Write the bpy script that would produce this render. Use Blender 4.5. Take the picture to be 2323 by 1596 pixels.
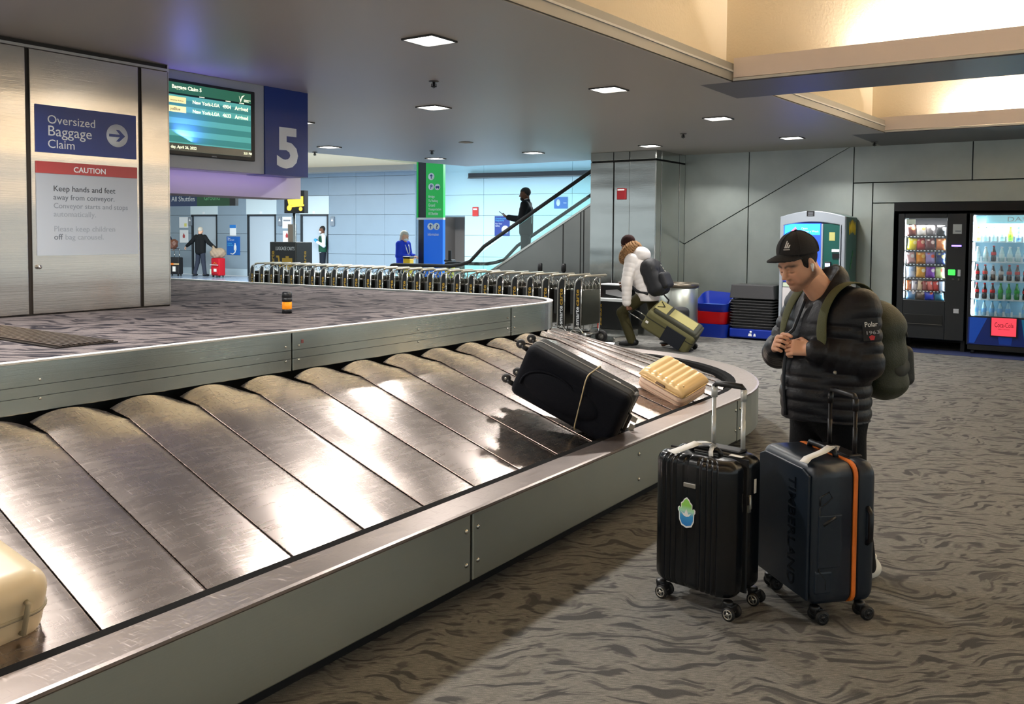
import bpy, bmesh, math, random
import numpy as np
from mathutils import Vector, Matrix, Euler
for _o in list(bpy.data.objects): bpy.data.objects.remove(_o, do_unlink=True)
SC = bpy.context.scene
COL = SC.collection
random.seed(7)
PI = math.pi
# ------------------------------------------------------------------ camera
FPX, CAMH, TILT, ROLL = 1980.0, 1.6, math.radians(2.6), 0.007
_F = Vector((0, math.cos(TILT), -math.sin(TILT))); _U0 = Vector((0, math.sin(TILT), math.cos(TILT))); _R0 = Vector((1, 0, 0))
_R = _R0*math.cos(ROLL) + _U0*math.sin(ROLL); _U = -_R0*math.sin(ROLL) + _U0*math.cos(ROLL)
cd = bpy.data.cameras.new('camera'); cam = bpy.data.objects.new('camera', cd); COL.objects.link(cam)
cd.sensor_fit = 'HORIZONTAL'; cd.sensor_width = 36.0; cd.lens = 36.0*FPX/2323.0
cd.shift_y = -(798.0-617.91)/2323.0
cd.clip_start = .05; cd.clip_end = 200
cam.matrix_world = Matrix(((_R.x, _U.x, -_F.x, 0), (_R.y, _U.y, -_F.y, 0), (_R.z, _U.z, -_F.z, CAMH), (0, 0, 0, 1)))
SC.camera = cam
# ------------------------------------------------------------------ view, world, lights
SC.view_settings.view_transform = 'Standard'; SC.view_settings.look = 'None'
SC.view_settings.gamma = 1.0; SC.view_settings.use_curve_mapping = False
SC.view_settings.exposure = 0.9
SC.display_settings.display_device = 'sRGB'
W_ = bpy.data.worlds.new('hall_light'); SC.world = W_; W_.use_nodes = True
_bg = W_.node_tree.nodes['Background']; _bg.inputs[0].default_value = (.80, .90, .92, 1); _bg.inputs[1].default_value = .50
ANG = math.atan2(.8203, .572)
CU = (.572, .8203); CN = (-.8203, .572)
def W(s, n, z=0.0): return Vector((s*CU[0]+n*CN[0], s*CU[1]+n*CN[1], z))
def toL(x, y): return (x*CU[0]+y*CU[1], x*CN[0]+y*CN[1])
def area(name, loc, rot, sx, sy, power, col=(1, 1, 1), spread=PI):
    l = bpy.data.lights.new(name, 'AREA'); l.shape = 'RECTANGLE'; l.size = sx; l.size_y = sy; l.energy = power; l.color = col; l.spread = spread
    o = bpy.data.objects.new(name, l); COL.objects.link(o); o.location = loc; o.rotation_euler = rot
    return o
def rotm_to_euler(zaxis, xaxis):
    z = Vector(zaxis).normalized(); x = Vector(xaxis).normalized(); y = z.cross(x); x = y.cross(z)
    return Matrix(((x.x, y.x, z.x), (x.y, y.y, z.y), (x.z, y.z, z.z))).to_euler()
# ceiling downlights of the soffit (lattice measured on the ceiling plane, in the carousel frame)
LIGHTS = [(4.57, 3.88), (7.0, 3.83), (9.40, 3.75), (11.79, 3.66), (7.03, 5.91), (11.79, 5.75), (11.84, 7.85), (11.88, 9.94), (9.45, 10.03), (7.13, 8.09)]
CEIL = 2.9
for s, n in LIGHTS + [(2.1, 3.9), (-.4, 3.9), (2.1, 5.2)]:
    area('downlight_lamp', W(s, n, CEIL-.035), (0, 0, ANG), .23, .23, 28, (1, .97, .93), math.radians(150))
# warm cove strips lying in the troughs of the ceiling beams
BEAMS = [(-6.56, -5.67), (-1.96, -1.07), (2.64, 3.53), (7.24, 8.13), (11.85, 13.5)]
for a, b in BEAMS:
    area('cove_strip_lamp', W(a+.13, -2.6, 3.0), rotm_to_euler((-CU[0]*.35, -CU[1]*.35, -.9), (CN[0], CN[1], 0)), 8.6, .08, 165, (1, .94, .84))
# bright corridor behind: added cool area lamps in place of its window daylight
for X, Y in ((-9.5, 25.5), (-4, 23.5), (1.5, 21.5)):
    area('corridor_fill_lamp', (X, Y, 3.55), (0, 0, math.radians(-25.8)), 5.0, 1.6, 350, (.93, .99, 1))
# blue accent strip lamps on the baggage sign and the core wall
area('blue_accent_lamp', W(4.35, 6.27, 2.35), rotm_to_euler((-CU[0]*.4-CN[0]*-.2, -CU[1]*.4-CN[1]*-.2, -1), (CU[0], CU[1], 0)), .15, .08, 2, (.22, .19, 1))
area('blue_accent_lamp', W(4.9, 6.45, 2.10), rotm_to_euler((-CN[0], -CN[1], .8), (CU[0], CU[1], 0)), 1.5, .03, .55, (.6, .45, 1))
area('blue_accent_lamp', W(1.9, 6.0, 2.6), rotm_to_euler((0.15, .3, -1), (CU[0], CU[1], 0)), .5, .05, 3, (.13, .10, 1))
# ------------------------------------------------------------------ helpers
def srgb(r, g, b):
    f = lambda c: (c/255/12.92) if c/255 <= .04045 else ((c/255+.055)/1.055)**2.4
    return (f(r), f(g), f(b), 1)
MATS = {}
def nmat(name):
    m = bpy.data.materials.new(name); m.use_nodes = True; MATS[name] = m
    return m, m.node_tree.nodes, m.node_tree.links, m.node_tree.nodes['Principled BSDF']
def mat(name, col, rough=.5, metal=0., emit=0., ecol=None, bump=0., bscale=60., var=0., alpha=None, spec=None, coat=0., stretch=None):
    if name in MATS: return MATS[name]
    m, N, Lk, P = nmat(name)
    P.inputs['Base Color'].default_value = col; P.inputs['Roughness'].default_value = rough; P.inputs['Metallic'].default_value = metal
    if spec is not None: P.inputs['Specular IOR Level'].default_value = spec
    if coat: P.inputs['Coat Weight'].default_value = coat; P.inputs['Coat Roughness'].default_value = .08
    if emit: P.inputs['Emission Color'].default_value = ecol or col; P.inputs['Emission Strength'].default_value = emit
    if alpha is not None: P.inputs['Alpha'].default_value = alpha
    if bump or var:
        tc = N.new('ShaderNodeTexCoord'); nz = N.new('ShaderNodeTexNoise'); nz.inputs['Scale'].default_value = bscale; nz.inputs['Detail'].default_value = 4
        if stretch:
            mp = N.new('ShaderNodeMapping'); mp.inputs['Scale'].default_value = stretch
            Lk.new(tc.outputs['Object'], mp.inputs[0]); Lk.new(mp.outputs[0], nz.inputs['Vector'])
        else: Lk.new(tc.outputs['Object'], nz.inputs['Vector'])
        if bump:
            b = N.new('ShaderNodeBump'); b.inputs['Strength'].default_value = bump; b.inputs['Distance'].default_value = .01
            Lk.new(nz.outputs[0], b.inputs['Height']); Lk.new(b.outputs[0], P.inputs['Normal'])
        if var:
            mx = N.new('ShaderNodeMix'); mx.data_type = 'RGBA'
            mx.inputs[6].default_value = tuple(c*(1-var) for c in col[:3])+(1,); mx.inputs[7].default_value = tuple(min(1, c*(1+var)) for c in col[:3])+(1,)
            Lk.new(nz.outputs[0], mx.inputs[0]); Lk.new(mx.outputs[2], P.inputs['Base Color'])
    return m
def math_node(N, Lk, op, a, b=None, c=None):
    x = N.new('ShaderNodeMath'); x.operation = op
    for i, v in enumerate((a, b, c)):
        if v is None: continue
        if isinstance(v, (int, float)): x.inputs[i].default_value = v
        else: Lk.new(v, x.inputs[i])
    return x.outputs[0]
def mapping(N, Lk, src, scale=(1, 1, 1), rot=(0, 0, 0)):
    mp = N.new('ShaderNodeMapping'); mp.inputs['Scale'].default_value = scale; mp.inputs['Rotation'].default_value = rot
    Lk.new(src, mp.inputs[0]); return mp.outputs[0]
def noise(N, Lk, vec, scale, detail=3, rough=.5):
    z = N.new('ShaderNodeTexNoise'); z.inputs['Scale'].default_value = scale; z.inputs['Detail'].default_value = detail; z.inputs['Roughness'].default_value = rough
    Lk.new(vec, z.inputs['Vector']); return z
def ramp(N, Lk, fac, stops):
    r = N.new('ShaderNodeValToRGB'); e = r.color_ramp.elements
    while len(e) < len(stops): e.new(.5)
    for i, (p, c) in enumerate(stops): e[i].position = p; e[i].color = c if len(c) == 4 else (*c, 1)
    Lk.new(fac, r.inputs[0]); return r.outputs[0]
def mixc(N, Lk, f, a, b, mode='MIX'):
    m = N.new('ShaderNodeMix'); m.data_type = 'RGBA'; m.blend_type = mode
    for i, v in ((0, f), (6, a), (7, b)):
        if isinstance(v, (int, float)): m.inputs[i].default_value = v
        elif isinstance(v, tuple): m.inputs[i].default_value = v
        else: Lk.new(v, m.inputs[i])
    return m.outputs[2]
def steel(name, col, rough, wav=0., wscale=(.6, 6, 1.2), brush=(1, 1, 60), rvar=.12, bumpd=.02, scratch=0., cvar=.12):
    m, N, Lk, P = nmat(name)
    tc = N.new('ShaderNodeTexCoord').outputs['Object']
    P.inputs['Metallic'].default_value = 1.0
    nb = noise(N, Lk, mapping(N, Lk, tc, brush), 3, 4, .6)
    nl = noise(N, Lk, tc, 1.7, 4, .6)
    r = math_node(N, Lk, 'ADD', math_node(N, Lk, 'MULTIPLY', math_node(N, Lk, 'ADD', nb.outputs[0], nl.outputs[0]), rvar), rough-rvar)
    Lk.new(r, P.inputs['Roughness'])
    lo = tuple(c*(1-cvar) for c in col[:3])+(1,); hi = tuple(min(1, c*(1+cvar)) for c in col[:3])+(1,)
    c = mixc(N, Lk, nl.outputs[0], lo, hi)
    if scratch:
        sc = noise(N, Lk, mapping(N, Lk, tc, (6, 90, 20), (0, 0, .5)), 2, 3, .7)
        sc2 = noise(N, Lk, mapping(N, Lk, tc, (70, 5, 20), (0, 0, .25)), 2, 3, .7)
        f = math_node(N, Lk, 'MULTIPLY', math_node(N, Lk, 'MAXIMUM', ramp(N, Lk, sc.outputs[0], [(.60, (0, 0, 0)), (.72, (1, 1, 1))]), ramp(N, Lk, sc2.outputs[0], [(.60, (0, 0, 0)), (.72, (1, 1, 1))])), scratch)
        Lk.new(math_node(N, Lk, 'ADD', r, f), P.inputs['Roughness'])
    Lk.new(c, P.inputs['Base Color'])
    b = N.new('ShaderNodeBump'); b.inputs['Strength'].default_value = .25; b.inputs['Distance'].default_value = bumpd*.05
    Lk.new(nb.outputs[0], b.inputs['Height'])
    if wav:
        nw = noise(N, Lk, mapping(N, Lk, tc, wscale), 1, 1)
        b2 = N.new('ShaderNodeBump'); b2.inputs['Strength'].default_value = wav; b2.inputs['Distance'].default_value = .05
        Lk.new(nw.outputs[0], b2.inputs['Height']); Lk.new(b.outputs[0], b2.inputs['Normal']); Lk.new(b2.outputs[0], P.inputs['Normal'])
    else: Lk.new(b.outputs[0], P.inputs['Normal'])
    return m
def carpet(name, base, dark, light, rot=0., sx=1., thr=.57):
    m, N, Lk, P = nmat(name); P.inputs['Roughness'].default_value = .95; P.inputs['Specular IOR Level'].default_value = .15
    tc = mapping(N, Lk, N.new('ShaderNodeTexCoord').outputs['Object'], (sx, sx, sx), (0, 0, rot))
    wn = noise(N, Lk, tc, 1.3, 2)
    vm = N.new('ShaderNodeVectorMath'); vm.operation = 'MULTIPLY_ADD'; vm.inputs[1].default_value = (.9, .9, 0)
    Lk.new(wn.outputs['Color'], vm.inputs[0]); Lk.new(tc, vm.inputs[2])
    strokes = noise(N, Lk, mapping(N, Lk, vm.outputs[0], (2.2, 9.0, 1), (0, 0, -.18)), 1.6, 2, .45)
    strokes2 = noise(N, Lk, mapping(N, Lk, vm.outputs[0], (2.6, 8.0, 1), (0, 0, .55)), 1.5, 2, .45)
    f1 = ramp(N, Lk, strokes.outputs[0], [(thr, (0, 0, 0)), (thr+.07, (1, 1, 1))])
    f2 = ramp(N, Lk, strokes2.outputs[0], [(thr+.03, (0, 0, 0)), (thr+.09, (.8, .8, .8))])
    f = math_node(N, Lk, 'MAXIMUM', f1, f2)
    fine = noise(N, Lk, mapping(N, Lk, tc, (9, 120, 1)), 1.5, 3, .7)
    c1 = mixc(N, Lk, ramp(N, Lk, fine.outputs[0], [(.38, (0, 0, 0)), (.62, (1, 1, 1))]), base, light)
    grain = noise(N, Lk, tc, 190, 2)
    c2 = mixc(N, Lk, f, c1, dark)
    c3 = mixc(N, Lk, .35, c2, mixc(N, Lk, 1.0, c2, ramp(N, Lk, grain.outputs[0], [(.3, (.35, .35, .35)), (.7, (1.5, 1.5, 1.5))]), 'MULTIPLY'))
    Lk.new(c3, P.inputs['Base Color'])
    b = N.new('ShaderNodeBump'); b.inputs['Strength'].default_value = .5; b.inputs['Distance'].default_value = .004
    Lk.new(grain.outputs[0], b.inputs['Height']); Lk.new(b.outputs[0], P.inputs['Normal'])
    return m
def glassmat(name, tint=(.9, 1, .97, 1), refl=1.0, body=.0):
    m, N, Lk, P = nmat(name); N.remove(P); out = N['Material Output']
    t = N.new('ShaderNodeBsdfTransparent'); t.inputs[0].default_value = tint
    g = N.new('ShaderNodeBsdfGlossy'); g.inputs['Roughness'].default_value = .02; g.inputs[0].default_value = (1, 1, 1, 1)
    fr = N.new('ShaderNodeFresnel'); fr.inputs[0].default_value = 1.45
    f = math_node(N, Lk, 'ADD', math_node(N, Lk, 'MULTIPLY', fr.outputs[0], refl), body)
    mx = N.new('ShaderNodeMixShader'); Lk.new(f, mx.inputs[0]); Lk.new(t.outputs[0], mx.inputs[1]); Lk.new(g.outputs[0], mx.inputs[2]); Lk.new(mx.outputs[0], out.inputs[0])
    return m
def vcolmat(name, rough=.6, spec=.3, sss=0.):
    m, N, Lk, P = nmat(name); a = N.new('ShaderNodeAttribute'); a.attribute_name = 'Col'
    Lk.new(a.outputs['Color'], P.inputs['Base Color']); P.inputs['Roughness'].default_value = rough; P.inputs['Specular IOR Level'].default_value = spec
    if sss: P.inputs['Subsurface Weight'].default_value = sss; P.inputs['Subsurface Radius'].default_value = (.01, .004, .002)
    return m
class MB:
    """collects shapes into one mesh"""
    def __init__(s): s.v = []; s.f = []; s.m = []; s.mi = 0; s.sm = []
    def add(s, vs, fs, smooth=False):
        o = len(s.v); s.v += [tuple(v) for v in vs]
        for f in fs: s.f.append(tuple(i+o for i in f)); s.m.append(s.mi); s.sm.append(smooth)
        return s
    def box(s, x0, x1, y0, y1, z0, z1):
        vs = [(x, y, z) for z in (z0, z1) for y in (y0, y1) for x in (x0, x1)]
        return s.add(vs, [(0, 2, 3, 1), (4, 5, 7, 6), (0, 1, 5, 4), (2, 6, 7, 3), (0, 4, 6, 2), (1, 3, 7, 5)])
    def obox(s, c, h, R):
        vs = [Vector(c)+R@Vector((x*h[0], y*h[1], z*h[2])) for z in (-1, 1) for y in (-1, 1) for x in (-1, 1)]
        return s.add(vs, [(0, 2, 3, 1), (4, 5, 7, 6), (0, 1, 5, 4), (2, 6, 7, 3), (0, 4, 6, 2), (1, 3, 7, 5)])
    def prism(s, poly, a0, a1, axis='z'):
        n = len(poly); mk = {'z': lambda p, a: (p[0], p[1], a), 'x': lambda p, a: (a, p[0], p[1]), 'y': lambda p, a: (p[0], a, p[1])}[axis]
        vs = [mk(p, a0) for p in poly]+[mk(p, a1) for p in poly]
        fs = [tuple(range(n-1, -1, -1)), tuple(range(n, 2*n))]+[(i, (i+1) % n, n+(i+1) % n, n+i) for i in range(n)]
        return s.add(vs, fs)
    def tube(s, path, r, seg=8, cap=True, closed=False):
        P = [Vector(p) for p in path]; n = len(P); rings = []; up = None
        for i, p in enumerate(P):
            if closed: t = P[(i+1) % n]-P[i-1]
            else: t = (P[min(i+1, n-1)]-P[max(i-1, 0)])
            t = t.normalized() if t.length > 1e-9 else Vector((0, 0, 1))
            if up is None: up = Vector((0, 0, 1)) if abs(t.z) < .9 else Vector((1, 0, 0))
            a = t.cross(up)
            if a.length < 1e-6: a = t.cross(Vector((1, 0.3, 0)))
            a.normalize(); b = a.cross(t).normalized(); up = b
            rr = r[i] if isinstance(r, (list, tuple)) else r
            rings.append([p+a*math.cos(2*PI*k/seg)*rr+b*math.sin(2*PI*k/seg)*rr for k in range(seg)])
        vs = [v for g in rings for v in g]; fs = []
        for i in range(n if closed else n-1):
            j = (i+1) % n
            for k in range(seg): fs.append((i*seg+k, i*seg+(k+1) % seg, j*seg+(k+1) % seg, j*seg+k))
        if cap and not closed: fs += [tuple(range(seg-1, -1, -1)), tuple(range((n-1)*seg, n*seg))]
        return s.add(vs, fs, True)
    def cyl(s, p0, p1, r, seg=16, r1=None): return s.tube([p0, p1], [r, r if r1 is None else r1], seg)
    def lathe(s, prof, c=(0, 0, 0), seg=20, axis='z'):
        vs = []; fs = []; n = len(prof)
        for r, z in prof:
            for k in range(seg):
                a = 2*PI*k/seg; x, y = r*math.cos(a), r*math.sin(a)
                q = {'z': (x, y, z), 'x': (z, x, y), 'y': (y, z, x)}[axis]
                vs.append((c[0]+q[0], c[1]+q[1], c[2]+q[2]))
        for i in range(n-1):
            for k in range(seg): fs.append((i*seg+k, i*seg+(k+1) % seg, (i+1)*seg+(k+1) % seg, (i+1)*seg+k))
        fs += [tuple(range(seg-1, -1, -1)), tuple(range((n-1)*seg, n*seg))]
        return s.add(vs, fs, True)
    def grid(s, fn, nu, nv, smooth=True, closed_u=False):
        vs = [fn(i/nu, j/nv) for j in range(nv+1) for i in range(nu+1)]
        w = nu+1; return s.add(vs, [(j*w+i, j*w+i+1, (j+1)*w+i+1, (j+1)*w+i) for j in range(nv) for i in range(nu)], smooth)
    def build(s, name, mats, parent=None, bevel=0., seg=2, smooth=None, loc=None, rot=None, solid=0.):
        me = bpy.data.meshes.new(name); me.from_pydata(s.v, [], s.f)
        for m in (mats if isinstance(mats, (list, tuple)) else [mats]): me.materials.append(m)
        me.polygons.foreach_set('material_index', s.m)
        me.polygons.foreach_set('use_smooth', [bool(x) if smooth is None else smooth for x in s.sm]); me.update()
        bm = bmesh.new(); bm.from_mesh(me)
        bmesh.ops.recalc_face_normals(bm, faces=bm.faces[:]); bm.to_mesh(me); bm.free()
        o = bpy.data.objects.new(name, me); COL.objects.link(o); o.parent = parent
        if loc is not None: o.location = loc
        if rot is not None: o.rotation_euler = rot
        if solid: md = o.modifiers.new('solid', 'SOLIDIFY'); md.thickness = solid; md.offset = 0
        if bevel:
            md = o.modifiers.new('bevel', 'BEVEL'); md.width = bevel; md.segments = seg; md.limit_method = 'ANGLE'; md.angle_limit = math.radians(40)
            md.harden_normals = False
        return o
def tag(o, label, cat, group=None, kind=None):
    o['label'] = label; o['category'] = cat
    if group: o['group'] = group
    if kind: o['kind'] = kind
    return o
def thing(name, label, cat, loc=(0, 0, 0), rz=0., group=None, kind=None):
    o = bpy.data.objects.new(name, None); COL.objects.link(o); o.location = loc; o.rotation_euler = (0, 0, rz); o.empty_display_size = .1
    return tag(o, label, cat, group, kind)
def struct(o, label, cat): return tag(o, label, cat, None, 'structure')
def dup(o, parent=None):
    c = o.copy(); COL.objects.link(c); c.parent = parent
    for ch in o.children: dup(ch, c)
    return c
def text(name, s, size, m, parent, loc, rot, align='LEFT', extrude=.0006, sx=1., bold=0.):
    cu = bpy.data.curves.new(name, 'FONT'); cu.body = s; cu.size = size; cu.align_x = align; cu.align_y = 'BOTTOM_BASELINE'; cu.extrude = extrude; cu.resolution_u = 3
    cu.offset = bold; cu.space_line = 1.0
    t = bpy.data.objects.new(name+'_tmp', cu); COL.objects.link(t)
    dg = bpy.context.evaluated_depsgraph_get(); me = bpy.data.meshes.new_from_object(t.evaluated_get(dg))
    bpy.data.objects.remove(t, do_unlink=True)
    me.materials.clear(); me.materials.append(m); me.name = name
    o = bpy.data.objects.new(name, me); COL.objects.link(o); o.parent = parent; o.location = loc
    o.rotation_euler = rot; o.scale = (sx, 1, 1)
    return o
ORD = ['first', 'second', 'third', 'fourth', 'fifth', 'sixth', 'seventh', 'eighth', 'ninth', 'tenth', 'eleventh', 'twelfth', 'thirteenth', 'fourteenth', 'fifteenth',
       'sixteenth', 'seventeenth', 'eighteenth', 'nineteenth', 'twentieth', 'twenty-first', 'twenty-second', 'twenty-third', 'twenty-fourth', 'twenty-fifth', 'twenty-sixth', 'twenty-seventh', 'twenty-eighth', 'twenty-ninth', 'thirtieth']
def rbox_rings(w, d, h, r, seg=5):
    """rounded rectangle outline in xy, w x d, corner r"""
    pts = []
    for cx, cy, a0 in ((w/2-r, d/2-r, 0), (-w/2+r, d/2-r, 90), (-w/2+r, -d/2+r, 180), (w/2-r, -d/2+r, 270)):
        for k in range(seg+1):
            a = math.radians(a0+90*k/seg); pts.append((cx+r*math.cos(a), cy+r*math.sin(a)))
    return pts
# ------------------------------------------------------------------ signed-distance modelling (people, bags, soft things)
class SDF:
    def __init__(s, lo, hi, h):
        s.lo = np.array(lo, np.float32); s.h = h
        s.n = np.ceil((np.array(hi)-np.array(lo))/h).astype(int)+1
        s.D = np.full(tuple(s.n), 1.0, np.float32)
    def blk(s, lo, hi):
        a = np.clip(np.floor((np.array(lo)-s.lo)/s.h).astype(int), 0, s.n-1); b = np.clip(np.ceil((np.array(hi)-s.lo)/s.h).astype(int)+1, 1, s.n)
        if np.any(b <= a): return None, None
        sl = tuple(slice(a[i], b[i]) for i in range(3))
        ax = [s.lo[i]+s.h*np.arange(a[i], b[i], dtype=np.float32) for i in range(3)]
        return sl, np.meshgrid(*ax, indexing='ij')
    def put(s, sl, d, k, op='u'):
        A = s.D[sl]
        if op == 'u':
            if k > 0: hh = np.clip(.5+.5*(A-d)/k, 0, 1); s.D[sl] = A*(1-hh)+d*hh-k*hh*(1-hh)
            else: s.D[sl] = np.minimum(A, d)
        elif op == 's':
            d = -d
            if k > 0: hh = np.clip(.5-.5*(A-d)/k, 0, 1); s.D[sl] = A*(1-hh)+d*hh+k*hh*(1-hh)
            else: s.D[sl] = np.maximum(A, d)
    def cone(s, a, b, ra, rb=None, k=.02, op='u', rip=None, sc=None):
        rb = ra if rb is None else rb
        a = np.array(a, np.float32); b = np.array(b, np.float32); R = max(ra, rb)+max(k, .01)+(rip[1] if rip else 0)+s.h*2
        sl, P = s.blk(np.minimum(a, b)-R, np.maximum(a, b)+R)
        if sl is None: return s
        ab = b-a; L2 = float(ab@ab)+1e-9
        q = [P[i]-a[i] for i in range(3)]
        t = np.clip((q[0]*ab[0]+q[1]*ab[1]+q[2]*ab[2])/L2, 0, 1)
        r = ra+(rb-ra)*t
        if rip: r = r+rip[1]*(np.abs(np.sin(PI*(t*math.sqrt(L2)/rip[0]+(rip[2] if len(rip) > 2 else 0))))**.6-.6)
        d = np.sqrt(sum((q[i]-ab[i]*t)**2 for i in range(3)))-r
        s.put(sl, d, k, op); return s
    def ell(s, c, r, k=.02, op='u', R=None, rip=None):
        c = np.array(c, np.float32); r = np.array(r, np.float32); m = float(r.max())+max(k, .01)+s.h*2+(rip[1] if rip else 0)
        sl, P = s.blk(c-m, c+m)
        if sl is None: return s
        q = [P[i]-c[i] for i in range(3)]
        if R is not None: q = [sum(float(R[j][i])*q[j] for j in range(3)) for i in range(3)]
        k0 = np.sqrt(sum((q[i]/r[i])**2 for i in range(3))); k1 = np.sqrt(sum((q[i]/r[i]**2)**2 for i in range(3)))+1e-6
        d = k0*(k0-1)/k1
        if rip: d = d-rip[1]*(np.abs(np.sin(PI*P[2]/rip[0]))**.6-.6)
        s.put(sl, d, k, op); return s
    def rbox(s, c, hsz, r, k=.01, op='u', R=None):
        c = np.array(c, np.float32); m = float(np.linalg.norm(hsz))+r+max(k, .01)+s.h*2
        sl, P = s.blk(c-m, c+m)
        if sl is None: return s
        q = [P[i]-c[i] for i in range(3)]
        if R is not None: q = [sum(float(R[j][i])*q[j] for j in range(3)) for i in range(3)]
        g = [np.abs(q[i])-(hsz[i]-r) for i in range(3)]
        d = np.sqrt(sum(np.maximum(x, 0)**2 for x in g))+np.minimum(np.maximum(np.maximum(g[0], g[1]), g[2]), 0)-r
        s.put(sl, d, k, op); return s
    def cut(s, fn, lo=None, hi=None):
        sl, P = s.blk(s.lo if lo is None else lo, s.lo+s.h*(s.n-1) if hi is None else hi)
        s.D[sl] = np.maximum(s.D[sl], fn(*P)); return s
    def warp(s, fn):
        sl, P = s.blk(s.lo, s.lo+s.h*(s.n-1)); s.D += fn(*P).astype(np.float32); return s
    def mesh(s):
        D = s.D; S = D < 0
        S[0], S[-1], S[:, 0], S[:, -1], S[:, :, 0], S[:, :, -1] = False, False, False, False, False, False
        D = np.where(S, np.minimum(D, -1e-6), np.maximum(D, 1e-6))
        c = np.zeros(tuple(x-1 for x in S.shape), np.uint8)
        sh = lambda A, i, j, k: A[i:A.shape[0]-1+i, j:A.shape[1]-1+j, k:A.shape[2]-1+k]
        for i in (0, 1):
            for j in (0, 1):
                for k in (0, 1): c += sh(S, i, j, k)
        act = (c > 0) & (c < 8); I, J, K = np.nonzero(act); n = len(I)
        idx = np.full(c.shape, -1, np.int64); idx[I, J, K] = np.arange(n)
        pos = np.zeros((n, 3), np.float32); cnt = np.zeros(n, np.float32)
        cor = [(i, j, k) for i in (0, 1) for j in (0, 1) for k in (0, 1)]
        val = {q: D[I+q[0], J+q[1], K+q[2]] for q in cor}
        for q in cor:
            for ax in range(3):
                if q[ax] == 0:
                    w = list(q); w[ax] = 1; w = tuple(w); a, b = val[q], val[w]; m = (a < 0) != (b < 0)
                    t = np.where(m, a/(a-b+1e-12), 0); p = np.array(q, np.float32)[None, :]*np.ones((n, 1), np.float32); p[:, ax] += t
                    pos += p*m[:, None]; cnt += m
        V = (np.stack([I, J, K], 1)+pos/np.maximum(cnt, 1)[:, None])*s.h+s.lo
        Fs = []
        for ax in range(3):
            o = [1, 1, 1]; o[ax] = 0; b, cc = [x for x in range(3) if x != ax]
            A = S[:-1, 1:-1, 1:-1] if ax == 0 else (S[1:-1, :-1, 1:-1] if ax == 1 else S[1:-1, 1:-1, :-1])
            B = S[1:, 1:-1, 1:-1] if ax == 0 else (S[1:-1, 1:, 1:-1] if ax == 1 else S[1:-1, 1:-1, 1:])
            e = np.stack(np.nonzero(A != B), 1)
            if not len(e): continue
            flip = A[e[:, 0], e[:, 1], e[:, 2]]
            g = e.copy()
            for x in (b, cc): g[:, x] += 1
            def cell(db, dc):
                q = g.copy(); q[:, b] -= db; q[:, cc] -= dc; return idx[q[:, 0], q[:, 1], q[:, 2]]
            Q = np.stack([cell(1, 1), cell(0, 1), cell(0, 0), cell(1, 0)], 1)
            fl = flip if ax != 1 else ~flip
            Q[~fl] = Q[~fl][:, ::-1]; Fs.append(Q)
        F = np.concatenate(Fs) if Fs else np.zeros((0, 4), int)
        return V, F[(F >= 0).all(1)]
def np_mesh(name, V, F, mats, parent=None, colors=None, smooth=True, mid=None, dec=0.):
    me = bpy.data.meshes.new(name); me.vertices.add(len(V)); me.vertices.foreach_set('co', V.astype(np.float32).ravel())
    me.loops.add(F.size); me.loops.foreach_set('vertex_index', F.astype(np.int32).ravel())
    me.polygons.add(len(F)); me.polygons.foreach_set('loop_start', np.arange(0, F.size, 4, dtype=np.int32))
    me.update(calc_edges=True); me.validate()
    me.polygons.foreach_set('use_smooth', np.full(len(me.polygons), smooth))
    for m in (mats if isinstance(mats, (list, tuple)) else [mats]): me.materials.append(m)
    if mid is not None and len(me.polygons) == len(F): me.polygons.foreach_set('material_index', mid.astype(np.int32))
    if colors is not None:
        a = me.color_attributes.new('Col', 'FLOAT_COLOR', 'POINT'); c = np.ones((len(V), 4), np.float32); c[:, :3] = colors; a.data.foreach_set('color', c.ravel())
    o = bpy.data.objects.new(name, me); COL.objects.link(o); o.parent = parent
    if dec:
        md = o.modifiers.new('dec', 'DECIMATE'); md.ratio = dec
    return o
def relax(V, F, it=2, w=.5):
    for _ in range(it):
        A = np.zeros_like(V); c = np.zeros(len(V), np.float32)
        for a, b in ((0, 1), (1, 2), (2, 3), (3, 0)):
            np.add.at(A, F[:, a], V[F[:, b]]); np.add.at(c, F[:, a], 1); np.add.at(A, F[:, b], V[F[:, a]]); np.add.at(c, F[:, b], 1)
        V = V*(1-w)+w*A/np.maximum(c, 1)[:, None]
    return V
# ------------------------------------------------------------------ materials of the place
M_floor = carpet('floor_carpet', srgb(96, 96, 93), srgb(76, 76, 76), srgb(136, 134, 129), 0, 1.7, .55)
M_deck = carpet('deck_carpet', srgb(84, 78, 79), srgb(32, 30, 36), srgb(110, 102, 100), ANG, 1.35, .53)
M_tile = mat('corridor_tile', srgb(148, 165, 190), .18, var=.08, bscale=1.5)
M_blue_border = mat('blue_border_carpet', srgb(36, 48, 92), .95, bump=.4, bscale=200, var=.2)
M_soffit = mat('soffit_paint', srgb(158, 154, 146), .42, bump=.02, bscale=3)
M_cream = mat('cream_plaster', srgb(228, 213, 188), .8, bump=.25, bscale=45)
M_beam = mat('beam_paint', srgb(226, 213, 208), .6)
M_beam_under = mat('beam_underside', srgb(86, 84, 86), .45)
M_trimlight = mat('pale_trim', srgb(196, 196, 192), .35)
M_wallsteel = steel('core_steel', srgb(205, 198, 190), .22, .22, (.25, 1, 3.2), (1, 1, 70), .05)
M_colsteel = steel('column_steel', srgb(190, 192, 190), .16, .22, (.5, .5, 2.5), (1, 1, 60), .05)
M_panel = steel('grey_panel_steel', srgb(172, 180, 175), .42, .05, (1, 1, 1), (4, 4, 4), .10, cvar=.22)
M_gap = mat('dark_joint', srgb(16, 18, 18), .7)
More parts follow.
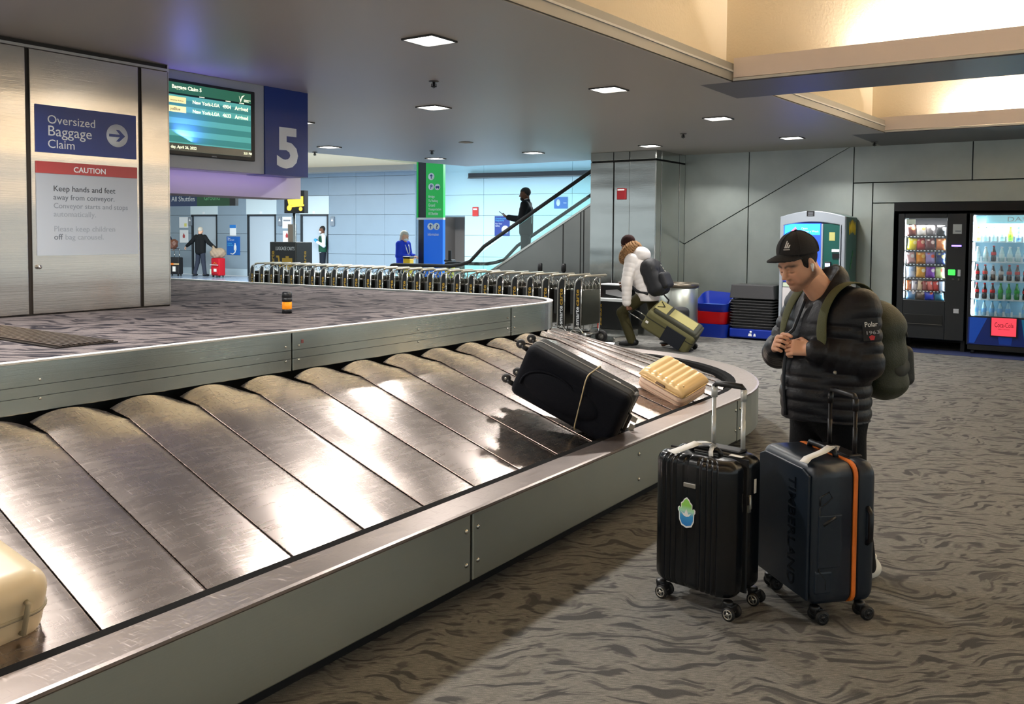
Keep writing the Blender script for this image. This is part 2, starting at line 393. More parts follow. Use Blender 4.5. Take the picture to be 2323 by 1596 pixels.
M_dark = mat('near_black', srgb(12, 13, 15), .55)
M_black = mat('black_plastic', srgb(20, 20, 22), .4)
M_rubber = mat('black_rubber', srgb(22, 21, 21), .6)
M_chrome = mat('chrome', srgb(215, 212, 206), .14, 1.0)
M_white = mat('white_paint', srgb(232, 232, 230), .5)
M_paper = mat('white_paper', srgb(236, 234, 228), .6)
M_lamp = mat('downlight_diffuser', srgb(255, 250, 240), .5, emit=9, ecol=(1, .97, .92, 1))
M_frame = mat('lamp_frame', srgb(90, 88, 84), .4, .6)
# ------------------------------------------------------------------ floors
m = MB(); m.add([(-16, -9, 0), (11, -9, 0), (11, 20, 0), (-16, 20, 0)], [(0, 1, 2, 3)])
struct(m.build('floor', M_floor), 'patterned grey brown carpet around the baggage carousel', 'floor')
m = MB(); e1 = Vector((.9, -.436, 0)); e2 = Vector((.436, .9, 0))
def CW(a, b, z=0.): # corridor frame: a to the right along the far wall, b away
    p = Vector((-3.1, 28, 0))+e1*a+e2*b; return Vector((p.x, p.y, z))
m.add([CW(-16, -10.2, -.012), CW(14, -10.2, -.012), CW(14, 3, -.012), CW(-16, 3, -.012)], [(0, 1, 2, 3)])
struct(m.build('floor', M_tile), 'pale blue grey polished corridor floor before the elevators', 'floor')
m = MB(); m.box(12.95, 13.5, -3, 5.9, .001, .004)
struct(m.build('trim_1', M_blue_border, rot=(0, 0, ANG)), 'dark blue carpet border along the vending machine wall', 'floor border')
# ------------------------------------------------------------------ soffit ceiling over the carousel
edge = [(-8, 3.35), (-3, 3.15), (0, 3.02), (2, 2.95), (4.016, 2.887), (5.282, 2.835), (6.5, 2.80), (7.651, 2.76), (8.9, 2.69), (10.02, 2.615), (11.3, 2.545), (12.635, 2.46), (13.5, 2.40)]
poly = edge+[(13.62, 10.6), (9.9, 11.05), (-8, 11.05)]
m = MB(); m.prism(poly, CEIL, CEIL+.16); so = m.build('ceiling', M_soffit, rot=(0, 0, ANG)); struct(so, 'low grey soffit ceiling with square downlights over the carousel', 'ceiling')
m = MB()
for (a, b) in zip(edge[:-1], edge[1:]):   # light lip along the edge of the soffit
    m.add([(a[0], a[1]-.012, CEIL+.085), (b[0], b[1]-.012, CEIL+.085), (b[0], b[1]-.012, CEIL+.10), (a[0], a[1]-.012, CEIL+.10),
           (a[0], a[1]+.02, CEIL+.085), (b[0], b[1]+.02, CEIL+.085), (b[0], b[1]+.02, CEIL+.10), (a[0], a[1]+.02, CEIL+.10)],
          [(0, 1, 2, 3), (3, 2, 6, 7), (0, 4, 5, 1)])
m.build('edge_lip', M_trimlight, so)
m = MB()
for (a, b) in zip(edge[:-1], edge[1:]):
    m.add([(a[0], a[1]-.004, CEIL+.004), (b[0], b[1]-.004, CEIL+.004), (b[0], b[1]-.004, CEIL+.012), (a[0], a[1]-.004, CEIL+.012)], [(0, 1, 2, 3)])
m.build('edge_reveal', M_gap, so)
names_l = ['nearest square downlight on the soffit above the carousel', 'square downlight second along the soffit edge row', 'square downlight third along the soffit edge row', 'square downlight farthest along the soffit edge row',
           'square downlight behind the nearest ceiling sprinkler', 'square downlight in front of the steel column top', 'square downlight above the escalator rail box', 'small square downlight above the green pylon sign', 'square downlight right of the big blue 5 sign', 'square downlight mostly hidden behind the big blue 5 sign',
           '', '', '']
for i, (s, n) in enumerate(LIGHTS):
    t = thing('downlight', names_l[i], 'ceiling light', W(s, n, CEIL), ANG, 'square soffit downlights')
    m = MB(); q = .135; w = .012
    m.box(-q, q, -q, -q+w, -.012, .002).box(-q, q, q-w, q, -.012, .002).box(-q, -q+w, -q, q, -.012, .002).box(q-w, q, -q, q, -.012, .002); m.build('frame', M_frame, t)
    m = MB(); m.box(-q+w, q-w, -q+w, q-w, -.006, .004); m.build('diffuser', M_lamp, t)
for i, (s, n) in enumerate([(5.83, 4.90), (10.76, 9.08), (10.6, 4.70), (12.9, 2.86), (9.95, 10.9)]):
    t = thing('ceiling_sprinkler', ['dark sprinkler head hanging from the soffit near the nearest downlight', 'tiny sprinkler head above the far small downlight', 'dark sprinkler head near the steel column', 'sprinkler head at the far right tip of the soffit', 'tiny sprinkler at the far edge of the soffit'][i], 'sprinkler', W(s, n, CEIL), 0, 'soffit sprinklers')
    m = MB(); m.lathe([(.0, -.001), (.045, -.001), (.04, -.008), (.02, -.01), (.0, -.01)], seg=14); m.build('escutcheon', M_frame, t)
    m = MB(); m.cyl((0, 0, -.01), (0, 0, -.045), .012, 8).cyl((0, 0, -.045), (0, 0, -.05), .026, 10).tube([(-.018, 0, -.02), (-.02, 0, -.04), (0, 0, -.06), (.02, 0, -.04), (.018, 0, -.02)], .004, 6); m.build('nozzle', M_black, t)
t = MB(); t.lathe([(0, -.001), (.11, -.001), (.10, -.012), (.0, -.02)], seg=20); tag(t.build('ceiling_speaker', M_soffit, loc=W(10.0, 7.8, CEIL)), 'round flat grey speaker grille in the soffit', 'speaker')
# ------------------------------------------------------------------ high bays with cove beams (right)
m = MB(); m.box(-8, 13.6, 3.35, 3.55, CEIL+.16, 4.5)
m2 = MB(); m2.prism([(-8, 3.62), (13.6, 2.66), (13.6, 2.9), (-8, 3.9)], CEIL+.10, 4.5)
struct(m2.build('wall_bay_side', M_cream, rot=(0, 0, ANG)), 'cream plaster bulkhead wall above the soffit edge', 'wall')
for i, (a, b) in enumerate(BEAMS):
    lab = ['cream ceiling beam with cove light far behind the viewer', 'cream ceiling beam with cove light behind the viewer', 'cream ceiling beam with cove light overhead', 'nearer pale ceiling beam with a glowing cove at upper right', 'farther pale ceiling beam with a glowing cove above the vending wall'][i]
    t = thing('ceiling_beam', lab, 'ceiling beam', (0, 0, 0), ANG, 'cove-lit ceiling beams', 'structure')
    n1 = 3.0-(a/13.5)*.45
    for k, (y0, y1) in enumerate(((n1, -.55), (-.56, -4.0), (-4.01, -8))):
        m = MB(); m.box(a, a+.03, y1, y0, CEIL+.035, CEIL+.20); m.build('fascia_panel', M_beam, t)
    m = MB(); m.box(a-.008, a+.03, -8, n1, CEIL+.008, CEIL+.03); m.build('pale_trim', M_trimlight, t)
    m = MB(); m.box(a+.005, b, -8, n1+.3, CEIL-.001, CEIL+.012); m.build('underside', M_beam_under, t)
    m = MB(); m.box(a+.27, a+.33, -8, n1+.4, CEIL+.012, 4.5); m.build('cove_wall', M_cream, t)
    m = MB(); m.box(b-.03, b, -8, n1+.3, CEIL+.012, 4.5); m.build('back_face', M_cream, t)
m = MB(); m.box(-8, 14, -8, 4, 4.5, 4.6); struct(m.build('ceiling', M_cream, rot=(0, 0, ANG)), 'cream high ceiling of the lit bays at the right', 'ceiling')
# ------------------------------------------------------------------ right wall of grey metal panels (plane s = 13.5)
wr = thing('wall_right', 'grey metal panel wall with a diagonal joint behind the vending machines', 'wall', (0, 0, 0), ANG, None, 'structure')
zd = lambda n: 1.497+(5.83-n)*.5652
nd = lambda z: 5.83-(z-1.497)/.5652
G = .006
PANELS = [[(5.94, zd(5.94)+G), (4.862+G, zd(4.862)+G), (4.862+G, CEIL+.02), (5.94, CEIL+.02)],
          [(5.94, 0), (4.862+G, 0), (4.862+G, zd(4.862)-G), (5.94, zd(5.94)-G)],
          [(4.862-G, zd(4.862)+G), (nd(CEIL+.02), CEIL+.02), (4.862-G, CEIL+.02)],
          [(4.862-G, 0), (3.275+G, 0), (3.275+G, CEIL+.02), (nd(CEIL+.02)-.01, CEIL+.02), (4.862-G, zd(4.862)-G)],
          [(3.275-G, 2.37+G), (1.71+G, 2.37+G), (1.71+G, CEIL+.02), (3.275-G, CEIL+.02)],
          [(1.71-G, 2.37+G), (-.6, 2.37+G), (-.6, CEIL+.02), (1.71-G, CEIL+.02)],
          [(-.6-2*G, 2.37+G), (-4, 2.37+G), (-4, CEIL+.02), (-.6-2*G, CEIL+.02)],
          [(3.275-G, 0), (3.0+G, 0), (3.0+G, 2.37-G), (3.275-G, 2.37-G)],
          [(3.0-G, 2.07+G), (.5, 2.07+G), (.5, 2.37-G), (3.0-G, 2.37-G)],
          [(3.0-G, 0), (2.70, 0), (2.70, 2.07-G), (3.0-G, 2.07-G)],
          [(.5-G, 0), (-4, 0), (-4, 2.37-G), (.5-G, 2.37-G)]]
for p in PANELS:
    m = MB(); m.prism(p, 13.5, 13.53, 'x'); m.build('wall_panel', M_panel, wr, bevel=.003, seg=1)
m = MB(); m.prism([(6.0, 0), (2.70, 0), (2.70, 2.07), (.5, 2.07), (.5, 0), (-4, 0), (-4, CEIL+.03), (6.0, CEIL+.03)], 13.528, 13.62, 'x'); m.build('backing', M_gap, wr)
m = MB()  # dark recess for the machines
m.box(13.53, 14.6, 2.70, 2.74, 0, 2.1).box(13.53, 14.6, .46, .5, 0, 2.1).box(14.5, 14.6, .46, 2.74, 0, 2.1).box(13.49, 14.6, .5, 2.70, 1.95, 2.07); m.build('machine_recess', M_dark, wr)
# ------------------------------------------------------------------ steel clad column
cl = thing('steel_column', 'big brushed steel clad column with a red fire alarm plate', 'column', W(12.4, 5.94, 0), ANG, None, 'structure')
# local x: +s 0..1.1, local y: n offset 0..1.17
def cpanel(poly, a0, a1, axis): m = MB(); m.prism(poly, a0, a1, axis); return m.build('clad_panel', M_colsteel, cl, bevel=.006)
for y0, y1 in ((.0, .46), (.745, 1.17)):
    cpanel([(y0+.006, 0), (y1-.006, 0), (y1-.006, 2.74), (y0+.006, 2.74)], 0, .03, 'x'); cpanel([(y0+.006, 2.765), (y1-.006, 2.765), (y1-.006, 2.9), (y0+.006, 2.9)], 0, .03, 'x')
cpanel([(.466, 0), (.739, 0), (.739, 2.74), (.466, 2.74)], .02, .05, 'x'); cpanel([(.466, 2.765), (.739, 2.765), (.739, 2.9), (.466, 2.9)], 0, .05, 'x')
for x0, x1 in ((.0, .19), (.2, .87), (.88, 1.10)):
    cpanel([(x0+.006, 0), (x1-.006, 0), (x1-.006, 2.74), (x0+.006, 2.74)], -.002, .028, 'y'); cpanel([(x0+.006, 2.765), (x1-.006, 2.765), (x1-.006, 2.9), (x0+.006, 2.9)], -.002, .028, 'y')
m = MB(); m.box(.03, 1.09, .02, 1.16, 0, 2.9); m.build('core', M_gap, cl)
m = MB(); m.box(.03, 1.1, 1.15, 1.17, 0, 2.9); m.build('side_cladding', M_colsteel, cl)
t = thing('fire_alarm', 'small red fire alarm plate on the steel column', 'fire alarm', W(12.42, 5.94+.60, 2.14), ANG)
m = MB(); m.box(-.035, 0, -.075, .075, 0, .18); m.build('alarm_body', mat('alarm_red', srgb(122, 16, 22), .4), t, bevel=.008)
m = MB(); m.box(-.038, -.033, -.06, .06, .145, .165); m.build('white_strip', M_white, t)
# ------------------------------------------------------------------ core wall of the carousel, with panels (plane n = 6.2)
cw = thing('wall_core', 'brushed steel core wall rising from the carousel deck', 'wall', (0, 0, 0), ANG, None, 'structure')
Zt = 2.845
for a, b in ((-1.6, -.66), (-.64, 1.18), (1.2, 3.038), (3.066, 3.878), (3.906, 4.138)):
    m = MB(); m.box(a, b, 6.2, 6.23, 1.01, Zt); m.build('wall_panel', M_wallsteel, cw, bevel=.004)
m = MB(); m.box(-1.6, 4.13, 6.225, 6.40, 1.0, 2.9); m.build('core_backing', mat('joint_backing_metal', srgb(70, 64, 60), .4, .7), cw)  # darker metal backing behind the panel joints
m = MB(); m.box(-1.6, 4.138, 6.19, 6.22, Zt+.004, Zt+.022); m.build('top_trim', M_trimlight, cw)
m = MB(); m.box(4.128, 4.14, 6.2, 6.42, 1.0, 2.9); m.build('end_cladding', M_wallsteel, cw)
# ------------------------------------------------------------------ baggage claim sign box and purple band (behind the core wall)
# ------------------------------------------------------------------ baggage carousel
M_plate = steel('belt_plate_steel', srgb(176, 164, 157), .27, .08, (1.5, 1.5, 1), (2, 14, 2), .08, scratch=.06, cvar=.15)
M_rim = steel('rim_steel', srgb(176, 182, 176), .42, 0, (1, 1, 1), (2, 2, 50), .06, cvar=.08)
M_rimtop = steel('rim_top_steel', srgb(168, 156, 150), .34, 0, (1, 1, 1), (8, 30, 1), .08, scratch=.35, cvar=.15)
M_fascia = steel('deck_fascia_steel', srgb(196, 204, 198), .26, .06, (.5, 1, 4), (.7, 1, 60), .06, cvar=.10)
M_bolt = mat('bolt_steel', srgb(190, 188, 180), .2, 1.0)
car = thing('baggage_carousel', 'large steel baggage carousel with sloping overlapping plates and carpeted deck', 'baggage carousel', (0, 0, 0), ANG)
def curve(c, R, y0, x1, s0, s1, ylen, na=14):
    """path in the carousel frame: straight along s at n=y0, quarter arc, straight along n at s=x1"""
    pts = [(s0, y0), (s1, y0)]
    for k in range(1, na+1):
        a = -PI/2+PI/2*k/na; pts.append((c[0]+R*math.cos(a), c[1]+R*math.sin(a)))
    pts.append((x1, ylen)); return pts
S0 = -3.2
def offs(path, d):
    out = []
    for i, p in enumerate(path):
        a = Vector(path[max(i-1, 0)]); b = Vector(path[min(i+1, len(path)-1)]); t = (b-a).normalized(); nn = Vector((t.y, -t.x)); out.append((p[0]+nn.x*d, p[1]+nn.y*d))
    return out
OUT = curve((6.15, 4.10), 1.88, 2.22, 8.03, S0, 6.15, 11.5, 16)
OUT[-1] = (8.35, 11.5)
def sweep(mb, path, prof, smooth=False, cuts=None):
    """prof: list of (offset outward, z) closed loop"""
    rings = []
    for i, p in enumerate(path):
        a = Vector(path[max(i-1, 0)]); b = Vector(path[min(i+1, len(path)-1)]); t = (b-a).normalized(); nn = Vector((t.y, -t.x))
        rings.append([(p[0]+nn.x*o, p[1]+nn.y*o, z) for o, z in prof])
    n = len(prof); vs = [v for r in rings for v in r]
    fs = [(i*n+k, i*n+(k+1) % n, (i+1)*n+(k+1) % n, (i+1)*n+k) for i in range(len(path)-1) for k in range(n)]
    fs += [tuple(range(n)), tuple(range((len(path)-1)*n, len(path)*n))]
    mb.add(vs, fs, smooth)
RZ = .42
# outer rim: face panels, each with its bolts
segs = [(S0, -.62), (-.61, 2.895), (2.905, 6.02)]
def bolt(p, nrm, parent, r=.011):
    m = MB(); nv = Vector(nrm); m.tube([Vector(p), Vector(p)+nv*.004, Vector(p)+nv*.009], [r, r*.92, r*.35], 10); return m.build('bolt', M_bolt, parent)
for k, (a, b) in enumerate(segs):
    m = MB(); m.box(a+.003, b-.003, 2.22, 2.25, .12, RZ); pn = m.build('rim_panel', M_rim, car, bevel=.006)
    for ss in ([a+.035] if k else [])+[(a+b)/2, b-.035]:
        for zz in (.20, .345): bolt((ss, 2.22, zz), (0, -1, 0), pn)
arc = [p for p in OUT if p[0] > 6.02 or p[1] > 2.23]
m = MB(); sweep(m, [(6.03, 2.22)]+[p for p in OUT[1:]], [(0, .12), (0, RZ), (-.03, RZ), (-.03, .12)]); pn = m.build('rim_panel', M_rim, car)
for ss in (6.07,):
    for zz in (.20, .345): bolt((ss, 2.22, zz), (0, -1, 0), pn)
m = MB(); sweep(m, OUT, [(-.0, RZ-.012), (.004, RZ-.006), (.004, RZ+.004), (-.012, RZ+.006), (-.175, RZ-.002), (-.19, RZ-.02)]); m.build('rim_top', M_rimtop, car)
m = MB(); sweep(m, OUT, [(-.176, RZ-.003), (-.232, RZ-.008), (-.245, RZ-.03), (-.25, RZ-.2), (-.18, RZ-.2)]); m.build('rubber_bumper', mat('bumper_rubber', srgb(14, 13, 13), .9, spec=.1), car)
m = MB(); sweep(m, OUT, [(-.14, 0), (-.14, .16), (-.18, .16), (-.18, 0)]); m.build('kick_plate', M_dark, car)
# under-structure closing the sides
# deck
DK = curve((6.10, 4.57), .60, 3.97, 6.70, S0, 6.10, 11.2, 14); DK[-1] = (6.25, 11.2)
DZ = 1.0
m = MB(); m.prism(DK+[(S0, 11.2)], DZ-.05, DZ); m.build('deck', M_deck, car)
for a, b in ((S0, .52), (.53, 3.425), (3.435, 5.66)):
    m = MB(); m.box(a, b, 3.955, 3.985, .785, DZ+.012); pn = m.build('deck_fascia', M_fascia, car, bevel=.004)
    for ss, in ([(a+.045,)] if a > S0 else [])+[(b-.045,)]+([((a+b)/2,)]):
        for zz in (.845, .93): bolt((ss, 3.955, zz), (0, -1, 0), pn, .007)
m = MB(); sweep(m, [(5.67, 3.97)]+DK[1:], [(.015, .785), (.015, DZ+.012), (-.015, DZ+.012), (-.015, .785)]); pn = m.build('deck_fascia', M_fascia, car)
for zz in (.845, .93): bolt((5.71, 3.955, zz), (0, -1, 0), pn, .007)
m = MB()
sweep(m, DK, [(.02, DZ+.010), (.02, DZ+.018), (-.03, DZ+.018), (-.03, DZ+.010)]); m.build('deck_edge_strip', M_trimlight, car)
m = MB(); sweep(m, DK, [(-.10, .3), (-.10, .96), (-.15, .96), (-.15, .3)]); m.build('inner_skirt', M_dark, car)
m = MB()
for zz in (.855, .905): m.box(S0, 5.66, 3.9535, 3.9555, zz, zz+.0022)
m.build('fascia_crease', M_gap, car)
m = MB(); m.box(3.50, 3.515, 3.952, 3.956, .94, .962); m.build('inspection_sticker', mat('sticker_red', srgb(140, 84, 84), .5), car)
# air grille let into the deck carpet
g = thing('floor_grille', 'dark slatted air grille let into the carousel deck', 'grille', W(2.29, 4.40, DZ), ANG)
m = MB(); m.box(-.012, .32, -.012, 1.52, .0, .006); m.build('grille_frame', mat('grille_metal', srgb(52, 48, 46), .4, .8), g)
for k in range(11):
    m = MB(); x = .012+.0275*k; m.box(x, x+.014, 0, 1.5, .004, .014); m.build('slat', mat('grille_slat', srgb(96, 86, 80), .35, .8), g)
# beacon lamp
b = thing('beacon_lamp', 'black and amber warning beacon standing on the carousel deck', 'beacon', W(4.29, 5.0, DZ), 0)
m = MB(); m.lathe([(.036, 0), (.036, .028), (.033, .032)]); m.build('base', M_black, b)
m = MB(); m.lathe([(.033, .03), (.036, .034), (.036, .082), (.033, .086)]); m.build('amber_lens', mat('amber_lens', srgb(220, 130, 18), .15, emit=.25, coat=.5), b)
m = MB(); m.lathe([(.033, .084), (.037, .088), (.037, .112), (.034, .114), (.037, .118), (.035, .152), (.028, .158), (0, .158)]); m.build('cap', M_black, b)
# belt of overlapping plates
IN = curve((6.02, 4.60), .66, 3.94, 6.68, S0, 6.02, 11.2, 14)
OB = curve((6.15, 4.10), 1.61, 2.49, 7.76, S0, 6.15, 11.2, 14); OB[-1] = (8.05, 11.2)
def sampler(path):
    L = [0]
    for a, b in zip(path[:-1], path[1:]): L.append(L[-1]+math.hypot(b[0]-a[0], b[1]-a[1]))
    def f(d):
        d = max(0, min(L[-1]-1e-6, d))
        for i in range(len(L)-1):
            if d <= L[i+1]:
                t = (d-L[i])/(L[i+1]-L[i]+1e-9); return (path[i][0]+(path[i+1][0]-path[i][0])*t, path[i][1]+(path[i+1][1]-path[i][1])*t)
        return path[-1]
    return f
fi, fo = sampler(IN), sampler(OB)
pitch = .3765; SEAM0 = 1.431
def stations():
    out = []; k = -10
    while True:
        so = SEAM0+pitch*k; so_d = so-S0
        if so < 6.0: out.append((so_d, so_d+.115*(1 if so > 0 else 1)))
        else: break
        k += 1
    od, idd = out[-1]
    arc_o = 1.61*PI/2; steps = 8
    for j in range(1, steps+1): out.append((od+arc_o*j/steps+.0, idd+(.66*PI/2)*j/steps))
    od, idd = out[-1]
    for j in range(1, 14): out.append((od+pitch*j, idd+pitch*j))
    return out
ST = [s for s in stations() if s[0] > .02]
PZ_OUT, PZ_IN = .365, .775
def plate(i):
    (o0, i0), (o1, i1) = ST[i], ST[i+1]
    ov = .10   # runs on under the next plate
    m = MB(); nu, nv = 16, 8
    def pt(u, v):
        uu = u*(1+ov/pitch)
        po = Vector(fo(o0+(o1-o0)*uu)); pi = Vector(fi(i0+(i1-i0)*uu))
        p = po.lerp(pi, v)
        z = PZ_OUT+(PZ_IN-PZ_OUT)*v
        crown = .020*(1-v*.2)
        q = max(0., (uu-.36)/.64)
        lift = .006+.0045*math.sin(min(1, uu/.36)*PI/2) if uu < .36 else .0105*(1-min(q, 1.)**1.1)
        if uu > 1: lift = -.004
        droop = -.05*max(0, (v-.90)/.10)**2*(abs(uu-.45)/.55)**2
        return (p.x, p.y, z+lift+droop)
    m.grid(pt, nu, nv)
    o = m.build('belt_plate', M_plate, car, solid=.004, smooth=True)
    es_ = o.modifiers.new('edges', 'EDGE_SPLIT'); es_.split_angle = math.radians(35)
    return o
for i in range(len(ST)-1): plate(i)
m = MB()
sweep(m, IN, [(.45, .50), (.45, .45), (-.05, .70), (-.05, .72)]); m.build('belt_chain_cover', M_dark, car)
m = MB(); P_ = [(fo(d[0]), fi(d[1])) for d in ST]
vs = []; fs = []
for k, (a, bb) in enumerate(P_):
    vs += [(a[0], a[1], PZ_OUT-.04), (bb[0], bb[1], PZ_IN-.05)]
    if k: fs.append((2*k-2, 2*k, 2*k+1, 2*k-1))
m.add(vs, fs); m.build('belt_bed', M_dark, car)
# text fitted to a width
def ftext(name, s, w, m, parent, loc, rot, align='LEFT', h=None, extrude=.0006, bold=0., hmax=None):
    o = text(name, s, 1.0, m, parent, loc, rot, align, extrude, 1., bold)
    xs = [v.co.x for v in o.data.vertices]; ys = [v.co.y for v in o.data.vertices]
    k = w/(max(xs)-min(xs)) if w else h/(max(ys)-min(ys)); ky = k if h is None or not w else h/(max(ys)-min(ys))
    for v in o.data.vertices: v.co.x *= k; v.co.y *= ky; v.co.z *= 1
    return o
RN = (PI/2, 0, 0)            # lies on a plane facing -y of its frame
RS = (PI/2, 0, -PI/2)        # lies on a plane facing -x of its frame
M_signblue = mat('sign_blue', srgb(20, 52, 132), .35)
M_signred = mat('sign_red', srgb(176, 60, 62), .4)
M_signgrey = mat('sign_grey', srgb(172, 178, 186), .4)
M_signwhite = mat('sign_white', srgb(232, 236, 238), .45)
M_ink = mat('ink_dark', srgb(48, 52, 58), .6); M_ink2 = mat('ink_mid', srgb(96, 102, 110), .6); M_ink3 = mat('ink_faded', srgb(132, 138, 146), .6); M_ink4 = mat('ink_very_faded', srgb(148, 154, 162), .6)
# oversized baggage sign
t = thing('wall_sign', 'blue oversized baggage claim sign with arrow on the steel wall', 'sign', W(3.098, 6.2, 2.14), ANG)
m = MB(); m.box(0, .754, -.008, 0, 0, .33); m.build('sign_plate', M_signblue, t)
for s, z, w in (('Oversized', .205, .345), ('Baggage', .12, .315), ('Claim', .035, .19)): ftext('lettering', s, w, M_signwhite, t, (.08, -.0085, z), RN)
m = MB(); m.lathe([(0, -.0095), (.085, -.0095), (.085, -.008), (0, -.008)], (.60, 0, .165), 32, 'y'); m.build('arrow_disc', M_signwhite, t)
m = MB(); m.prism([(.535, .155), (.62, .155), (.59, .122), (.615, .122), (.662, .165), (.615, .208), (.59, .208), (.62, .175), (.535, .175)], -.0115, -.0095, 'y'); m.build('arrow', M_signblue, t)
# caution sign
t = thing('wall_sign', 'grey caution sign with red header below the blue oversized baggage sign', 'sign', W(3.098, 6.2, 1.418), ANG)
m = MB(); m.box(0, .757, -.008, 0, 0, .577); m.build('sign_plate', M_signgrey, t)
m = MB(); m.box(0, .757, -.010, 0, .577, .66); m.build('header', M_signred, t)
ftext('lettering', 'CAUTION', .24, M_signwhite, t, (.385, -.0105, .595), RN, 'CENTER', bold=.012)
for s, z, w, mm in (('Keep hands and feet', .455, .46, M_ink), ('away from conveyor.', .395, .455, M_ink2), ('Conveyor starts and stops', .335, .56, M_ink3), ('automatically.', .275, .31, M_ink4), ('Please keep children', .17, .455, M_ink4), ('off', .112, .062, M_ink2)):
    ftext('lettering', s, w, mm, t, (.115, -.0085, z), RN)
ftext('lettering', 'bag carousel.', .285, M_ink4, t, (.195, -.0085, .112), RN)
t = MB(); t.lathe([(0, -.03), (.012, -.028), (.016, -.018), (.012, -.006), (.014, 0)], seg=14, axis='y'); tag(t.build('door_knob', M_chrome, loc=W(3.105, 6.2, 1.34), rot=(0, 0, ANG)), 'small steel knob on the core wall below the caution sign', 'knob')
# baggage claim display box
sb = thing('baggage_claim_sign', 'hanging white sign box with flight screen and big blue number 5', 'sign', W(4.2, 6.35, 2.115), ANG)
m = MB(); m.box(-.5, .994, 0, .25, 0, .785); m.build('box', M_signgrey, sb)
m = MB(); m.box(.996, 1.5, -.012, .25, -.004, .785); m.build('number_panel', M_signblue, sb)
ftext('number', '5', .25, M_signwhite, sb, (1.12, -.0125, .085), RN, h=.375, bold=.035)
m = MB(); m.box(-.45, .872, -.03, .01, .10, .71); m.build('screen_bezel', M_black, sb, bevel=.006)
scr = MB(); scr.box(-.42, .825, -.0325, -.02, .135, .685)
M_scr_a = mat('screen_teal', srgb(84, 158, 150), .8, emit=.55); M_scr_b = mat('screen_teal_dark', srgb(62, 128, 122), .8, emit=.5); M_scr_d = mat('screen_dark', srgb(14, 34, 34), .15, emit=.4)
so_ = scr.build('screen', M_scr_a, sb)
m = MB(); m.box(-.42, .825, -.034, -.032, .585, .685); m.build('screen_header', mat('screen_green', srgb(52, 110, 84), .15, emit=.35), so_)
m = MB(); m.box(-.42, .825, -.0345, -.032, .585, .60).box(-.42, .825, -.034, -.032, .135, .195); m.build('screen_bar', M_scr_d, so_)
for k in range(4):
    m = MB(); m.box(-.42, .825, -.034, -.032, .205+.098*k, .205+.098*k+.05); m.build('screen_stripe', M_scr_b, so_)
M_lcd = mat('screen_text', srgb(240, 244, 200), .4, emit=.8)
for s, x, z, w in (('Baggage Claim 5', .045, .635, .275), ('New York-LGA', .235, .53, .262), ('4904', .53, .53, .085), ('Arrived', .655, .53, .14), ('New York-LGA', .235, .455, .262), ('4633', .53, .455, .085), ('Arrived', .655, .455, .14), ('day, April 26, 2022', .03, .155, .24), ('2:21 PM', .745, .155, .085)):
    ftext('lettering', s, w, M_lcd, so_, (x, -.0342, z), RN, bold=.02, extrude=.0003)
for s, z in (('American Airlines', .52), ('jetBlue', .445)):
    m = MB(); m.box(.0, .175, -.0342, -.033, z, z+.05); m.build('airline_tag', mat('airline_tag_yellow', srgb(226, 214, 140), .3, emit=.6), so_)
    ftext('lettering', s, .12 if len(s) > 8 else .09, M_ink, so_, (.03, -.0346, z+.014), RN, extrude=.0003)
m = MB(); m.prism([(.70, .655), (.715, .60), (.735, .645), (.76, .668), (.728, .655), (.715, .622)], -.035, -.034, 'y'); m.build('airport_mark', M_lcd, so_)
m = MB(); m.box(.75, .82, -.035, -.034, .622, .628).box(.75, .80, -.035, -.034, .61, .616); m.build('airport_name', M_lcd, so_)
for x in (.30, .56, .70): m = MB(); m.box(x, x+.05, -.0355, -.034, .59, .596); m.build('column_heading', M_lcd, so_)
ftext('lettering', 'SAMSUNG', .05, M_signgrey, sb, (.42, -.0305, .108), RN, bold=.02)
m = MB(); m.box(-.7, 1.65, .26, .7, -.20, .785); sbb = m.build('bulkhead', mat('bulkhead_paint', srgb(186, 180, 194), .6), sb)
# ------------------------------------------------------------------ corridor behind
RC = math.atan2(-.436, .9); P0 = Vector((-3.1, 28, 0))
M_ctile = mat('grey_wall_tile', srgb(134, 152, 166), .35, var=.05, bscale=2)
M_cwhite = mat('white_wall_panel', srgb(200, 230, 234), .5)
M_edoor = steel('elevator_steel', srgb(70, 74, 78), .5, .05, (1, 1, 1), (1, 1, 40), .06)
M_base = mat('pale_base_tile', srgb(176, 196, 208), .35)
we = thing('wall_elevators', 'grey tiled wall with three elevator doors at the far left', 'wall', P0, RC, None, 'structure')
DOORS = [(-9.70, -8.44), (-7.02, -5.72), (-4.64, -3.46)]
spans = [(-16, -12.3), (-11.1, -9.70), (-8.44, -7.02), (-5.72, -4.64), (-3.46, -.02)]
rows = [(0, .25), (.25, .855), (.863, 1.50), (1.508, 2.16), (2.168, 2.815), (2.823, 3.42), (3.428, 4.0)]
for a, b in spans:
    for k, (z0, z1) in enumerate(rows):
        cuts = [a, b] if b-a < 2 else [a, a+(b-a)*.33, a+(b-a)*.66, b]
        for x0, x1 in zip(cuts[:-1], cuts[1:]):
            m = MB(); m.box(x0+.003, x1-.003, 0, .05, z0+.004, z1); m.build('wall_tile', M_base if k == 0 else M_ctile, we)
for a, b in [(-12.3, -11.1)]+DOORS:
    for z0, z1 in ((2.823, 3.42), (3.428, 4.0)):
        m = MB(); m.box(a+.003, b-.003, 0, .05, z0, z1); m.build('wall_tile', M_ctile, we)
m = MB(); m.box(-16, 0, .051, .08, 0, 4); m.build('backing', mat('pale_grout', srgb(176, 190, 200), .8), we)
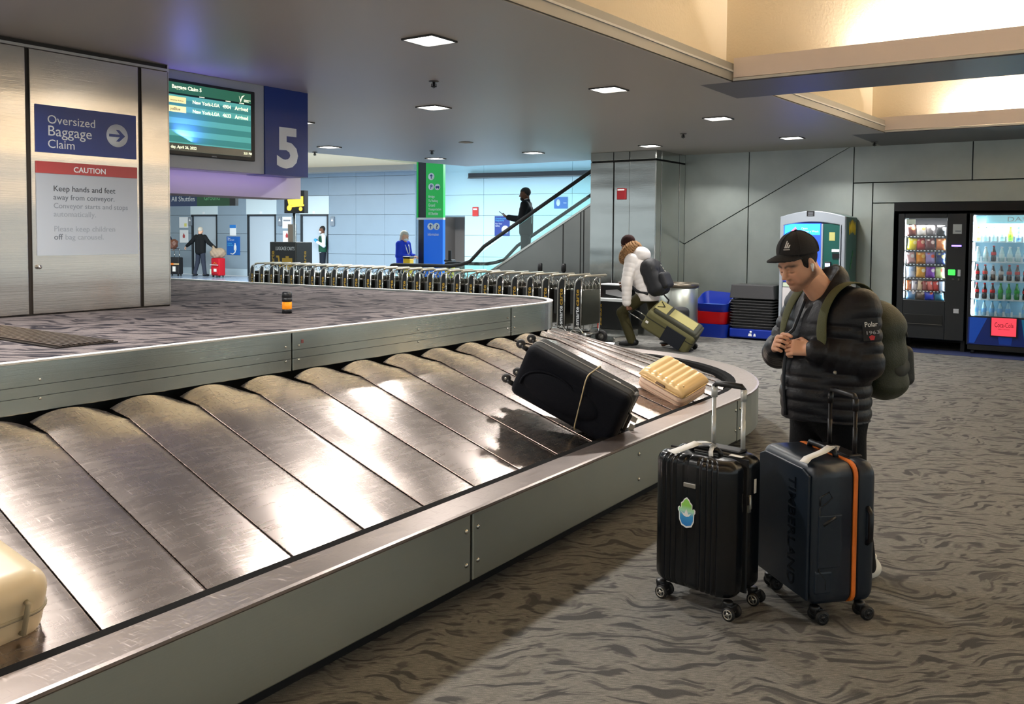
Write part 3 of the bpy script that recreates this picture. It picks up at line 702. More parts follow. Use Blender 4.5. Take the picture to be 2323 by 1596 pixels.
for k, (a, b) in enumerate([(-12.3, -11.1)]+DOORS):
    nm = ['brushed steel elevator door at the far left, hidden by the steel core wall', 'brushed steel elevator door behind the man with outstretched arms', 'brushed steel elevator door behind the luggage cart machine', 'dark half open elevator door with the vested worker']
    t = thing('door_%d' % (k+1), nm[k], 'elevator door', P0+e1*a, RC, None, 'structure'); w = b-a
    m = MB(); m.box(-.03, w+.04, -.02, .05, 2.19, 2.80); m.build('header_panel', mat('elevator_header', srgb(206, 222, 226), .4), t)
    m = MB(); m.box(w/2-.05, w/2+.05, -.03, -.02, 2.21, 2.29); m.build('floor_indicator', M_signwhite, t)
    m = MB(); m.box(0, .06, -.01, .12, 0, 2.19).box(w-.06, w, -.01, .12, 0, 2.19).box(0, w, -.01, .12, 2.13, 2.19); m.build('jamb', M_edoor, t)
    cut = .52 if k < 3 else .42
    for x0, x1 in ((.06, .06+(w-.12)*cut-.004), (.06+(w-.12)*cut+.004, w-.06)):
        if k == 3 and x1 > w*.7: continue
        m = MB(); m.box(x0, x1, .07, .1, .01, 2.13); lf = m.build('door_leaf', M_edoor, t)
    m = MB(); m.lathe([(0, -.006), (.035, -.006), (.035, 0), (0, 0)], (w*.5+.06, .07, 1.58), 14, 'y'); m.build('door_badge', M_black, t)
    m = MB(); m.lathe([(0, -.008), (.02, -.008), (.02, 0), (0, 0)], (w*.5+.06, .068, 1.58), 12, 'y'); m.build('badge_centre', M_signwhite, t)
    if k == 3: m = MB(); m.box(.06, w-.06, 1.2, 1.25, 0, 2.3).box(.06, w-.06, .1, 1.2, 2.2, 2.25).box(w-.06, w-.02, .1, 1.2, 0, 2.2); m.build('cab_interior', M_dark, t)
def wallplate(name, label, cat, a0, a1, z0, z1, m0, dy=.03): 
    m = MB(); m.box(0, a1-a0, -dy, 0, 0, z1-z0); t = thing(name, label, cat, P0+e1*a0+Vector((0, 0, z0)), RC); m.build('plate', m0, t, bevel=.004); return t
t = wallplate('wall_poster', 'blue poster with white bottle drawing between elevator doors', 'poster', -7.98, -7.36, .74, 1.40, mat('poster_blue', srgb(18, 92, 176), .5), .02)
M_sky = mat('poster_cyan', srgb(70, 180, 225), .5)
ftext('lettering', 'Stop\nthe spread', .3, M_signwhite, t, (.05, -.0215, .52), RN, h=.12); ftext('lettering', 'of germs\nplease wash', .26, M_sky, t, (.05, -.0215, .33), RN, h=.13)
m = MB(); m.tube([(.18, -.022, .05), (.30, -.022, .03), (.40, -.022, .10), (.42, -.022, .22)], .022, 8).lathe([(.05, .06), (.06, .08), (.06, .22), (.02, .28), (.02, .32)], (.40, -.01, .1), 10); m.v = [(x, max(y, -.024) if y < -.02 else -.021, z) for x, y, z in m.v]; m.build('bottle_drawing', M_signwhite, t)
t = wallplate('wall_notice', 'small white and blue notice above the blue poster', 'notice', -7.83, -7.54, 1.43, 1.82, M_signwhite, .015)
m = MB(); m.box(.0, .29, -.017, -.014, .27, .39); m.build('blue_header', mat('poster_blue2', srgb(30, 120, 200), .5), t)
t = wallplate('wall_notice', 'pale framed notice left of the arm-spread man', 'notice', -10.30, -9.86, 1.70, 2.10, M_signwhite, .02); m = MB(); m.box(.26, .38, -.022, -.019, .05, .17); m.build('yellow_mark', mat('notice_yellow', srgb(225, 220, 120), .5), t)
t = wallplate('wall_notice', 'pale notice with a red flame mark below another notice', 'notice', -10.28, -9.86, 1.15, 1.62, M_signwhite, .02); m = MB(); m.prism([(.16, .18), (.26, .18), (.27, .26), (.21, .36), (.15, .26)], -.022, -.019, 'y'); m.build('flame_mark', M_signred, t)
t = wallplate('wall_notice', 'pale framed notice right of the second elevator door', 'notice', -5.42, -5.02, 1.70, 2.10, M_signwhite, .02); m = MB(); m.box(.05, .35, -.022, -.019, .25, .3); m.build('text_line', M_ink3, t)
t = wallplate('wall_notice', 'pale notice with red flame mark behind the cart sign post', 'notice', -5.40, -5.04, 1.2, 1.62, M_signwhite, .02); m = MB(); m.prism([(.13, .18), (.23, .18), (.24, .26), (.18, .36), (.12, .26)], -.022, -.019, 'y'); m.build('flame_mark', M_signred, t)
for k, (a, lb) in enumerate(((-9.80, 'grey call lantern left of the first visible elevator'), (-5.58, 'grey call lantern right of the second elevator'), (-3.33, 'grey call lantern right of the half open elevator'))):
    t = wallplate('elevator_lantern', lb, 'call lantern', a, a+.15, 1.79, 2.10, mat('lantern_grey', srgb(120, 130, 140), .35), .06); m = MB(); m.prism([(.03, .16), (.12, .16), (.075, .26)], -.064, -.06, 'y'); m.build('up_arrow', M_signwhite, t)
# corridor ceiling, beam, far white wall
m = MB(); m.box(-16, .3, -10.5, 2.2, 3.72, 3.8); struct(m.build('ceiling', mat('corridor_ceiling_warm_tint', srgb(220, 192, 150), .7), loc=P0, rot=(0, 0, RC)), 'corridor ceiling tinted beige as warm cove light before the elevator wall', 'ceiling')  # warm cove glow put into the ceiling colour, against the cool lamps
m = MB(); m.box(-16, .3, -.6, -.02, 3.55, 3.72); struct(m.build('trim_2', M_soffit, loc=P0, rot=(0, 0, RC)), 'grey dropped beam under the corridor ceiling', 'beam')
m = MB(); m.box(.3, 11, -10.5, 2.2, 5.2, 5.3); struct(m.build('ceiling', M_cwhite, loc=P0, rot=(0, 0, RC)), 'white high ceiling above the escalator hall', 'ceiling')
ww = thing('wall_far', 'bright white panel wall behind the escalator', 'wall', P0, RC, None, 'structure')
for x0, x1 in ((.0, 1.93), (1.94, 4.98), (4.99, 8.0), (8.01, 11)):
    for z0, z1 in ((0, .82), (.83, 1.505), (1.515, 2.145), (2.155, 2.81), (2.82, 5.2)):
        if x0 == 0 and z1 < 2.2: x00 = 1.25
        else: x00 = x0
        m = MB(); m.box(x00, x1, 1.0, 1.04, z0, z1); m.build('wall_panel', M_cwhite, ww)
m = MB(); m.box(0, 11, 1.035, 1.08, 2.1, 5.2).box(1.25, 11, 1.035, 1.08, 0, 2.12); m.build('backing', mat('pale_joint', srgb(120, 140, 146), .6), ww)
m = MB(); m.box(-.03, 0, 0, 1.04, 0, 5.2); m.build('return_panel', M_ctile, ww)
m = MB(); m.box(-.02, 1.3, 2.6, 2.65, 0, 2.2).box(-.06, -.02, 1.04, 2.65, 0, 2.2).box(1.25, 1.29, 1.04, 2.65, 0, 2.2); m.build('doorway_recess', mat('doorway_beige', srgb(150, 140, 134), .7), ww)
t = wallplate('wall_alarm', 'small red alarm box on the white wall beside the escalator', 'fire alarm', 1.55, 1.75, 2.13, 2.42, mat('alarm_bright_red', srgb(214, 44, 40), .4), .05); t.location = P0+e1*1.55+e2*1.0+Vector((0, 0, 2.13)); m = MB(); m.box(.03, .17, -.055, -.05, .2, .25); m.build('white_strip', M_white, t)
t = thing('rail_box', 'long black overhead rail on the white wall above the escalator', 'rail', P0+e1*1.44+e2*1.0, RC)
m = MB(); m.box(0, 7, -.14, 0, 3.33, 3.50); m.build('rail_body', mat('rail_dark', srgb(40, 46, 52), .35), t); m = MB(); m.box(0, 7, -.18, -.14, 3.33, 3.36); m.build('rail_lip', mat('rail_lip_grey', srgb(90, 98, 104), .3, .6), t)
t = wallplate('wall_poster', 'dark blue disinfected handrails poster on the white wall', 'poster', 2.34, 2.87, 1.50, 2.13, mat('poster_navy', srgb(32, 60, 140), .5), .02); t.location = P0+e1*2.34+e2*1.0+Vector((0, 0, 1.50))
ftext('lettering', 'Disinfected\nRegularly', .36, M_sky, t, (.03, -.021, .47), RN, h=.12); ftext('lettering', 'For Your\nSafety', .24, M_signwhite, t, (.03, -.021, .3), RN, h=.13)
m = MB(); m.lathe([(0, -.024), (.13, -.024), (.13, -.02), (0, -.02)], (.38, 0, .2), 20, 'y'); m.build('white_disc', M_signwhite, t)
t = wallplate('wall_sign', 'blue restroom sign on the white wall right of the escalator passenger', 'sign', 4.40, 4.84, 2.36, 2.71, mat('sign_bright_blue', srgb(24, 104, 190), .5), .04); t.location = P0+e1*4.40+e2*1.0+Vector((0, 0, 2.36))
m = MB(); m.lathe([(0, -.044), (.065, -.044), (.065, -.04), (0, -.04)], (.14, 0, .175), 18, 'y'); m.v = [(x, y, .175+(z-.175)*1.6) for x, y, z in m.v]; m.build('white_disc', M_signwhite, t); ftext('lettering', 'Exit', .09, M_signwhite, t, (.32, -.0415, .15), RN)
# pylon sign
t = thing('wayfinding_pylon', 'tall green and blue wayfinding pylon with arrows beside the escalator foot', 'sign pylon', P0+e1*3.8+e2*-6, RC)
M_green = mat('sign_green', srgb(22, 158, 70), .4, emit=.25); M_pblue = mat('pylon_blue', srgb(16, 92, 200), .4, emit=.25)
m = MB(); m.box(.04, .26, .02, .1, 0, 3.5); m.build('grey_post', M_edoor, t)
m = MB(); m.box(0, .04, .0, .1, 1.95, 3.5); m.build('green_edge', M_green, t)
m = MB(); m.box(.26, .735, 0, .1, 1.95, 3.5); m.build('green_panel', M_green, t); m = MB(); m.box(.21, .735, -.01, .1, 0, 1.90); m.build('blue_panel', M_pblue, t); m = MB(); m.box(0, .735, .01, .1, 1.90, 1.95); m.build('divider', M_signwhite, t)
def disc(x, z, r, y): m = MB(); m.lathe([(0, y-.004), (r, y-.004), (r, y), (0, y)], (x, 0, z), 24, 'y'); return m.build('pictogram_disc', M_signwhite, t)
def uparrow(x, z, r, y): m = MB(); q = r; m.prism([(x-.12*q, z-.6*q), (x+.12*q, z-.6*q), (x+.12*q, z+.25*q), (x+.42*q, z-.05*q), (x+.42*q, z+.22*q), (x, z+.65*q), (x-.42*q, z+.22*q), (x-.42*q, z-.05*q), (x-.12*q, z+.25*q)], y-.008, y-.004, 'y'); return m.build('arrow', M_signblue, t)
disc(.41, 2.92, .085, 0); uparrow(.41, 2.92, .085, 0); disc(.41, 2.68, .08, 0); ftext('letter_p', 'P', .06, M_signblue, t, (.38, -.006, 2.63), RN, h=.1, bold=.02); disc(.58, 2.67, .075, 0)
m = MB(); m.box(.53, .63, -.008, -.004, 2.645, 2.69).box(.54, .56, -.008, -.004, 2.63, 2.645).box(.6, .62, -.008, -.004, 2.63, 2.645); m.build('shuttle_icon', M_signblue, t)
for s, z, w in (('Bridge', 2.42, .17), ('To Parking', 2.32, .26), ('Ground', 2.21, .18), ('Transportation', 2.12, .35), ('All Shuttles', 2.01, .27)): ftext('lettering', s, w, M_signwhite, t, (.33, -.001, z), RN, h=.075, bold=.01)
disc(.40, 1.74, .085, -.01); uparrow(.40, 1.74, .085, -.01); disc(.565, 1.74, .085, -.01); ftext('question_mark', '?', .06, M_signblue, t, (.537, -.016, 1.69), RN, h=.1, bold=.02); ftext('lettering', 'Information', .30, M_signwhite, t, (.32, -.011, 1.52), RN, h=.07)
# hanging shuttle sign
t = thing('hanging_sign', 'dark blue and green all shuttles sign hanging in the corridor', 'sign', P0+e1*-2.6+e2*-8+Vector((0, 0, 2.20)), RC)
m = MB(); m.box(0, 1.37, 0, .1, 0, .36); m.build('blue_panel', mat('hang_blue', srgb(16, 48, 96), .4), t); m = MB(); m.box(1.37, 2.42, 0, .1, 0, .36); m.build('green_panel', mat('hang_green', srgb(20, 84, 44), .4), t); m = MB(); m.box(2.42, 2.6, 0, .1, 0, .36); m.build('end_panel', M_black, t)
ftext('lettering', 'All Shuttles', .78, M_signwhite, t, (.52, -.001, .12), RN); ftext('lettering', 'Ground', .5, mat('sign_mint', srgb(120, 200, 140), .5), t, (1.6, -.001, .14), RN)
m = MB(); m.cyl((.3, .05, .36), (.3, .05, 1.52), .012, 8).cyl((2.2, .05, .36), (2.2, .05, 1.52), .012, 8); m.build('hanger_rods', M_frame, t)
# ------------------------------------------------------------------ escalator
M_glass = glassmat('balustrade_glass', (.86, .97, .95, 1), 1.0, .02)
es = thing('escalator', 'escalator with glass balustrades and black handrails rising to the right', 'escalator', P0+e2*-9.0, RC)
M_truss = steel('truss_steel', srgb(150, 152, 150), .35, 0, (1, 1, 1), (1, 1, 40), .06)
zr = lambda a: .94 if a < 6.5 else .94+.637*max(0, a-6.58)
def rail(y, x0): return [(x0, y, .80), (x0-.05, y, .86), (x0, y, .93), (x0+.06, y, .94)]+[(x0+.06+(6.3-x0-.06)*k/5, y, .94) for k in range(1, 6)]+[(a, y, .94+.637*(a-6.58)*(1 if a > 6.9 else .5) if a > 6.58 else .945) for a in (6.5, 6.7, 6.9, 7.2)]+[(a, y, .94+.637*(a-6.58)) for a in (8, 9, 10, 11.2)]
for y, x0 in ((0, 5.1), (1.5, 5.5)):
    m = MB(); m.tube(rail(y, x0), .036, 8); m.build('handrail', M_rubber, es)
    lo = [(x0+.1, .14), (6.6, .14), (6.9, .32), (11.2, .893+.626*(11.2-7.51))]; hi = [(11.2, .94+.637*4.62-.05), (6.9, 1.02), (6.5, .90), (x0+.12, .90)]
    for a, b in ((x0+.1, 6.7), (6.71, 8.2), (8.21, 9.7), (9.71, 11.2)):
        L0 = lambda a: max(.12, .893+.626*(a-7.51)); H0 = lambda a: zr(a)-.05 if a > 6.9 else .91
        m = MB(); m.prism([(a, L0(a)), (b, L0(b)), (b, H0(b)), (a, H0(a))], y-.006, y+.006, 'y'); m.build('glass_panel', M_glass, es)
for y0, y1 in ((-.16, .02), (1.48, 1.66)):
    L0 = lambda a: .893+.626*(a-7.51)
    m = MB(); m.prism([(6.1, 0), (10.0, 0), (11.2, 0.75), (11.2, L0(11.2)), (6.1, .03)], y0, y1, 'y'); m.build('truss_cladding', M_truss, es)
    m = MB(); m.prism([(6.25, .11), (11.2, L0(11.2)), (11.2, L0(11.2)+.03), (6.22, .14)], y0-.02, y1+.02, 'y'); m.build('decking_strip', M_chrome, es)
for k, x in enumerate((8.9, 9.24, 9.30)):
    m = MB(); m.box(x, x+.018, -.166, -.158, 0, .893+.626*(x-7.51)); m.build('cladding_joint', M_gap, es)
for k in range(16):
    a = 6.7+.28*k; z = .626*(a-6.6)*.95+.0
    m = MB(); m.box(a, a+.30, .05, 1.45, max(z-.2, 0), z+.02); m.build('step', mat('step_grey', srgb(70, 74, 76), .5, .6), es)
m = MB(); m.box(5.0, 6.75, .05, 1.45, 0, .02); m.build('comb_plate', M_chrome, es)
for k, a in enumerate((8.74, 9.19)):
    t = thing('stanchion_post', ['black belt stanchion post left of its twin, before the escalator side', 'black belt stanchion post nearest the steel column, before the escalator side'][k], 'stanchion', P0+e1*a+e2*-9.8, RC)
    m = MB(); m.lathe([(.14, 0), (.14, .012), (.03, .03), (.028, .035)]); m.build('base', M_black, t); m = MB(); m.cyl((0, 0, .03), (0, 0, .95), .027, 14); m.build('post', M_black, t); m = MB(); m.lathe([(.03, .93), (.042, .94), (.042, 1.06), (.03, 1.075), (0, 1.075)]); m.build('belt_head', M_black, t)
for k, (a, b, z, lb) in enumerate(((4.34, -7.2, 1.06, 'yellow and black post under the hand of the blue jacket lady'), (5.3, -7.0, 1.0, 'yellow caution stand at the escalator foot'))):
    t = thing('yellow_post', lb, 'post', P0+e1*a+e2*b, RC)
    m = MB(); m.box(-.09, .09, -.09, .09, 0, z-.05); m.build('post_body', mat('safety_yellow', srgb(232, 190, 30), .45, emit=.0), t, bevel=.02); m = MB(); m.box(-.10, .10, -.10, .10, z-.05, z); m.build('post_cap', M_black, t, bevel=.02)
    if k: m = MB(); m.box(.02, .09, -.11, -.09, z-.25, z+.2); m.build('black_paddle', M_black, t)
# luggage cart rental machine with its post sign
t = thing('cart_rental_machine', 'black luggage cart rental machine with yellow lettering behind the cart row', 'machine', P0+e1*2.805+e2*-10, RC)
M_cgold = mat('cart_gold', srgb(190, 150, 40), .45)
m = MB(); m.box(0, .68, 0, .5, 0, 1.385); m.build('cabinet', mat('machine_black', srgb(24, 26, 26), .4), t, bevel=.01)
m = MB(); m.box(.66, .676, -.003, .0, 0, 1.385); m.build('cabinet_seam', M_frame, t)
ftext('lettering', 'LUGGAGE CARTS', .48, M_signwhite, t, (.15, -.002, 1.22), RN, h=.07); ftext('lettering', 'smarte', .36, M_signwhite, t, (.115, -.002, .50), (PI/2, -PI/2, 0), h=.075, bold=.02); ftext('lettering', 'carte', .32, M_cgold, t, (.115, -.002, .88), (PI/2, -PI/2, 0), h=.075, bold=.02)
ftext('lettering', 'smarte', .36, M_signwhite, t, (.682, .30, .50), (PI/2, -PI/2, PI/2), h=.075, bold=.02); ftext('lettering', 'carte', .32, M_cgold, t, (.682, .30, .88), (PI/2, -PI/2, PI/2), h=.075, bold=.02)
m = MB(); m.box(.32, .58, -.004, 0, .82, 1.06).box(.41, .49, -.004, 0, 1.06, 1.10).prism([(.17, 1.11), (.24, 1.11), (.30, .80), (.62, .80), (.62, .76), (.26, .76), (.21, 1.07), (.17, 1.07)], -.004, 0, 'y'); m.build('cart_pictogram', M_cgold, t)
t = thing('cart_post_sign', 'black post sign with glowing yellow luggage cart pictogram', 'sign', P0+e1*3.1+e2*-9.9, RC)
m = MB(); m.box(0, .51, 0, .12, 1.965, 2.42); m.build('sign_box', M_black, t); m = MB(); m.cyl((.2, .06, 0), (.2, .06, 1.97), .028, 12); m.build('post', M_truss, t)
M_glow = mat('glowing_yellow', srgb(255, 190, 30), .4, emit=2.2, ecol=(1, .52, .03, 1))
m = MB(); m.box(.13, .48, -.006, 0, 2.13, 2.3); m.prism([(.06, 2.36), (.09, 2.36), (.16, 2.12), (.5, 2.14), (.5, 2.11), (.13, 2.08)], -.006, 0, 'y')
m.lathe([(0, -.007), (.055, -.007), (.055, 0), (0, 0)], (.13, 0, 2.07), 18, 'y').lathe([(0, -.007), (.04, -.007), (.04, 0), (0, 0)], (.42, 0, 2.05), 18, 'y'); m.build('cart_pictogram', M_glow, t)
t = MB(); t.box(0, .2, 0, .02, 0, .36); tag(t.build('notice_board', mat('tan_board', srgb(176, 158, 140), .6), loc=P0+e1*3.02+e2*-9.7+Vector((0, 0, 1.385)), rot=(0, 0, RC)), 'small tan notice board behind the luggage cart machine', 'notice')
# ------------------------------------------------------------------ vending machines (front plane s = 13.3, facing -s; local x = +s depth, local y = n)
M_vblack = mat('vending_black', srgb(20, 24, 28), .45)
M_vglass = glassmat('vending_glass', (.97, .99, 1, 1), .6, .01)
M_led = mat('led_tube', srgb(235, 245, 255), .4, emit=14, ecol=(.80, .92, 1, 1))
M_shelf = mat('tray_black', srgb(26, 26, 28), .5); M_wshelf = mat('rack_white', srgb(214, 226, 230), .4)
def vlamp(s, n0, n1, z, p, col): area('machine_lamp', W(s, (n0+n1)/2, z), rotm_to_euler((-.25*CU[0]*-1*-1, -.25*CU[1]*-1*-1, 1), (CN[0], CN[1], 0)), abs(n1-n0), .06, p, col)
def vshell(v, n0, n1, z0, z1, wn0, wn1, wz0, wz1, depth=.85):
    """body with a glazed window; n0 > n1 (left to right in view)"""
    m = MB()
    m.box(0, .05, n1, wn1, z0, z1).box(0, .05, wn0, n0, z0, z1).box(0, .05, wn1, wn0, z0, wz0).box(0, .05, wn1, wn0, wz1, z1)
    m.box(.05, depth, n1, n1+.03, z0, z1).box(.05, depth, n0-.03, n0, z0, z1).box(.05, depth, n1, n0, z1-.03, z1).box(.05, depth, n1, n0, z0, z0+.03).box(depth-.03, depth, n1, n0, z0, z1)
    return m
# snack machine
v1 = thing('snack_vending_machine', 'black snack vending machine with six lit rows of snacks', 'vending machine', W(13.3, 0, 0), ANG)
m = vshell(v1, 2.60, 1.735, .16, 1.91, 2.515, 1.975, .70, 1.845); m.build('cabinet', M_vblack, v1, bevel=.008)
m = MB(); m.box(.012, .02, 1.975, 2.515, .70, 1.845); m.build('window_pane', M_vglass, v1)
m = MB(); m.box(.42, .45, 1.94, 2.56, .66, 1.88); m.build('back_panel', mat('snack_back', srgb(46, 42, 44), .7), v1)
m = MB(); m.box(.05, .42, 1.92, 1.96, .66, 1.88).box(.05, .42, 2.54, 2.56, .66, 1.88); m.build('inner_side', M_wshelf, v1)
m = MB(); m.box(.07, .10, 2.515, 2.535, .72, 1.83).box(.07, .10, 1.962, 1.98, .72, 1.83); m.build('led_tube', M_led, v1)
for k in range(4): m = MB(); m.box(.1, .6, (2.58, 1.76)[k % 2]-.03, (2.58, 1.76)[k % 2]+.02, 0, .16) if k < 2 else m.box(.7, .8, (2.56, 1.78)[k % 2]-.03, (2.56, 1.78)[k % 2]+.03, 0, .16); m.build('foot', M_dark, v1)
m = MB(); m.box(-.012, 0, 2.0, 2.49, .37, .50); m.build('delivery_flap', mat('flap_dark', srgb(14, 16, 18), .3), v1, bevel=.005); m = MB(); m.box(-.022, -.01, 2.0, 2.50, .362, .372); m.build('flap_lip', M_frame, v1)
m = MB(); m.box(-.008, 0, 1.79, 1.90, 1.63, 1.76); m.build('notice_plate', mat('notice_grey', srgb(170, 178, 180), .5), v1); m = MB(); m.box(-.010, -.008, 1.80, 1.87, 1.66, 1.675); m.build('notice_text', M_ink2, v1)
m = MB(); m.box(-.010, 0, 1.79, 1.91, 1.455, 1.475); m.build('card_reader_light', mat('reader_violet', srgb(110, 90, 255), .4, emit=2.5, ecol=(.25, .15, 1, 1)), v1); m = MB(); m.box(-.012, 0, 1.83, 1.88, 1.435, 1.45); m.build('card_slot', M_frame, v1)
m = MB(); m.box(-.02, 0, 1.855, 1.945, 1.06, 1.14); m.build('bill_slot', mat('bill_green', srgb(40, 200, 50), .4, emit=.9, ecol=(.05, .7, .08, 1)), v1, bevel=.01)
m = MB(); m.box(-.012, 0, 1.79, 1.825, 1.05, 1.14); m.build('coin_panel', M_signgrey, v1); m = MB(); m.box(-.008, 0, 1.87, 1.895, 1.0, 1.015).box(-.008, 0, 1.80, 1.82, .99, 1.02); m.build('coin_return', M_frame, v1)
m = MB(); m.box(-.008, 0, 1.80, 1.865, .54, .60); m.build('white_sticker', M_signgrey, v1)
ROWZ = [1.60, 1.405, 1.21, 1.015, .835, .70]
for z in ROWZ:
    m = MB(); m.box(.05, .40, 1.97, 2.53, z-.022, z-.006); tr = m.build('tray', M_shelf, v1)
    for y in np.arange(2.02, 2.52, .045): m = MB(); m.box(.043, .05, float(y), float(y)+.022, z-.02, z-.008); m.build('price_tag', M_signwhite, tr)
m = MB(); m.box(.008, .011, 2.38, 2.50, 1.76, 1.83); m.build('window_label', mat('label_pale', srgb(200, 215, 200), .5), v1)
def bagmesh(w, h, d, name, m0):
    mb = MB(); n = 8
    def side(sg): return lambda u, v: (sg*d*.5*(max(0, 1-abs(2*u-1)**2.5)**.7)*(max(0, 1-abs(2*v-1)**3)**.7), (u-.5)*w*(1-.05*math.sin(v*PI)), v*h)
    mb.grid(side(-1), n, n); mb.grid(side(1), n, n); return mb.build(name, m0)
def snackmat(c, c2):
    nm = 'snack_%d_%d_%d' % c
    if nm in MATS: return MATS[nm]
    m, N, Lk, P = nmat(nm); tc = N.new('ShaderNodeTexCoord').outputs['Object']
    v = N.new('ShaderNodeTexVoronoi'); v.inputs['Scale'].default_value = 14; Lk.new(tc, v.inputs['Vector'])
    f = ramp(N, Lk, v.outputs['Distance'], [(.30, (0, 0, 0)), (.42, (1, 1, 1))])
    Lk.new(mixc(N, Lk, f, srgb(*c2), srgb(*c)), P.inputs['Base Color']); P.inputs['Roughness'].default_value = .3
    return m
SN = [[('brown', (96, 44, 34), (214, 160, 100)), ('white', (210, 205, 200), (210, 150, 80)), ('grey', (120, 112, 112), (230, 230, 230)), ('black', (34, 32, 34), (190, 190, 190))],
      [('yellow', (232, 206, 30), (250, 240, 160)), ('red', (186, 48, 44), (235, 190, 160)), ('maroon', (120, 60, 56), (225, 200, 190)), ('orange', (206, 120, 60), (240, 200, 150))],
      [('pink', (196, 150, 146), (230, 226, 226)), ('orange', (222, 140, 36), (250, 214, 120)), ('lilac', (170, 150, 200), (228, 90, 60)), ('navy', (38, 58, 110), (200, 190, 120))],
      [('silver', (196, 206, 224), (150, 170, 210)), ('amber', (226, 160, 30), (250, 240, 200)), ('purple', (120, 50, 160), (200, 180, 190)), ('pale green', (200, 214, 150), (230, 120, 100))],
      [('orange', (226, 110, 40), (250, 220, 180)), ('white', (226, 220, 224), (120, 120, 160)), ('cream', (236, 210, 170), (180, 90, 70)), ('dark red', (150, 56, 52), (240, 210, 200)), ('rose', (220, 110, 100), (245, 225, 220)), ('red', (200, 60, 50), (245, 225, 220)), ('ice blue', (190, 206, 230), (230, 235, 240))],
      [('sky blue', (110, 160, 206), (220, 230, 240)), ('brown', (110, 92, 80), (200, 190, 180)), ('royal blue', (32, 62, 200), (226, 90, 60)), ('teal', (60, 130, 160), (190, 220, 230))]]
for r, row in enumerate(SN):
    k = len(row); bw = .50/k; hh = [.155, .165, .165, .155, .135, .12][r]
    for j, (cn, c, c2) in enumerate(row):
        y = 2.50-bw*(j+.5); b = bagmesh(bw*.98, hh, .07, 'snack_packet', snackmat(c, c2))
        b.location = W(13.3+.11+random.uniform(-.01, .01), y, ROWZ[r]-.004); b.rotation_euler = (random.uniform(-.12, .12), random.uniform(-.18, -.05), ANG+random.uniform(-.15, .15))
        tag(b, '%s snack packet, %s from left on the %s row of snacks' % (cn, ORD[j], ['top', 'second', 'third', 'fourth', 'fifth', 'bottom'][r]), 'snack packet', 'snack packets in the vending machine')
# drinks machine
v2 = thing('drinks_vending_machine', 'bright glass front drinks vending machine with blue base and red logo panel', 'vending machine', W(13.3, 0, 0), ANG)
m = vshell(v2, 1.70, .72, .12, 1.91, 1.655, .765, .52, 1.885); m.build('cabinet', mat('drinks_black', srgb(14, 18, 26), .4), v2, bevel=.008)
m = MB(); m.box(.012, .02, .765, 1.655, .52, 1.885); m.build('window_pane', M_vglass, v2)
m = MB(); m.box(.40, .43, .75, 1.67, .50, 1.89); m.build('back_panel', mat('drinks_back', srgb(150, 190, 205), .6), v2)
m = MB(); m.box(.05, .42, .74, .765, .5, 1.89).box(.05, .42, 1.655, 1.672, .5, 1.89); m.build('inner_side', M_wshelf, v2)
m = MB(); m.box(.06, .09, 1.635, 1.653, .54, 1.87).box(.06, .09, .767, .785, .54, 1.87); m.build('led_tube', M_led, v2)
DZs = [1.545, 1.272, 1.015, .765, .535]
m = MB(); m.box(.03, .05, .78, 1.50, 1.775, 1.88); bn = m.build('brand_banner', mat('banner_aqua', srgb(150, 205, 215), .4, emit=.35), v2)
ftext('lettering', 'DASANI', .42, M_signwhite, bn, (.0285, 1.26, 1.80), RS, h=.06)
for r, z in enumerate(DZs):
    m = MB(); m.box(.05, .40, .765, 1.655, z-.03, z-.012); tr = m.build('shelf', M_wshelf, v2)
    for j in range(9): m = MB(); y = 1.60-.083*1.15*j; m.box(.035, .05, y-.012-.048, y+.012-.048, z-.03, z+.055); m.build('bottle_guide', M_wshelf, tr)
m = MB(); m.prism([(1.68, .135), (1.68, .50), (.74, .50), (.74, .135)], -.006, .0, 'x'); fp = m.build('front_panel', mat('panel_blue', srgb(12, 40, 120), .3), v2)
for pl, c in (([(1.66, .5), (1.45, .5), (1.60, .15), (1.66, .15)], (14, 70, 170)), ([(1.36, .5), (1.12, .5), (1.16, .15), (1.30, .15)], (10, 52, 140)), ([(1.05, .5), (.80, .5), (.76, .15), (1.00, .15)], (16, 110, 150))):
    m = MB(); m.prism(pl, -.008, -.006, 'x'); m.build('ribbon_graphic', mat('ribbon_%d' % c[1], srgb(*c), .3, emit=.12), fp)
m = MB(); m.box(-.03, -.006, 1.09, 1.41, .255, .525); m.build('logo_frame', M_black, v2, bevel=.004)
m = MB(); m.box(-.034, -.03, 1.105, 1.395, .27, .51); lp = m.build('logo_screen', mat('logo_red', srgb(222, 62, 78), .3, emit=.55), v2)
ftext('lettering', 'Coca-Cola', .22, mat('logo_ink', srgb(110, 16, 30), .5), lp, (-.0345, 1.36, .385), RS, h=.065); ftext('lettering', 'ZERO SUGAR', .14, MATS['logo_ink'], lp, (-.0345, 1.32, .352), RS, h=.014)
m = MB(); m.box(-.01, .8, .74, 1.68, .06, .125); m.build('plinth', M_dark, v2)
for k in range(4): m = MB(); yy = (1.62, .80)[k % 2]; xx = (.03, .75)[k//2]; m.cyl((xx, yy, 0), (xx, yy, .06), .025, 10); m.build('foot', M_dark, v2)
BM = {}
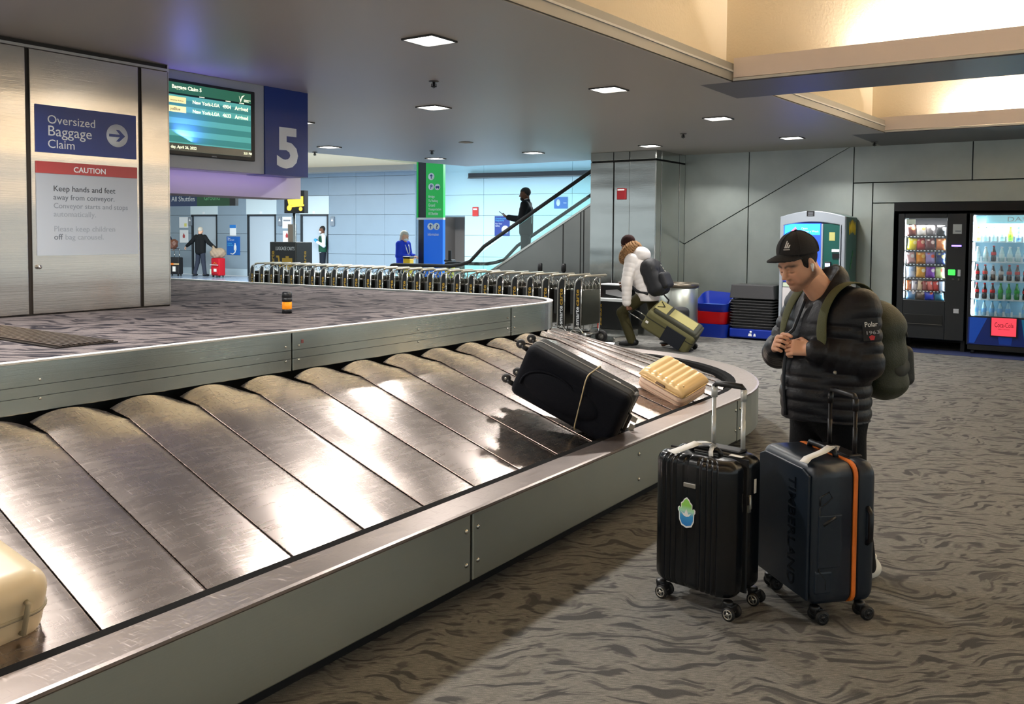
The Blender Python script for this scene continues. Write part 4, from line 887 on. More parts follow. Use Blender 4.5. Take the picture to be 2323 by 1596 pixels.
def bottle(kind):
    if kind in BM: return BM[kind]
    liq, lab, cap, h, r = {'cola': ((44, 14, 10), (196, 30, 36), (190, 24, 30), .215, .031), 'diet': ((40, 16, 12), (190, 196, 200), (180, 186, 190), .215, .031), 'green': ((30, 140, 50), (40, 170, 60), (30, 150, 60), .215, .031), 'water': ((160, 205, 225), (120, 180, 225), (90, 170, 200), .205, .031),
                           'tall': ((190, 220, 220), (210, 230, 228), (230, 236, 236), .20, .033), 'lime': ((150, 200, 60), (190, 230, 60), (170, 220, 50), .20, .033), 'blue': ((120, 160, 210), (225, 230, 240), (240, 240, 240), .20, .033), 'amber': ((220, 190, 120), (235, 225, 200), (230, 180, 60), .20, .033)}[kind]
    k = h/.215
    gl = mat('drink_'+kind, srgb(*liq), .12, coat=.6, spec=.7)
    a = MB(); a.lathe([(r*.8, 0), (r, .008*k), (r, .05*k), (r*.88, .075*k), (r, .105*k), (r*.95, .125*k), (r*.55, .165*k), (r*.40, .19*k), (r*.40, .196*k), (0, .196*k)], seg=12)
    b = MB(); b.lathe([(r*1.02, .085*k), (r*1.03, .09*k), (r*1.03, .122*k), (r*.97, .126*k)] if kind in ('cola', 'diet', 'green') else [(r*1.02, .05*k), (r*1.03, .055*k), (r*1.03, .105*k), (r*1.0, .11*k)], seg=12)
    c = MB(); c.lathe([(r*.46, .195*k), (r*.46, .213*k), (r*.38, .216*k), (0, .216*k)], seg=12)
    BM[kind] = (a.build('bottle', gl), b.build('label_band', mat('band_'+kind, srgb(*lab), .4)), c.build('cap', mat('cap_'+kind, srgb(*cap), .4)))
    BM[kind][1].parent = BM[kind][0]; BM[kind][2].parent = BM[kind][0]; BM[kind] = [BM[kind][0], False]
    return BM[kind]
ROWS = [['amber', 'tall', 'tall', 'tall', 'lime', 'blue', 'tall', 'tall', 'water'], ['tall', 'tall', 'cola', 'tall', 'tall', 'tall', 'blue', 'tall', 'tall'], ['cola', 'cola', 'diet', 'diet', 'cola', 'cola', 'cola', 'diet', 'diet'], ['cola', 'cola', 'cola', 'green', 'green', 'green', 'cola', 'cola', 'green'], ['water']*9]
CN_ = {'cola': 'dark cola bottle with red band', 'diet': 'dark cola bottle with silver band', 'green': 'green soda bottle', 'water': 'clear blue water bottle', 'tall': 'pale frosted drink bottle', 'lime': 'lime green drink bottle', 'blue': 'blue and white drink bottle', 'amber': 'amber drink bottle'}
for r, row in enumerate(ROWS):
    for j, kd in enumerate(row):
        y = 1.60-.0955*j
        if r == 4 and j == 5: continue
        B = bottle(kd)
        if not B[1]: o = B[0]; B[1] = True
        else: o = dup(B[0])
        o.location = W(13.3+.095, y, DZs[r]-.012); o.rotation_euler = (0, 0, ANG)
        tag(o, '%s, %s from left on the %s shelf of drinks' % (CN_[kd], ORD[j], ['top', 'second', 'third', 'fourth', 'bottom'][r]), 'bottle', 'bottles in the drinks machine')
area('machine_lamp', W(13.3+.07, 1.20, 1.87), (0, 0, ANG+PI/2), .8, .04, 11, (.75, .92, 1)); area('machine_lamp', W(13.3+.07, 2.24, 1.835), (0, 0, ANG+PI/2), .5, .04, 7, (1, .95, .9))
# ------------------------------------------------------------------ service kiosk
k = thing('service_kiosk', 'grey arched self-service kiosk with lit blue screen and green side', 'kiosk', W(12.8, 3.20, 0), ANG)
M_kgrey = mat('kiosk_grey', srgb(150, 158, 168), .4); M_kgreen = mat('kiosk_green', srgb(22, 84, 78), .4)
out = [(0.0, 0)]+[(.925*q/8, 1.86+.085*math.sin(PI*q/8)) for q in range(9)]+[(.925, 0)]
m = MB(); m.prism(out, .06, .66, 'x'); m.build('cabinet', M_kgreen, k, bevel=.01)
fr = [(0.0, 0)]+[(.925*q/8, 1.865+.085*math.sin(PI*q/8)) for q in range(9)]+[(.925, 0)]
m = MB(); m.prism([(.04, .0), (.0, .0)]+fr[1:10]+[(.925, 0), (.885, 0)]+[(.87-.82*q/8, 1.74+.05*math.sin(PI*q/8)) for q in range(9)], 0, .09, 'x'); m.build('arched_frame', M_kgrey, k, bevel=.012)
m = MB(); m.box(.03, .06, .04, .885, .0, 1.8); m.build('front_backing', mat('kiosk_back', srgb(60, 70, 96), .5), k)
M_kscr = mat('kiosk_screen_blue', srgb(30, 60, 215), .2, emit=1.3, ecol=(.02, .06, .75, 1)); M_kscr2 = mat('kiosk_banner_cyan', srgb(40, 140, 245), .2, emit=1.4, ecol=(.03, .22, .95, 1))
m = MB(); m.box(.02, .035, .34, .87, .92, 1.77); sc = m.build('screen', M_kscr, k)
m = MB(); m.box(.015, .02, .35, .86, 1.60, 1.76); bb = m.build('screen_banner', M_kscr2, sc); ftext('lettering', 'Open\n7 Days a Week', .25, M_signwhite, bb, (.0145, .62, 1.64), RS, h=.08)
m = MB(); m.prism([(.70, 1.72), (.76, 1.66), (.80, 1.62), (.66, 1.62)], .0145, .015, 'x'); m.build('banner_picture', mat('banner_pink', srgb(220, 120, 150), .4, emit=.5), bb)
m = MB(); m.box(.012, .02, .42, .50, 1.30, 1.46); m.build('screen_tile', M_signwhite, sc)
m = MB(); m.box(.014, .03, .34, .87, .84, .90); m.build('logo_strip', mat('strip_pale', srgb(200, 214, 190), .4), k); m = MB(); m.box(.012, .014, .60, .70, .85, .89); m.build('logo_mark', mat('strip_blue', srgb(60, 110, 200), .4), k)
m = MB(); m.box(.0, .03, .05, .87, 0, .83); m.build('lower_panel', mat('kiosk_pale', srgb(206, 202, 204), .5), k)
m = MB(); m.box(.015, .04, .06, .30, .84, 1.76); gp = m.build('control_panel', M_kgreen, k)
m = MB(); m.box(-.0, .015, .06, .075, .5, 1.76).box(-.0, .015, .305, .33, .5, 1.76); m.build('panel_trim', M_kgrey, k)
m = MB(); m.box(.01, .016, .14, .22, 1.52, 1.64); m.build('emblem', mat('emblem_gold', srgb(190, 190, 120), .5), gp); m = MB(); m.box(.005, .016, .07, .18, 1.36, 1.40); m.build('receipt_slot', M_signwhite, gp); m = MB(); m.box(0, .016, .07, .17, 1.27, 1.34); m.build('card_slot', M_black, gp)
m = MB(); m.box(-.03, .016, .18, .27, 1.05, 1.22); kp = m.build('card_terminal', M_black, gp, bevel=.01); m = MB(); m.box(-.033, -.03, .19, .26, 1.15, 1.20); m.build('terminal_screen', mat('terminal_lcd', srgb(180, 200, 250), .3, emit=1.0), kp)
m = MB(); m.box(.01, .016, .09, .16, 1.14, 1.19).box(.01, .016, .09, .16, 1.0, 1.04); m.build('button_plate', M_frame, gp)
m = MB(); m.box(-.004, .0, .43, .54, 1.87, 1.945); np_ = m.build('notice_plate', M_black, k)
for q in range(4): m = MB(); m.box(-.006, -.004, .45, .52, 1.88+.015*q, 1.886+.015*q); m.build('notice_line', M_ink3, np_)
m = MB()   # yellow leaf emblem on the green side
for q in range(5):
    x = .24+.075*q; z = 1.74-.012*abs(q-2)**1.5; m.prism([(x-.035, z), (x, z+.085), (x+.035, z), (x+.01, z-.10), (x-.01, z-.10)], -.006, .0, 'y')
m.build('yellow_leaf_emblem', mat('emblem_yellow', srgb(236, 206, 30), .5), k)
m = MB(); m.box(.32, .60, -.02, .0, .84, .92); m.build('white_bracket', M_signwhite, k)
for q in range(3): m = MB(); m.prism([(.3+.05*q, 1.1+.09*q), (.36+.05*q, 1.13+.09*q), (.33+.05*q, 1.2+.09*q)], -.004, 0, 'y'); m.build('leaf_print', mat('leaf_green', srgb(50, 130, 70), .5), k)
# ------------------------------------------------------------------ trays, tubs, bin
M_tray = mat('tray_grey', srgb(58, 58, 60), .6, bump=.1, bscale=80); M_blueb = mat('tub_blue', srgb(16, 46, 150), .35); M_redb = mat('tub_red', srgb(176, 14, 18), .35)
def open_tub(name, w, d, h, m0, taper=.85, lip=.02, inner=None):
    a = rbox_rings(w*taper, d*taper, 0, .04); b = rbox_rings(w, d, 0, .05); c = rbox_rings(w+lip*2, d+lip*2, 0, .06); e = rbox_rings(w-.015, d-.015, 0, .05); f = rbox_rings(w*taper-.015, d*taper-.015, 0, .04)
    mb = MB(); rings = [[(x, y, 0) for x, y in a], [(x, y, h) for x, y in b], [(x, y, h) for x, y in c], [(x, y, h+.012) for x, y in c], [(x, y, h+.012) for x, y in e], [(x, y, .012) for x, y in f]]
    n = len(a); vs = [p for r in rings for p in r]; fs = [(i*n+q, i*n+(q+1) % n, (i+1)*n+(q+1) % n, (i+1)*n+q) for i in range(5) for q in range(n)]+[tuple(range(n)), tuple(range(5*n, 6*n))]
    mb.add(vs, fs); return mb.build(name, m0)
bs = thing('blue_dolly', 'flat blue dolly base under the stack of grey trays', 'dolly', W(12.9, 4.55, 0), ANG)
m = MB(); m.box(0, .5, -.38, .36, .025, .17); m.build('dolly_body', M_blueb, bs, bevel=.02)
ic = MB(); ic.lathe([(0, -.003), (.018, -.003), (.018, 0), (0, 0)], (0, .02, .125), 12, 'x').prism([(.0, .06), (.06, .06), (.05, .10), (.01, .10)], -.003, 0, 'x').prism([(-.06, .06), (-.02, .06), (-.03, .10), (-.05, .10)], -.003, 0, 'x'); ic.build('person_mark', M_signwhite, bs)
for y in (-.34, .32):
    for x in (.05, .45): m = MB(); m.lathe([(.025, -.012), (.025, .012)], (x, y, .025), 12, 'y'); m.build('caster', M_black, bs)
first = None
NT = 10
for q in range(NT):
    z = .172+.043*q
    if first is None: first = open_tub('grey_tray', .66, .46, .029, M_tray, .95, .02); o = first
    else: o = dup(first)
    o.location = W(13.14+random.uniform(-.008, .008), 4.57+random.uniform(-.01, .01), z); o.rotation_euler = (0, 0, ANG+PI/2+random.uniform(-.02, .02))
    tag(o, 'grey plastic tray, %s from the bottom of the tray stack' % ORD[q], 'tray', 'grey trays stacked on the blue dolly')
m = MB(); a = rbox_rings(.70, .48, 0, .02, 2); b = rbox_rings(.66, .44, 0, .02, 2); n = len(a); m.add([(x, y, 0) for x, y in a]+[(x, y, .205) for x, y in b], [tuple(range(n)), tuple(range(n, 2*n))]+[(i, (i+1) % n, n+(i+1) % n, n+i) for i in range(n)])
tag(m.build('grey_tray', M_tray, loc=W(13.14, 4.57, .172+.043*NT+.026), rot=(0, 0, ANG+PI/2), bevel=.008), 'deep grey tray turned upside down on top of the tray stack', 'tray')
def scoop(name, label, m0, m1, loc, rz, w=.55, d=.44, hb=.30, hf=.12):
    """child seat shaped tub: low scooped front, tall back with a dip"""
    t = thing(name, label, 'tub', loc, rz); mb = MB(); N = 40; base = rbox_rings(w*.86, d*.80, 0, .08, 9); top = rbox_rings(w, d, 0, .1, 9); n = len(base)
    def hz(x, y):
        f = (y/d+.5); h = hf+(hb-hf)*f**1.3; return h-.05*math.exp(-((x-.08)/.1)**2)*(f > .6)
    vs = []; rings = []
    for (bx, by), (tx, ty) in zip(base, top): rings.append(((bx, by, 0), (tx, ty, hz(tx, ty)), (tx*.95, ty*.95, hz(tx, ty)), (bx*.93, by*.93, .10 if True else 0)))
    for r in rings: vs += r
    fs = [(i*4+k_, ((i+1) % n)*4+k_, ((i+1) % n)*4+k_+1, i*4+k_+1) for i in range(n) for k_ in range(3)]+[tuple(i*4 for i in range(n))]
    mb.add(vs, fs, True); sh_ = mb.build('shell', m0, t); sh_.modifiers.new('edges', 'EDGE_SPLIT').split_angle = math.radians(40)
    p = MB(); p.prism([(x*.93, y*.93) for x, y in base], .085, .102); p.build('seat_pad', m1, t, bevel=.01); return t
scoop('blue_tub', 'blue moulded tub with a scooped back on the red tub', M_blueb, mat('tub_pad_blue', srgb(58, 94, 168), .5), W(13.05, 5.20, .40), ANG-PI/2)
scoop('red_tub', 'red moulded tub stacked below the blue tub', M_redb, M_redb, W(13.05, 5.22, .21), ANG-PI/2, .54, .44, .19, .19)
scoop('blue_tub', 'dark blue moulded tub at the bottom of the tub stack on the carpet', M_blueb, M_blueb, W(13.05, 5.21, 0), ANG-PI/2, .56, .46, .21, .21)
t = thing('trash_can', 'round brushed steel trash can behind the woman in white', 'trash can', W(12.25, 5.47, 0), 0)
m = MB(); m.lathe([(.27, .03), (.29, .03), (.29, .80), (.28, .805)], seg=36); m.build('drum', M_rim, t); m = MB(); m.lathe([(.295, .80), (.305, .81), (.305, .855), (.29, .865), (.2, .865), (.19, .80), (0, .78)], seg=36); m.build('rim_lid', mat('can_rim', srgb(120, 112, 100), .35, .9), t); m = MB(); m.lathe([(.26, 0), (.26, .03)], seg=30); m.build('base', M_black, t)
# ------------------------------------------------------------------ luggage carts nested in a row
M_cartblack = mat('cart_panel_black', srgb(18, 18, 18), .4); M_cartsheet = steel('cart_sheet', srgb(110, 108, 98), .3, .1, (3, 3, 3), (1, 1, 20), .08)
M_cartbasket = mat('cart_basket_black', srgb(30, 29, 27), .45)
def make_cart():
    t = thing('luggage_cart', '', 'luggage cart')
    # local x: along the row toward the free end, local y: away from the viewer, z up
    for y in (0, .54):
        m = MB(); m.tube([(-.66, y, .17), (-.14, y, .17), (-.085, y, .24), (-.075, y, .80), (-.06, y, .90), (-.02, y, .955), (.04, y, .97), (.10, y, .985)], .012, 6).tube([(.03, y, .14), (.035, y, .60), (.04, y, .97)], .010, 6); m.build('side_frame', M_chrome, t)
    m = MB(); m.prism([(-.066, .28), (.022, .28), (.026, .94), (-.005, .945), (-.045, .90), (-.062, .82)], -.006, .006, 'y'); sp = m.build('side_panel', M_cartblack, t)
    ftext('lettering', 'smarte', .26, M_signwhite, sp, (.004, -.0068, .30), (PI/2, -PI/2, 0), h=.05, bold=.01); ftext('lettering', 'carte', .23, M_cgold, sp, (.004, -.0068, .575), (PI/2, -PI/2, 0), h=.05, bold=.01)
    m = MB(); m.box(.034, .044, .015, .525, .30, .86); m.build('back_sheet', M_cartsheet, t)
    m = MB(); m.box(-.16, .030, .02, .52, .44, .80); m.build('basket', M_cartbasket, t, bevel=.01)
    m = MB()
    for y in (.08, .18, .28, .38, .48): m.tube([(.04, y, .78), (.06, y, .86), (.0, y, .94), (-.05, y, .90), (-.05, y, .80)], .006, 5)
    m.tube([(.05, .02, .80), (.05, .52, .80)], .006, 5); m.build('wire_basket', M_chrome, t)
    m = MB(); m.tube([(.10, -.03, .99), (.105, .0, 1.0), (.11, .57, 1.0), (.10, .60, .99)], .017, 8); m.build('handle_bar', mat('cart_handle', srgb(190, 180, 160), .3, .7), t)
    m = MB(); m.tube([(-.66, 0, .17), (-.70, .1, .17), (-.70, .44, .17), (-.66, .54, .17)], .012, 6)
    for y in (.14, .27, .40): m.tube([(-.68, y, .18), (.03, y, .15)], .009, 5)
    m.tube([(.03, 0, .15), (.03, .54, .15)], .012, 6).tube([(-.02, 0, .30), (.10, 0, .16), (.04, 0, .10)], .010, 6); m.build('base_frame', M_chrome, t)
    for x, y in ((.05, -.03), (.05, .57), (-.62, .12), (-.62, .42)):
        r = .095 if x > 0 else .06; m = MB(); m.lathe([(r*.55, -.02), (r, -.018), (r, .018), (r*.55, .02)], (x, y, r), 18, 'y'); wl = m.build('wheel', M_rubber, t)
        m = MB(); m.lathe([(0, -.024), (r*.5, -.024), (r*.5, .024), (0, .024)], (x, y, r), 12, 'y'); m.build('hub', M_frame, wl)
    return t
NC = 27; cart0 = make_cart()
for i in range(NC):
    c = cart0 if i == 0 else dup(cart0)
    c.location = W(10.62, 6.25+.272*i, 0); c.rotation_euler = (0, 0, ANG-PI/2)
    c['label'] = 'steel luggage cart, %s in the nested row counting from the steel column' % ORD[i] if i else 'steel luggage cart at the open end of the nested row near the steel column'
    c['category'] = 'luggage cart'; c['group'] = 'nested luggage carts'
# cart dock: ground rail and the red and black coin unit before the column
t = thing('cart_coin_unit', 'red edged black cart rental unit before the steel column', 'machine', W(11.95, 6.26, 0), ANG)
m = MB(); m.box(0, .3, 0, .42, .12, .55); m.build('lower_box', MATS['machine_black'], t, bevel=.01); m = MB(); m.box(-.012, .30, .40, .43, .12, .80); m.build('red_edge', mat('unit_red', srgb(176, 52, 30), .4), t)
m = MB(); m.box(.02, .3, 0, .40, .60, .80); m.build('upper_box', MATS['machine_black'], t, bevel=.01); m = MB(); m.box(-.03, .3, -.02, .44, .55, .60); m.build('white_shelf', M_signwhite, t, bevel=.008); m = MB(); m.box(0, .3, 0, .42, .80, .815); m.build('white_top', M_signwhite, t)
ftext('lettering', 'smartecarte', .33, M_cgold, t, (-.0055, .36, .17), (PI/2, -PI/2, -PI/2), h=.05, bold=.01)
m = MB(); m.prism([(.02, .62), (.30, .66), (.30, .72), (.1, .74), (.02, .70)], .015, .02, 'x'); m.build('torn_label', mat('label_grey', srgb(170, 170, 172), .5), t)
m = MB(); m.box(-.05, .35, -.1, .55, .0, .12); m.build('plinth', M_colsteel, t, bevel=.01)
t = thing('cart_ramp', 'low steel ramp plate at the end of the cart row', 'ramp', W(11.2, 5.95, 0), ANG)
m = MB(); m.prism([(-.1, .003), (.62, .003), (.58, .03), (-.06, .03)], 0, .95, 'y'); m.build('ramp_plate', M_colsteel, t, bevel=.004); m = MB(); m.box(-.06, .58, .0, .03, .03, .10); m.build('end_stop', M_chrome, t, bevel=.008)
# ------------------------------------------------------------------ suitcases
M_bk = mat('shell_black', srgb(15, 17, 20), .22, spec=.5, bump=.04, bscale=220); M_navy = mat('shell_navy', srgb(24, 34, 46), .38, bump=.05, bscale=200); M_fab = mat('nylon_black', srgb(20, 21, 24), .7, bump=.2, bscale=300)
M_navyfab = mat('nylon_navy', srgb(7, 9, 17), .7, bump=.3, bscale=260, spec=.15); M_greyfab = mat('nylon_grey', srgb(44, 44, 43), .75, bump=.3, bscale=260, spec=.2)
M_orange = mat('zip_orange', srgb(226, 116, 28), .55, bump=.3, bscale=300); M_beige = mat('beige_fabric', srgb(212, 184, 160), .65, bump=.15, bscale=260); M_gold = mat('champagne_shell', srgb(220, 186, 130), .3, .15); M_zip = mat('zip_silver', srgb(170, 168, 160), .35, .8)
M_cream_sh = mat('cream_shell', srgb(206, 190, 160), .3)
def outline(w, d, r, ff=None, bf=None, nf=64, seg=5):
    """closed plan outline: front edge (y=-d/2) and back edge shaped by ff, bf"""
    pts = []
    for k in range(nf+1):
        x = -w/2+r+(w-2*r)*k/nf; pts.append((x, -d/2-(ff(x) if ff else 0)))
    for k in range(1, seg+1): a = -PI/2+PI/2*k/seg; pts.append((w/2-r+r*math.cos(a), -d/2+r+r*math.sin(a)))
    for k in range(seg+1): a = PI/2*k/seg; pts.append((w/2-r+r*math.cos(a), d/2-r+r*math.sin(a)))
    for k in range(1, nf+1):
        x = w/2-r-(w-2*r)*k/nf; pts.append((x, d/2+(bf(x) if bf else 0)))
    for k in range(1, seg+1): a = PI/2+PI/2*k/seg; pts.append((-w/2+r+r*math.cos(a), d/2-r+r*math.sin(a)))
    for k in range(seg): a = PI+PI/2*k/seg; pts.append((-w/2+r+r*math.cos(a), -d/2+r+r*math.sin(a)))
    return pts
def loft(name, pts, z0, z1, rt, m0, parent, rb=None, n=6, cut=None, lean=0):
    """extrude an outline with rounded top and bottom edges"""
    rb = rt if rb is None else rb; W2 = max(abs(p[0]) for p in pts); D2 = max(abs(p[1]) for p in pts); lv = []
    for k in range(n+1): a = PI/2*k/n; lv.append((z0+rb*(1-math.sin(a)), rb*(1-math.cos(a))))
    lv = [(z0+rb*(1-math.cos(PI/2*k/n)), rb*(1-math.sin(PI/2*k/n))) for k in range(n+1)]+[(z1-rt*(1-math.sin(PI/2*k/n)), rt*(1-math.cos(PI/2*k/n))) for k in range(n+1)]
    mb = MB(); N = len(pts); vs = []
    for z, o in lv: vs += [(x*(1-o/W2), y*(1-o/D2), z) for x, y in pts]
    fs = [(i*N+q, i*N+(q+1) % N, (i+1)*N+(q+1) % N, (i+1)*N+q) for i in range(len(lv)-1) for q in range(N)]+[tuple(range(N)), tuple(range((len(lv)-1)*N, len(lv)*N))]
    mb.add(vs, fs, True); return mb.build(name, m0, parent)
def spinner(parent, x, y, r=.028, rz=0., m_hub=None):
    e = MB(); e.lathe([(.022, .072), (.024, .06), (.02, .045)], (x, y, 0), 12).box(x-.012, x+.03, y-.022, y+.022, .03, .062); w = e.build('caster_fork', M_black, parent, bevel=.004)
    for s in (-1, 1):
        q = MB(); q.lathe([(r*.6, -.007), (r, -.006), (r, .006), (r*.6, .007)], (x+.018, y+s*.028, r), 18, 'y'); q.build('wheel', M_rubber, w)
        q = MB(); q.lathe([(r*.30, -.009), (r*.32, .009)], (x+.018, y+s*.028, r), 10, 'y')
        for k in range(4): a = PI/2*k+.4; q.cyl((x+.018, y+s*.034, r), (x+.018+r*.7*math.cos(a), y+s*.034, r+r*.7*math.sin(a)), .003, 5)
        q.tube([(x+.018+r*.68*math.cos(2*PI*k/16), y+s*.034, r+r*.68*math.sin(2*PI*k/16)) for k in range(16)], .0035, 5, closed=True); q.build('hub', m_hub or M_zip, w)
    return w
def tele(parent, xs, y, z0, z1, r, mpole, mgrip, axis='x'):
    P = (lambda a, z: (a, y, z)) if axis == 'x' else (lambda a, z: (y, a, z))
    for x in xs: m = MB(); m.tube([P(x, z0), P(x, z0+(z1-z0)*.5), P(x, z0+(z1-z0)*.5), P(x, z1)], [r, r, r*.86, r*.86], 10); m.build('handle_pole', mpole, parent)
    for x in xs: m = MB(); m.tube([P(x, z1-.05), P(x, z1)], r*1.35, 10); m.build('pole_collar', mpole, parent)
    m = MB(); m.tube([P(xs[0], z1-.005), P(xs[0]+.012*(1 if xs[1] > xs[0] else -1), z1+.012), P(xs[1]-.012*(1 if xs[1] > xs[0] else -1), z1+.012), P(xs[1], z1-.005)], r*1.25, 10); m.build('handle_grip', mgrip, parent)
def baggage_tag(parent, pts, w, side, m0=None):
    """paper strip along pts with width along side"""
    mb = MB(); s = Vector(side).normalized()*w/2; vs = []
    for p in pts: vs += [Vector(p)-s, Vector(p)+s]
    mb.add(vs, [(2*i, 2*i+1, 2*i+3, 2*i+2) for i in range(len(pts)-1)], True); return mb.build('baggage_tag', m0 or M_paper, parent, solid=.001)
# 1) black ribbed suitcase
sc1 = thing('ribbed_suitcase', 'black ribbed hard shell suitcase with a green and blue hand sticker', 'suitcase', (.864, 3.77, 0), math.atan2(-.687, .727))
def rib(x):
    c = 0
    for x0 in (-.145, -.118, -.09, .055, .083, .108, .133): c = max(c, math.cos(min(PI/2, abs(x-x0)/.012*PI/2)))
    c2 = 0
    for a, b in ((-.075, -.035), (-.02, .035)): 
        if a < x < b: c2 = min(1, (x-a)/.006, (b-x)/.006)
    return .009*c+.006*c2
o_f = outline(.39, .135, .055, rib, None, 120); o_b = outline(.39, .135, .055, None, rib, 120)
f1 = loft('front_shell', o_f, .075, .655, .045, M_bk, sc1); f1.location = (0, -.0705, 0); f2 = loft('back_shell', o_b, .075, .655, .045, M_bk, sc1); f2.location = (0, .0705, 0)
m = MB(); m.prism(outline(.386, .012, .005, None, None, 2, 1), .08, .65); m.build('zip_seam', M_fab, sc1)
for x in (-.165, .165):
    for y in (-.105, .105): 
        spinner(sc1, x, y)
m = MB(); m.box(-.03, .03, -.154, -.146, .525, .545); m.build('brand_badge', M_zip, sc1, bevel=.003)
m = MB(); m.lathe([(0, -.002), (.062, -.002), (.062, 0), (0, 0)], (0, 0, 0), 28, 'y')
hand = [(-.044, .02), (-.052, .012), (-.052, -.002), (-.046, -.01), (-.044, -.05), (-.03, -.078), (0, -.088), (.03, -.078), (.044, -.05), (.046, -.01), (.052, -.002), (.052, .012), (.044, .02), (.034, .012), (.034, .04), (.022, .05), (.016, .062), (0, .074), (-.016, .062), (-.022, .05), (-.034, .04), (-.034, .012)]
m = MB(); m.prism([(x*.82-.015, z*.82+.42) for x, z in hand], -.1482, -.1468, 'y'); st = m.build('hand_sticker', M_white, sc1)
mg, N_, Lk_, P_g = nmat('sticker_gradient'); tcg = N_.new('ShaderNodeTexCoord'); sx_ = N_.new('ShaderNodeSeparateXYZ'); Lk_.new(tcg.outputs['Generated'], sx_.inputs[0]); Lk_.new(ramp(N_, Lk_, sx_.outputs[2], [(.0, srgb(30, 110, 190)), (.38, srgb(60, 150, 205)), (.55, srgb(170, 220, 190)), (.75, srgb(140, 205, 90))]), P_g.inputs['Base Color'])
m = MB(); m.prism([(x*.72-.015, z*.73+.42) for x, z in hand], -.1492, -.148, 'y'); m.build('sticker_print', mg, st)
m = MB(); m.prism([(-.04, .415), (-.025, .408), (-.015, .43), (-.005, .408), (.01, .415), (-.002, .40), (-.015, .396), (-.028, .40)], -.1500, -.149, 'y'); m.build('sticker_lotus', M_white, st)
m = MB(); m.tube([(.196, -.004, .50), (.204, -.004, .505), (.206, -.004, .45), (.198, -.004, .44)], .006, 6).box(.194, .203, -.012, .006, .43, .46); m.build('zip_pull', M_zip, sc1)
m = MB(); m.box(.1945, .1965, .045, .062, .50, .56); m.build('white_label', M_paper, sc1)
m = MB(); m.tube([(-.075, -.02, .652), (-.06, -.02, .672), (.06, -.02, .672), (.075, -.02, .652)], .011, 8); m.build('top_handle', M_black, sc1)
m = MB(); m.box(-.12, .12, .05, .125, .652, .664); m.build('handle_housing', M_black, sc1, bevel=.005)
tele(sc1, (-.04, .105), .108, .655, .925, .0105, mat('pole_silver', srgb(205, 208, 206), .3, .35), M_black)
baggage_tag(sc1, [(-.02, -.055, .70), (-.035, -.085, .690), (-.05, -.12, .682), (-.085, -.165, .664)], .058, (.9, -.4, 0.0)); baggage_tag(sc1, [(-.02, -.055, .70), (.015, -.025, .702), (.035, -.01, .69), (.02, -.02, .676)], .05, (.9, -.5, .1)); baggage_tag(sc1, [(.03, -.02, .69), (.045, -.06, .672), (.055, -.075, .656)], .03, (.8, -.3, .2))
m = MB(); m.box(.10, .16, -.005, .02, .655, .657); m.build('white_edge_label', M_paper, sc1)
# 2) navy suitcase with orange zip. local x: front face (-x) to back (+x), local y: width away
sc2 = thing('navy_suitcase', 'dark navy hard suitcase with orange zipper and embossed lettering', 'suitcase', (1.322, 3.742, 0), math.atan2(.226, .974))
def shell_x(name, x0, x1, w, z0, z1, r, m0, taper=0., facet=False):
    """rounded shell whose flat face looks along -x; built as stacked outlines along x"""
    mb = MB(); n = 6; lv = [(x0+r*(1-math.cos(PI/2*k/n))*1.0, r*(1-math.sin(PI/2*k/n))) for k in range(n+1)]+[(x1, -.0)]
    if taper < 0: lv = [(x0, 0.)]+[(x1-r*(1-math.sin(PI/2*k/n)), r*(1-math.cos(PI/2*k/n))) for k in range(n+1)]
    base = rbox_rings(w, z1-z0, 0, .055, 5); N = len(base); vs = []; zc = (z0+z1)/2
    for x, o in lv: vs += [(x, y*(1-o/(w/2)), zc+z*(1-o/((z1-z0)/2))) for y, z in base]
    mb.add(vs, [(i*N+q, i*N+(q+1) % N, (i+1)*N+(q+1) % N, (i+1)*N+q) for i in range(len(lv)-1) for q in range(N)]+[tuple(range(N)), tuple(range((len(lv)-1)*N, len(lv)*N))], True)
    return mb.build(name, m0, parent_)
parent_ = sc2
shell_x('front_shell', -.15, .028, .44, .075, .665, .05, M_navy); shell_x('zip_band', .028, .038, .43, .08, .66, .001, M_fab); shell_x('orange_zip', .038, .056, .442, .073, .667, .001, M_orange); shell_x('zip_band', .056, .066, .43, .08, .66, .001, M_fab); shell_x('back_shell', .066, .15, .44, .075, .665, .035, M_navy, -1)
m = MB(); m.prism([(-.20, .10), (.20, .10), (.20, .62), (.15, .64), (-.15, .64), (-.20, .62)], -.158, -.145, 'x'); m.build('front_plate', M_navy, sc2, bevel=.02, seg=3)
ftext('embossed_lettering', 'TIMBERLAND', .46, mat('emboss_navy', srgb(14, 20, 28), .25), sc2, (-.158, -.055, .59), (PI/2, PI/2, -PI/2), h=.055, extrude=.003, bold=.01)
gr = mat('groove_dark', srgb(8, 10, 13), .4)
m = MB(); pth = [(-.115, -.2195, .50), (-.115, -.2195, .535), (-.075, -.2195, .555), (-.06, -.2195, .53), (-.085, -.2195, .51), (-.115, -.2195, .49), (-.115, -.2195, .23), (-.085, -.2195, .19), (-.085, -.2195, .15)]; m.tube(pth, .0035, 6); m.build('side_groove', gr, sc2)
m = MB(); m.tube([(-.10, -.2205, .42), (-.045, -.2205, .45)], .008, 8); m.build('side_rib', gr, sc2); m = MB(); m.prism([(-.12, -.205), (-.12, -.2235), (-.02, -.2235), (.0, -.215), (0, -.205)], .24, .46); m.build('side_facet', M_navy, sc2, bevel=.015, seg=3)
for z0 in (.13,): m = MB(); m.prism([(-.13, -.20), (-.13, -.222), (-.05, -.222), (-.05, -.20)], z0, z0+.10); m.build('corner_guard', M_navy, sc2, bevel=.012, seg=3)
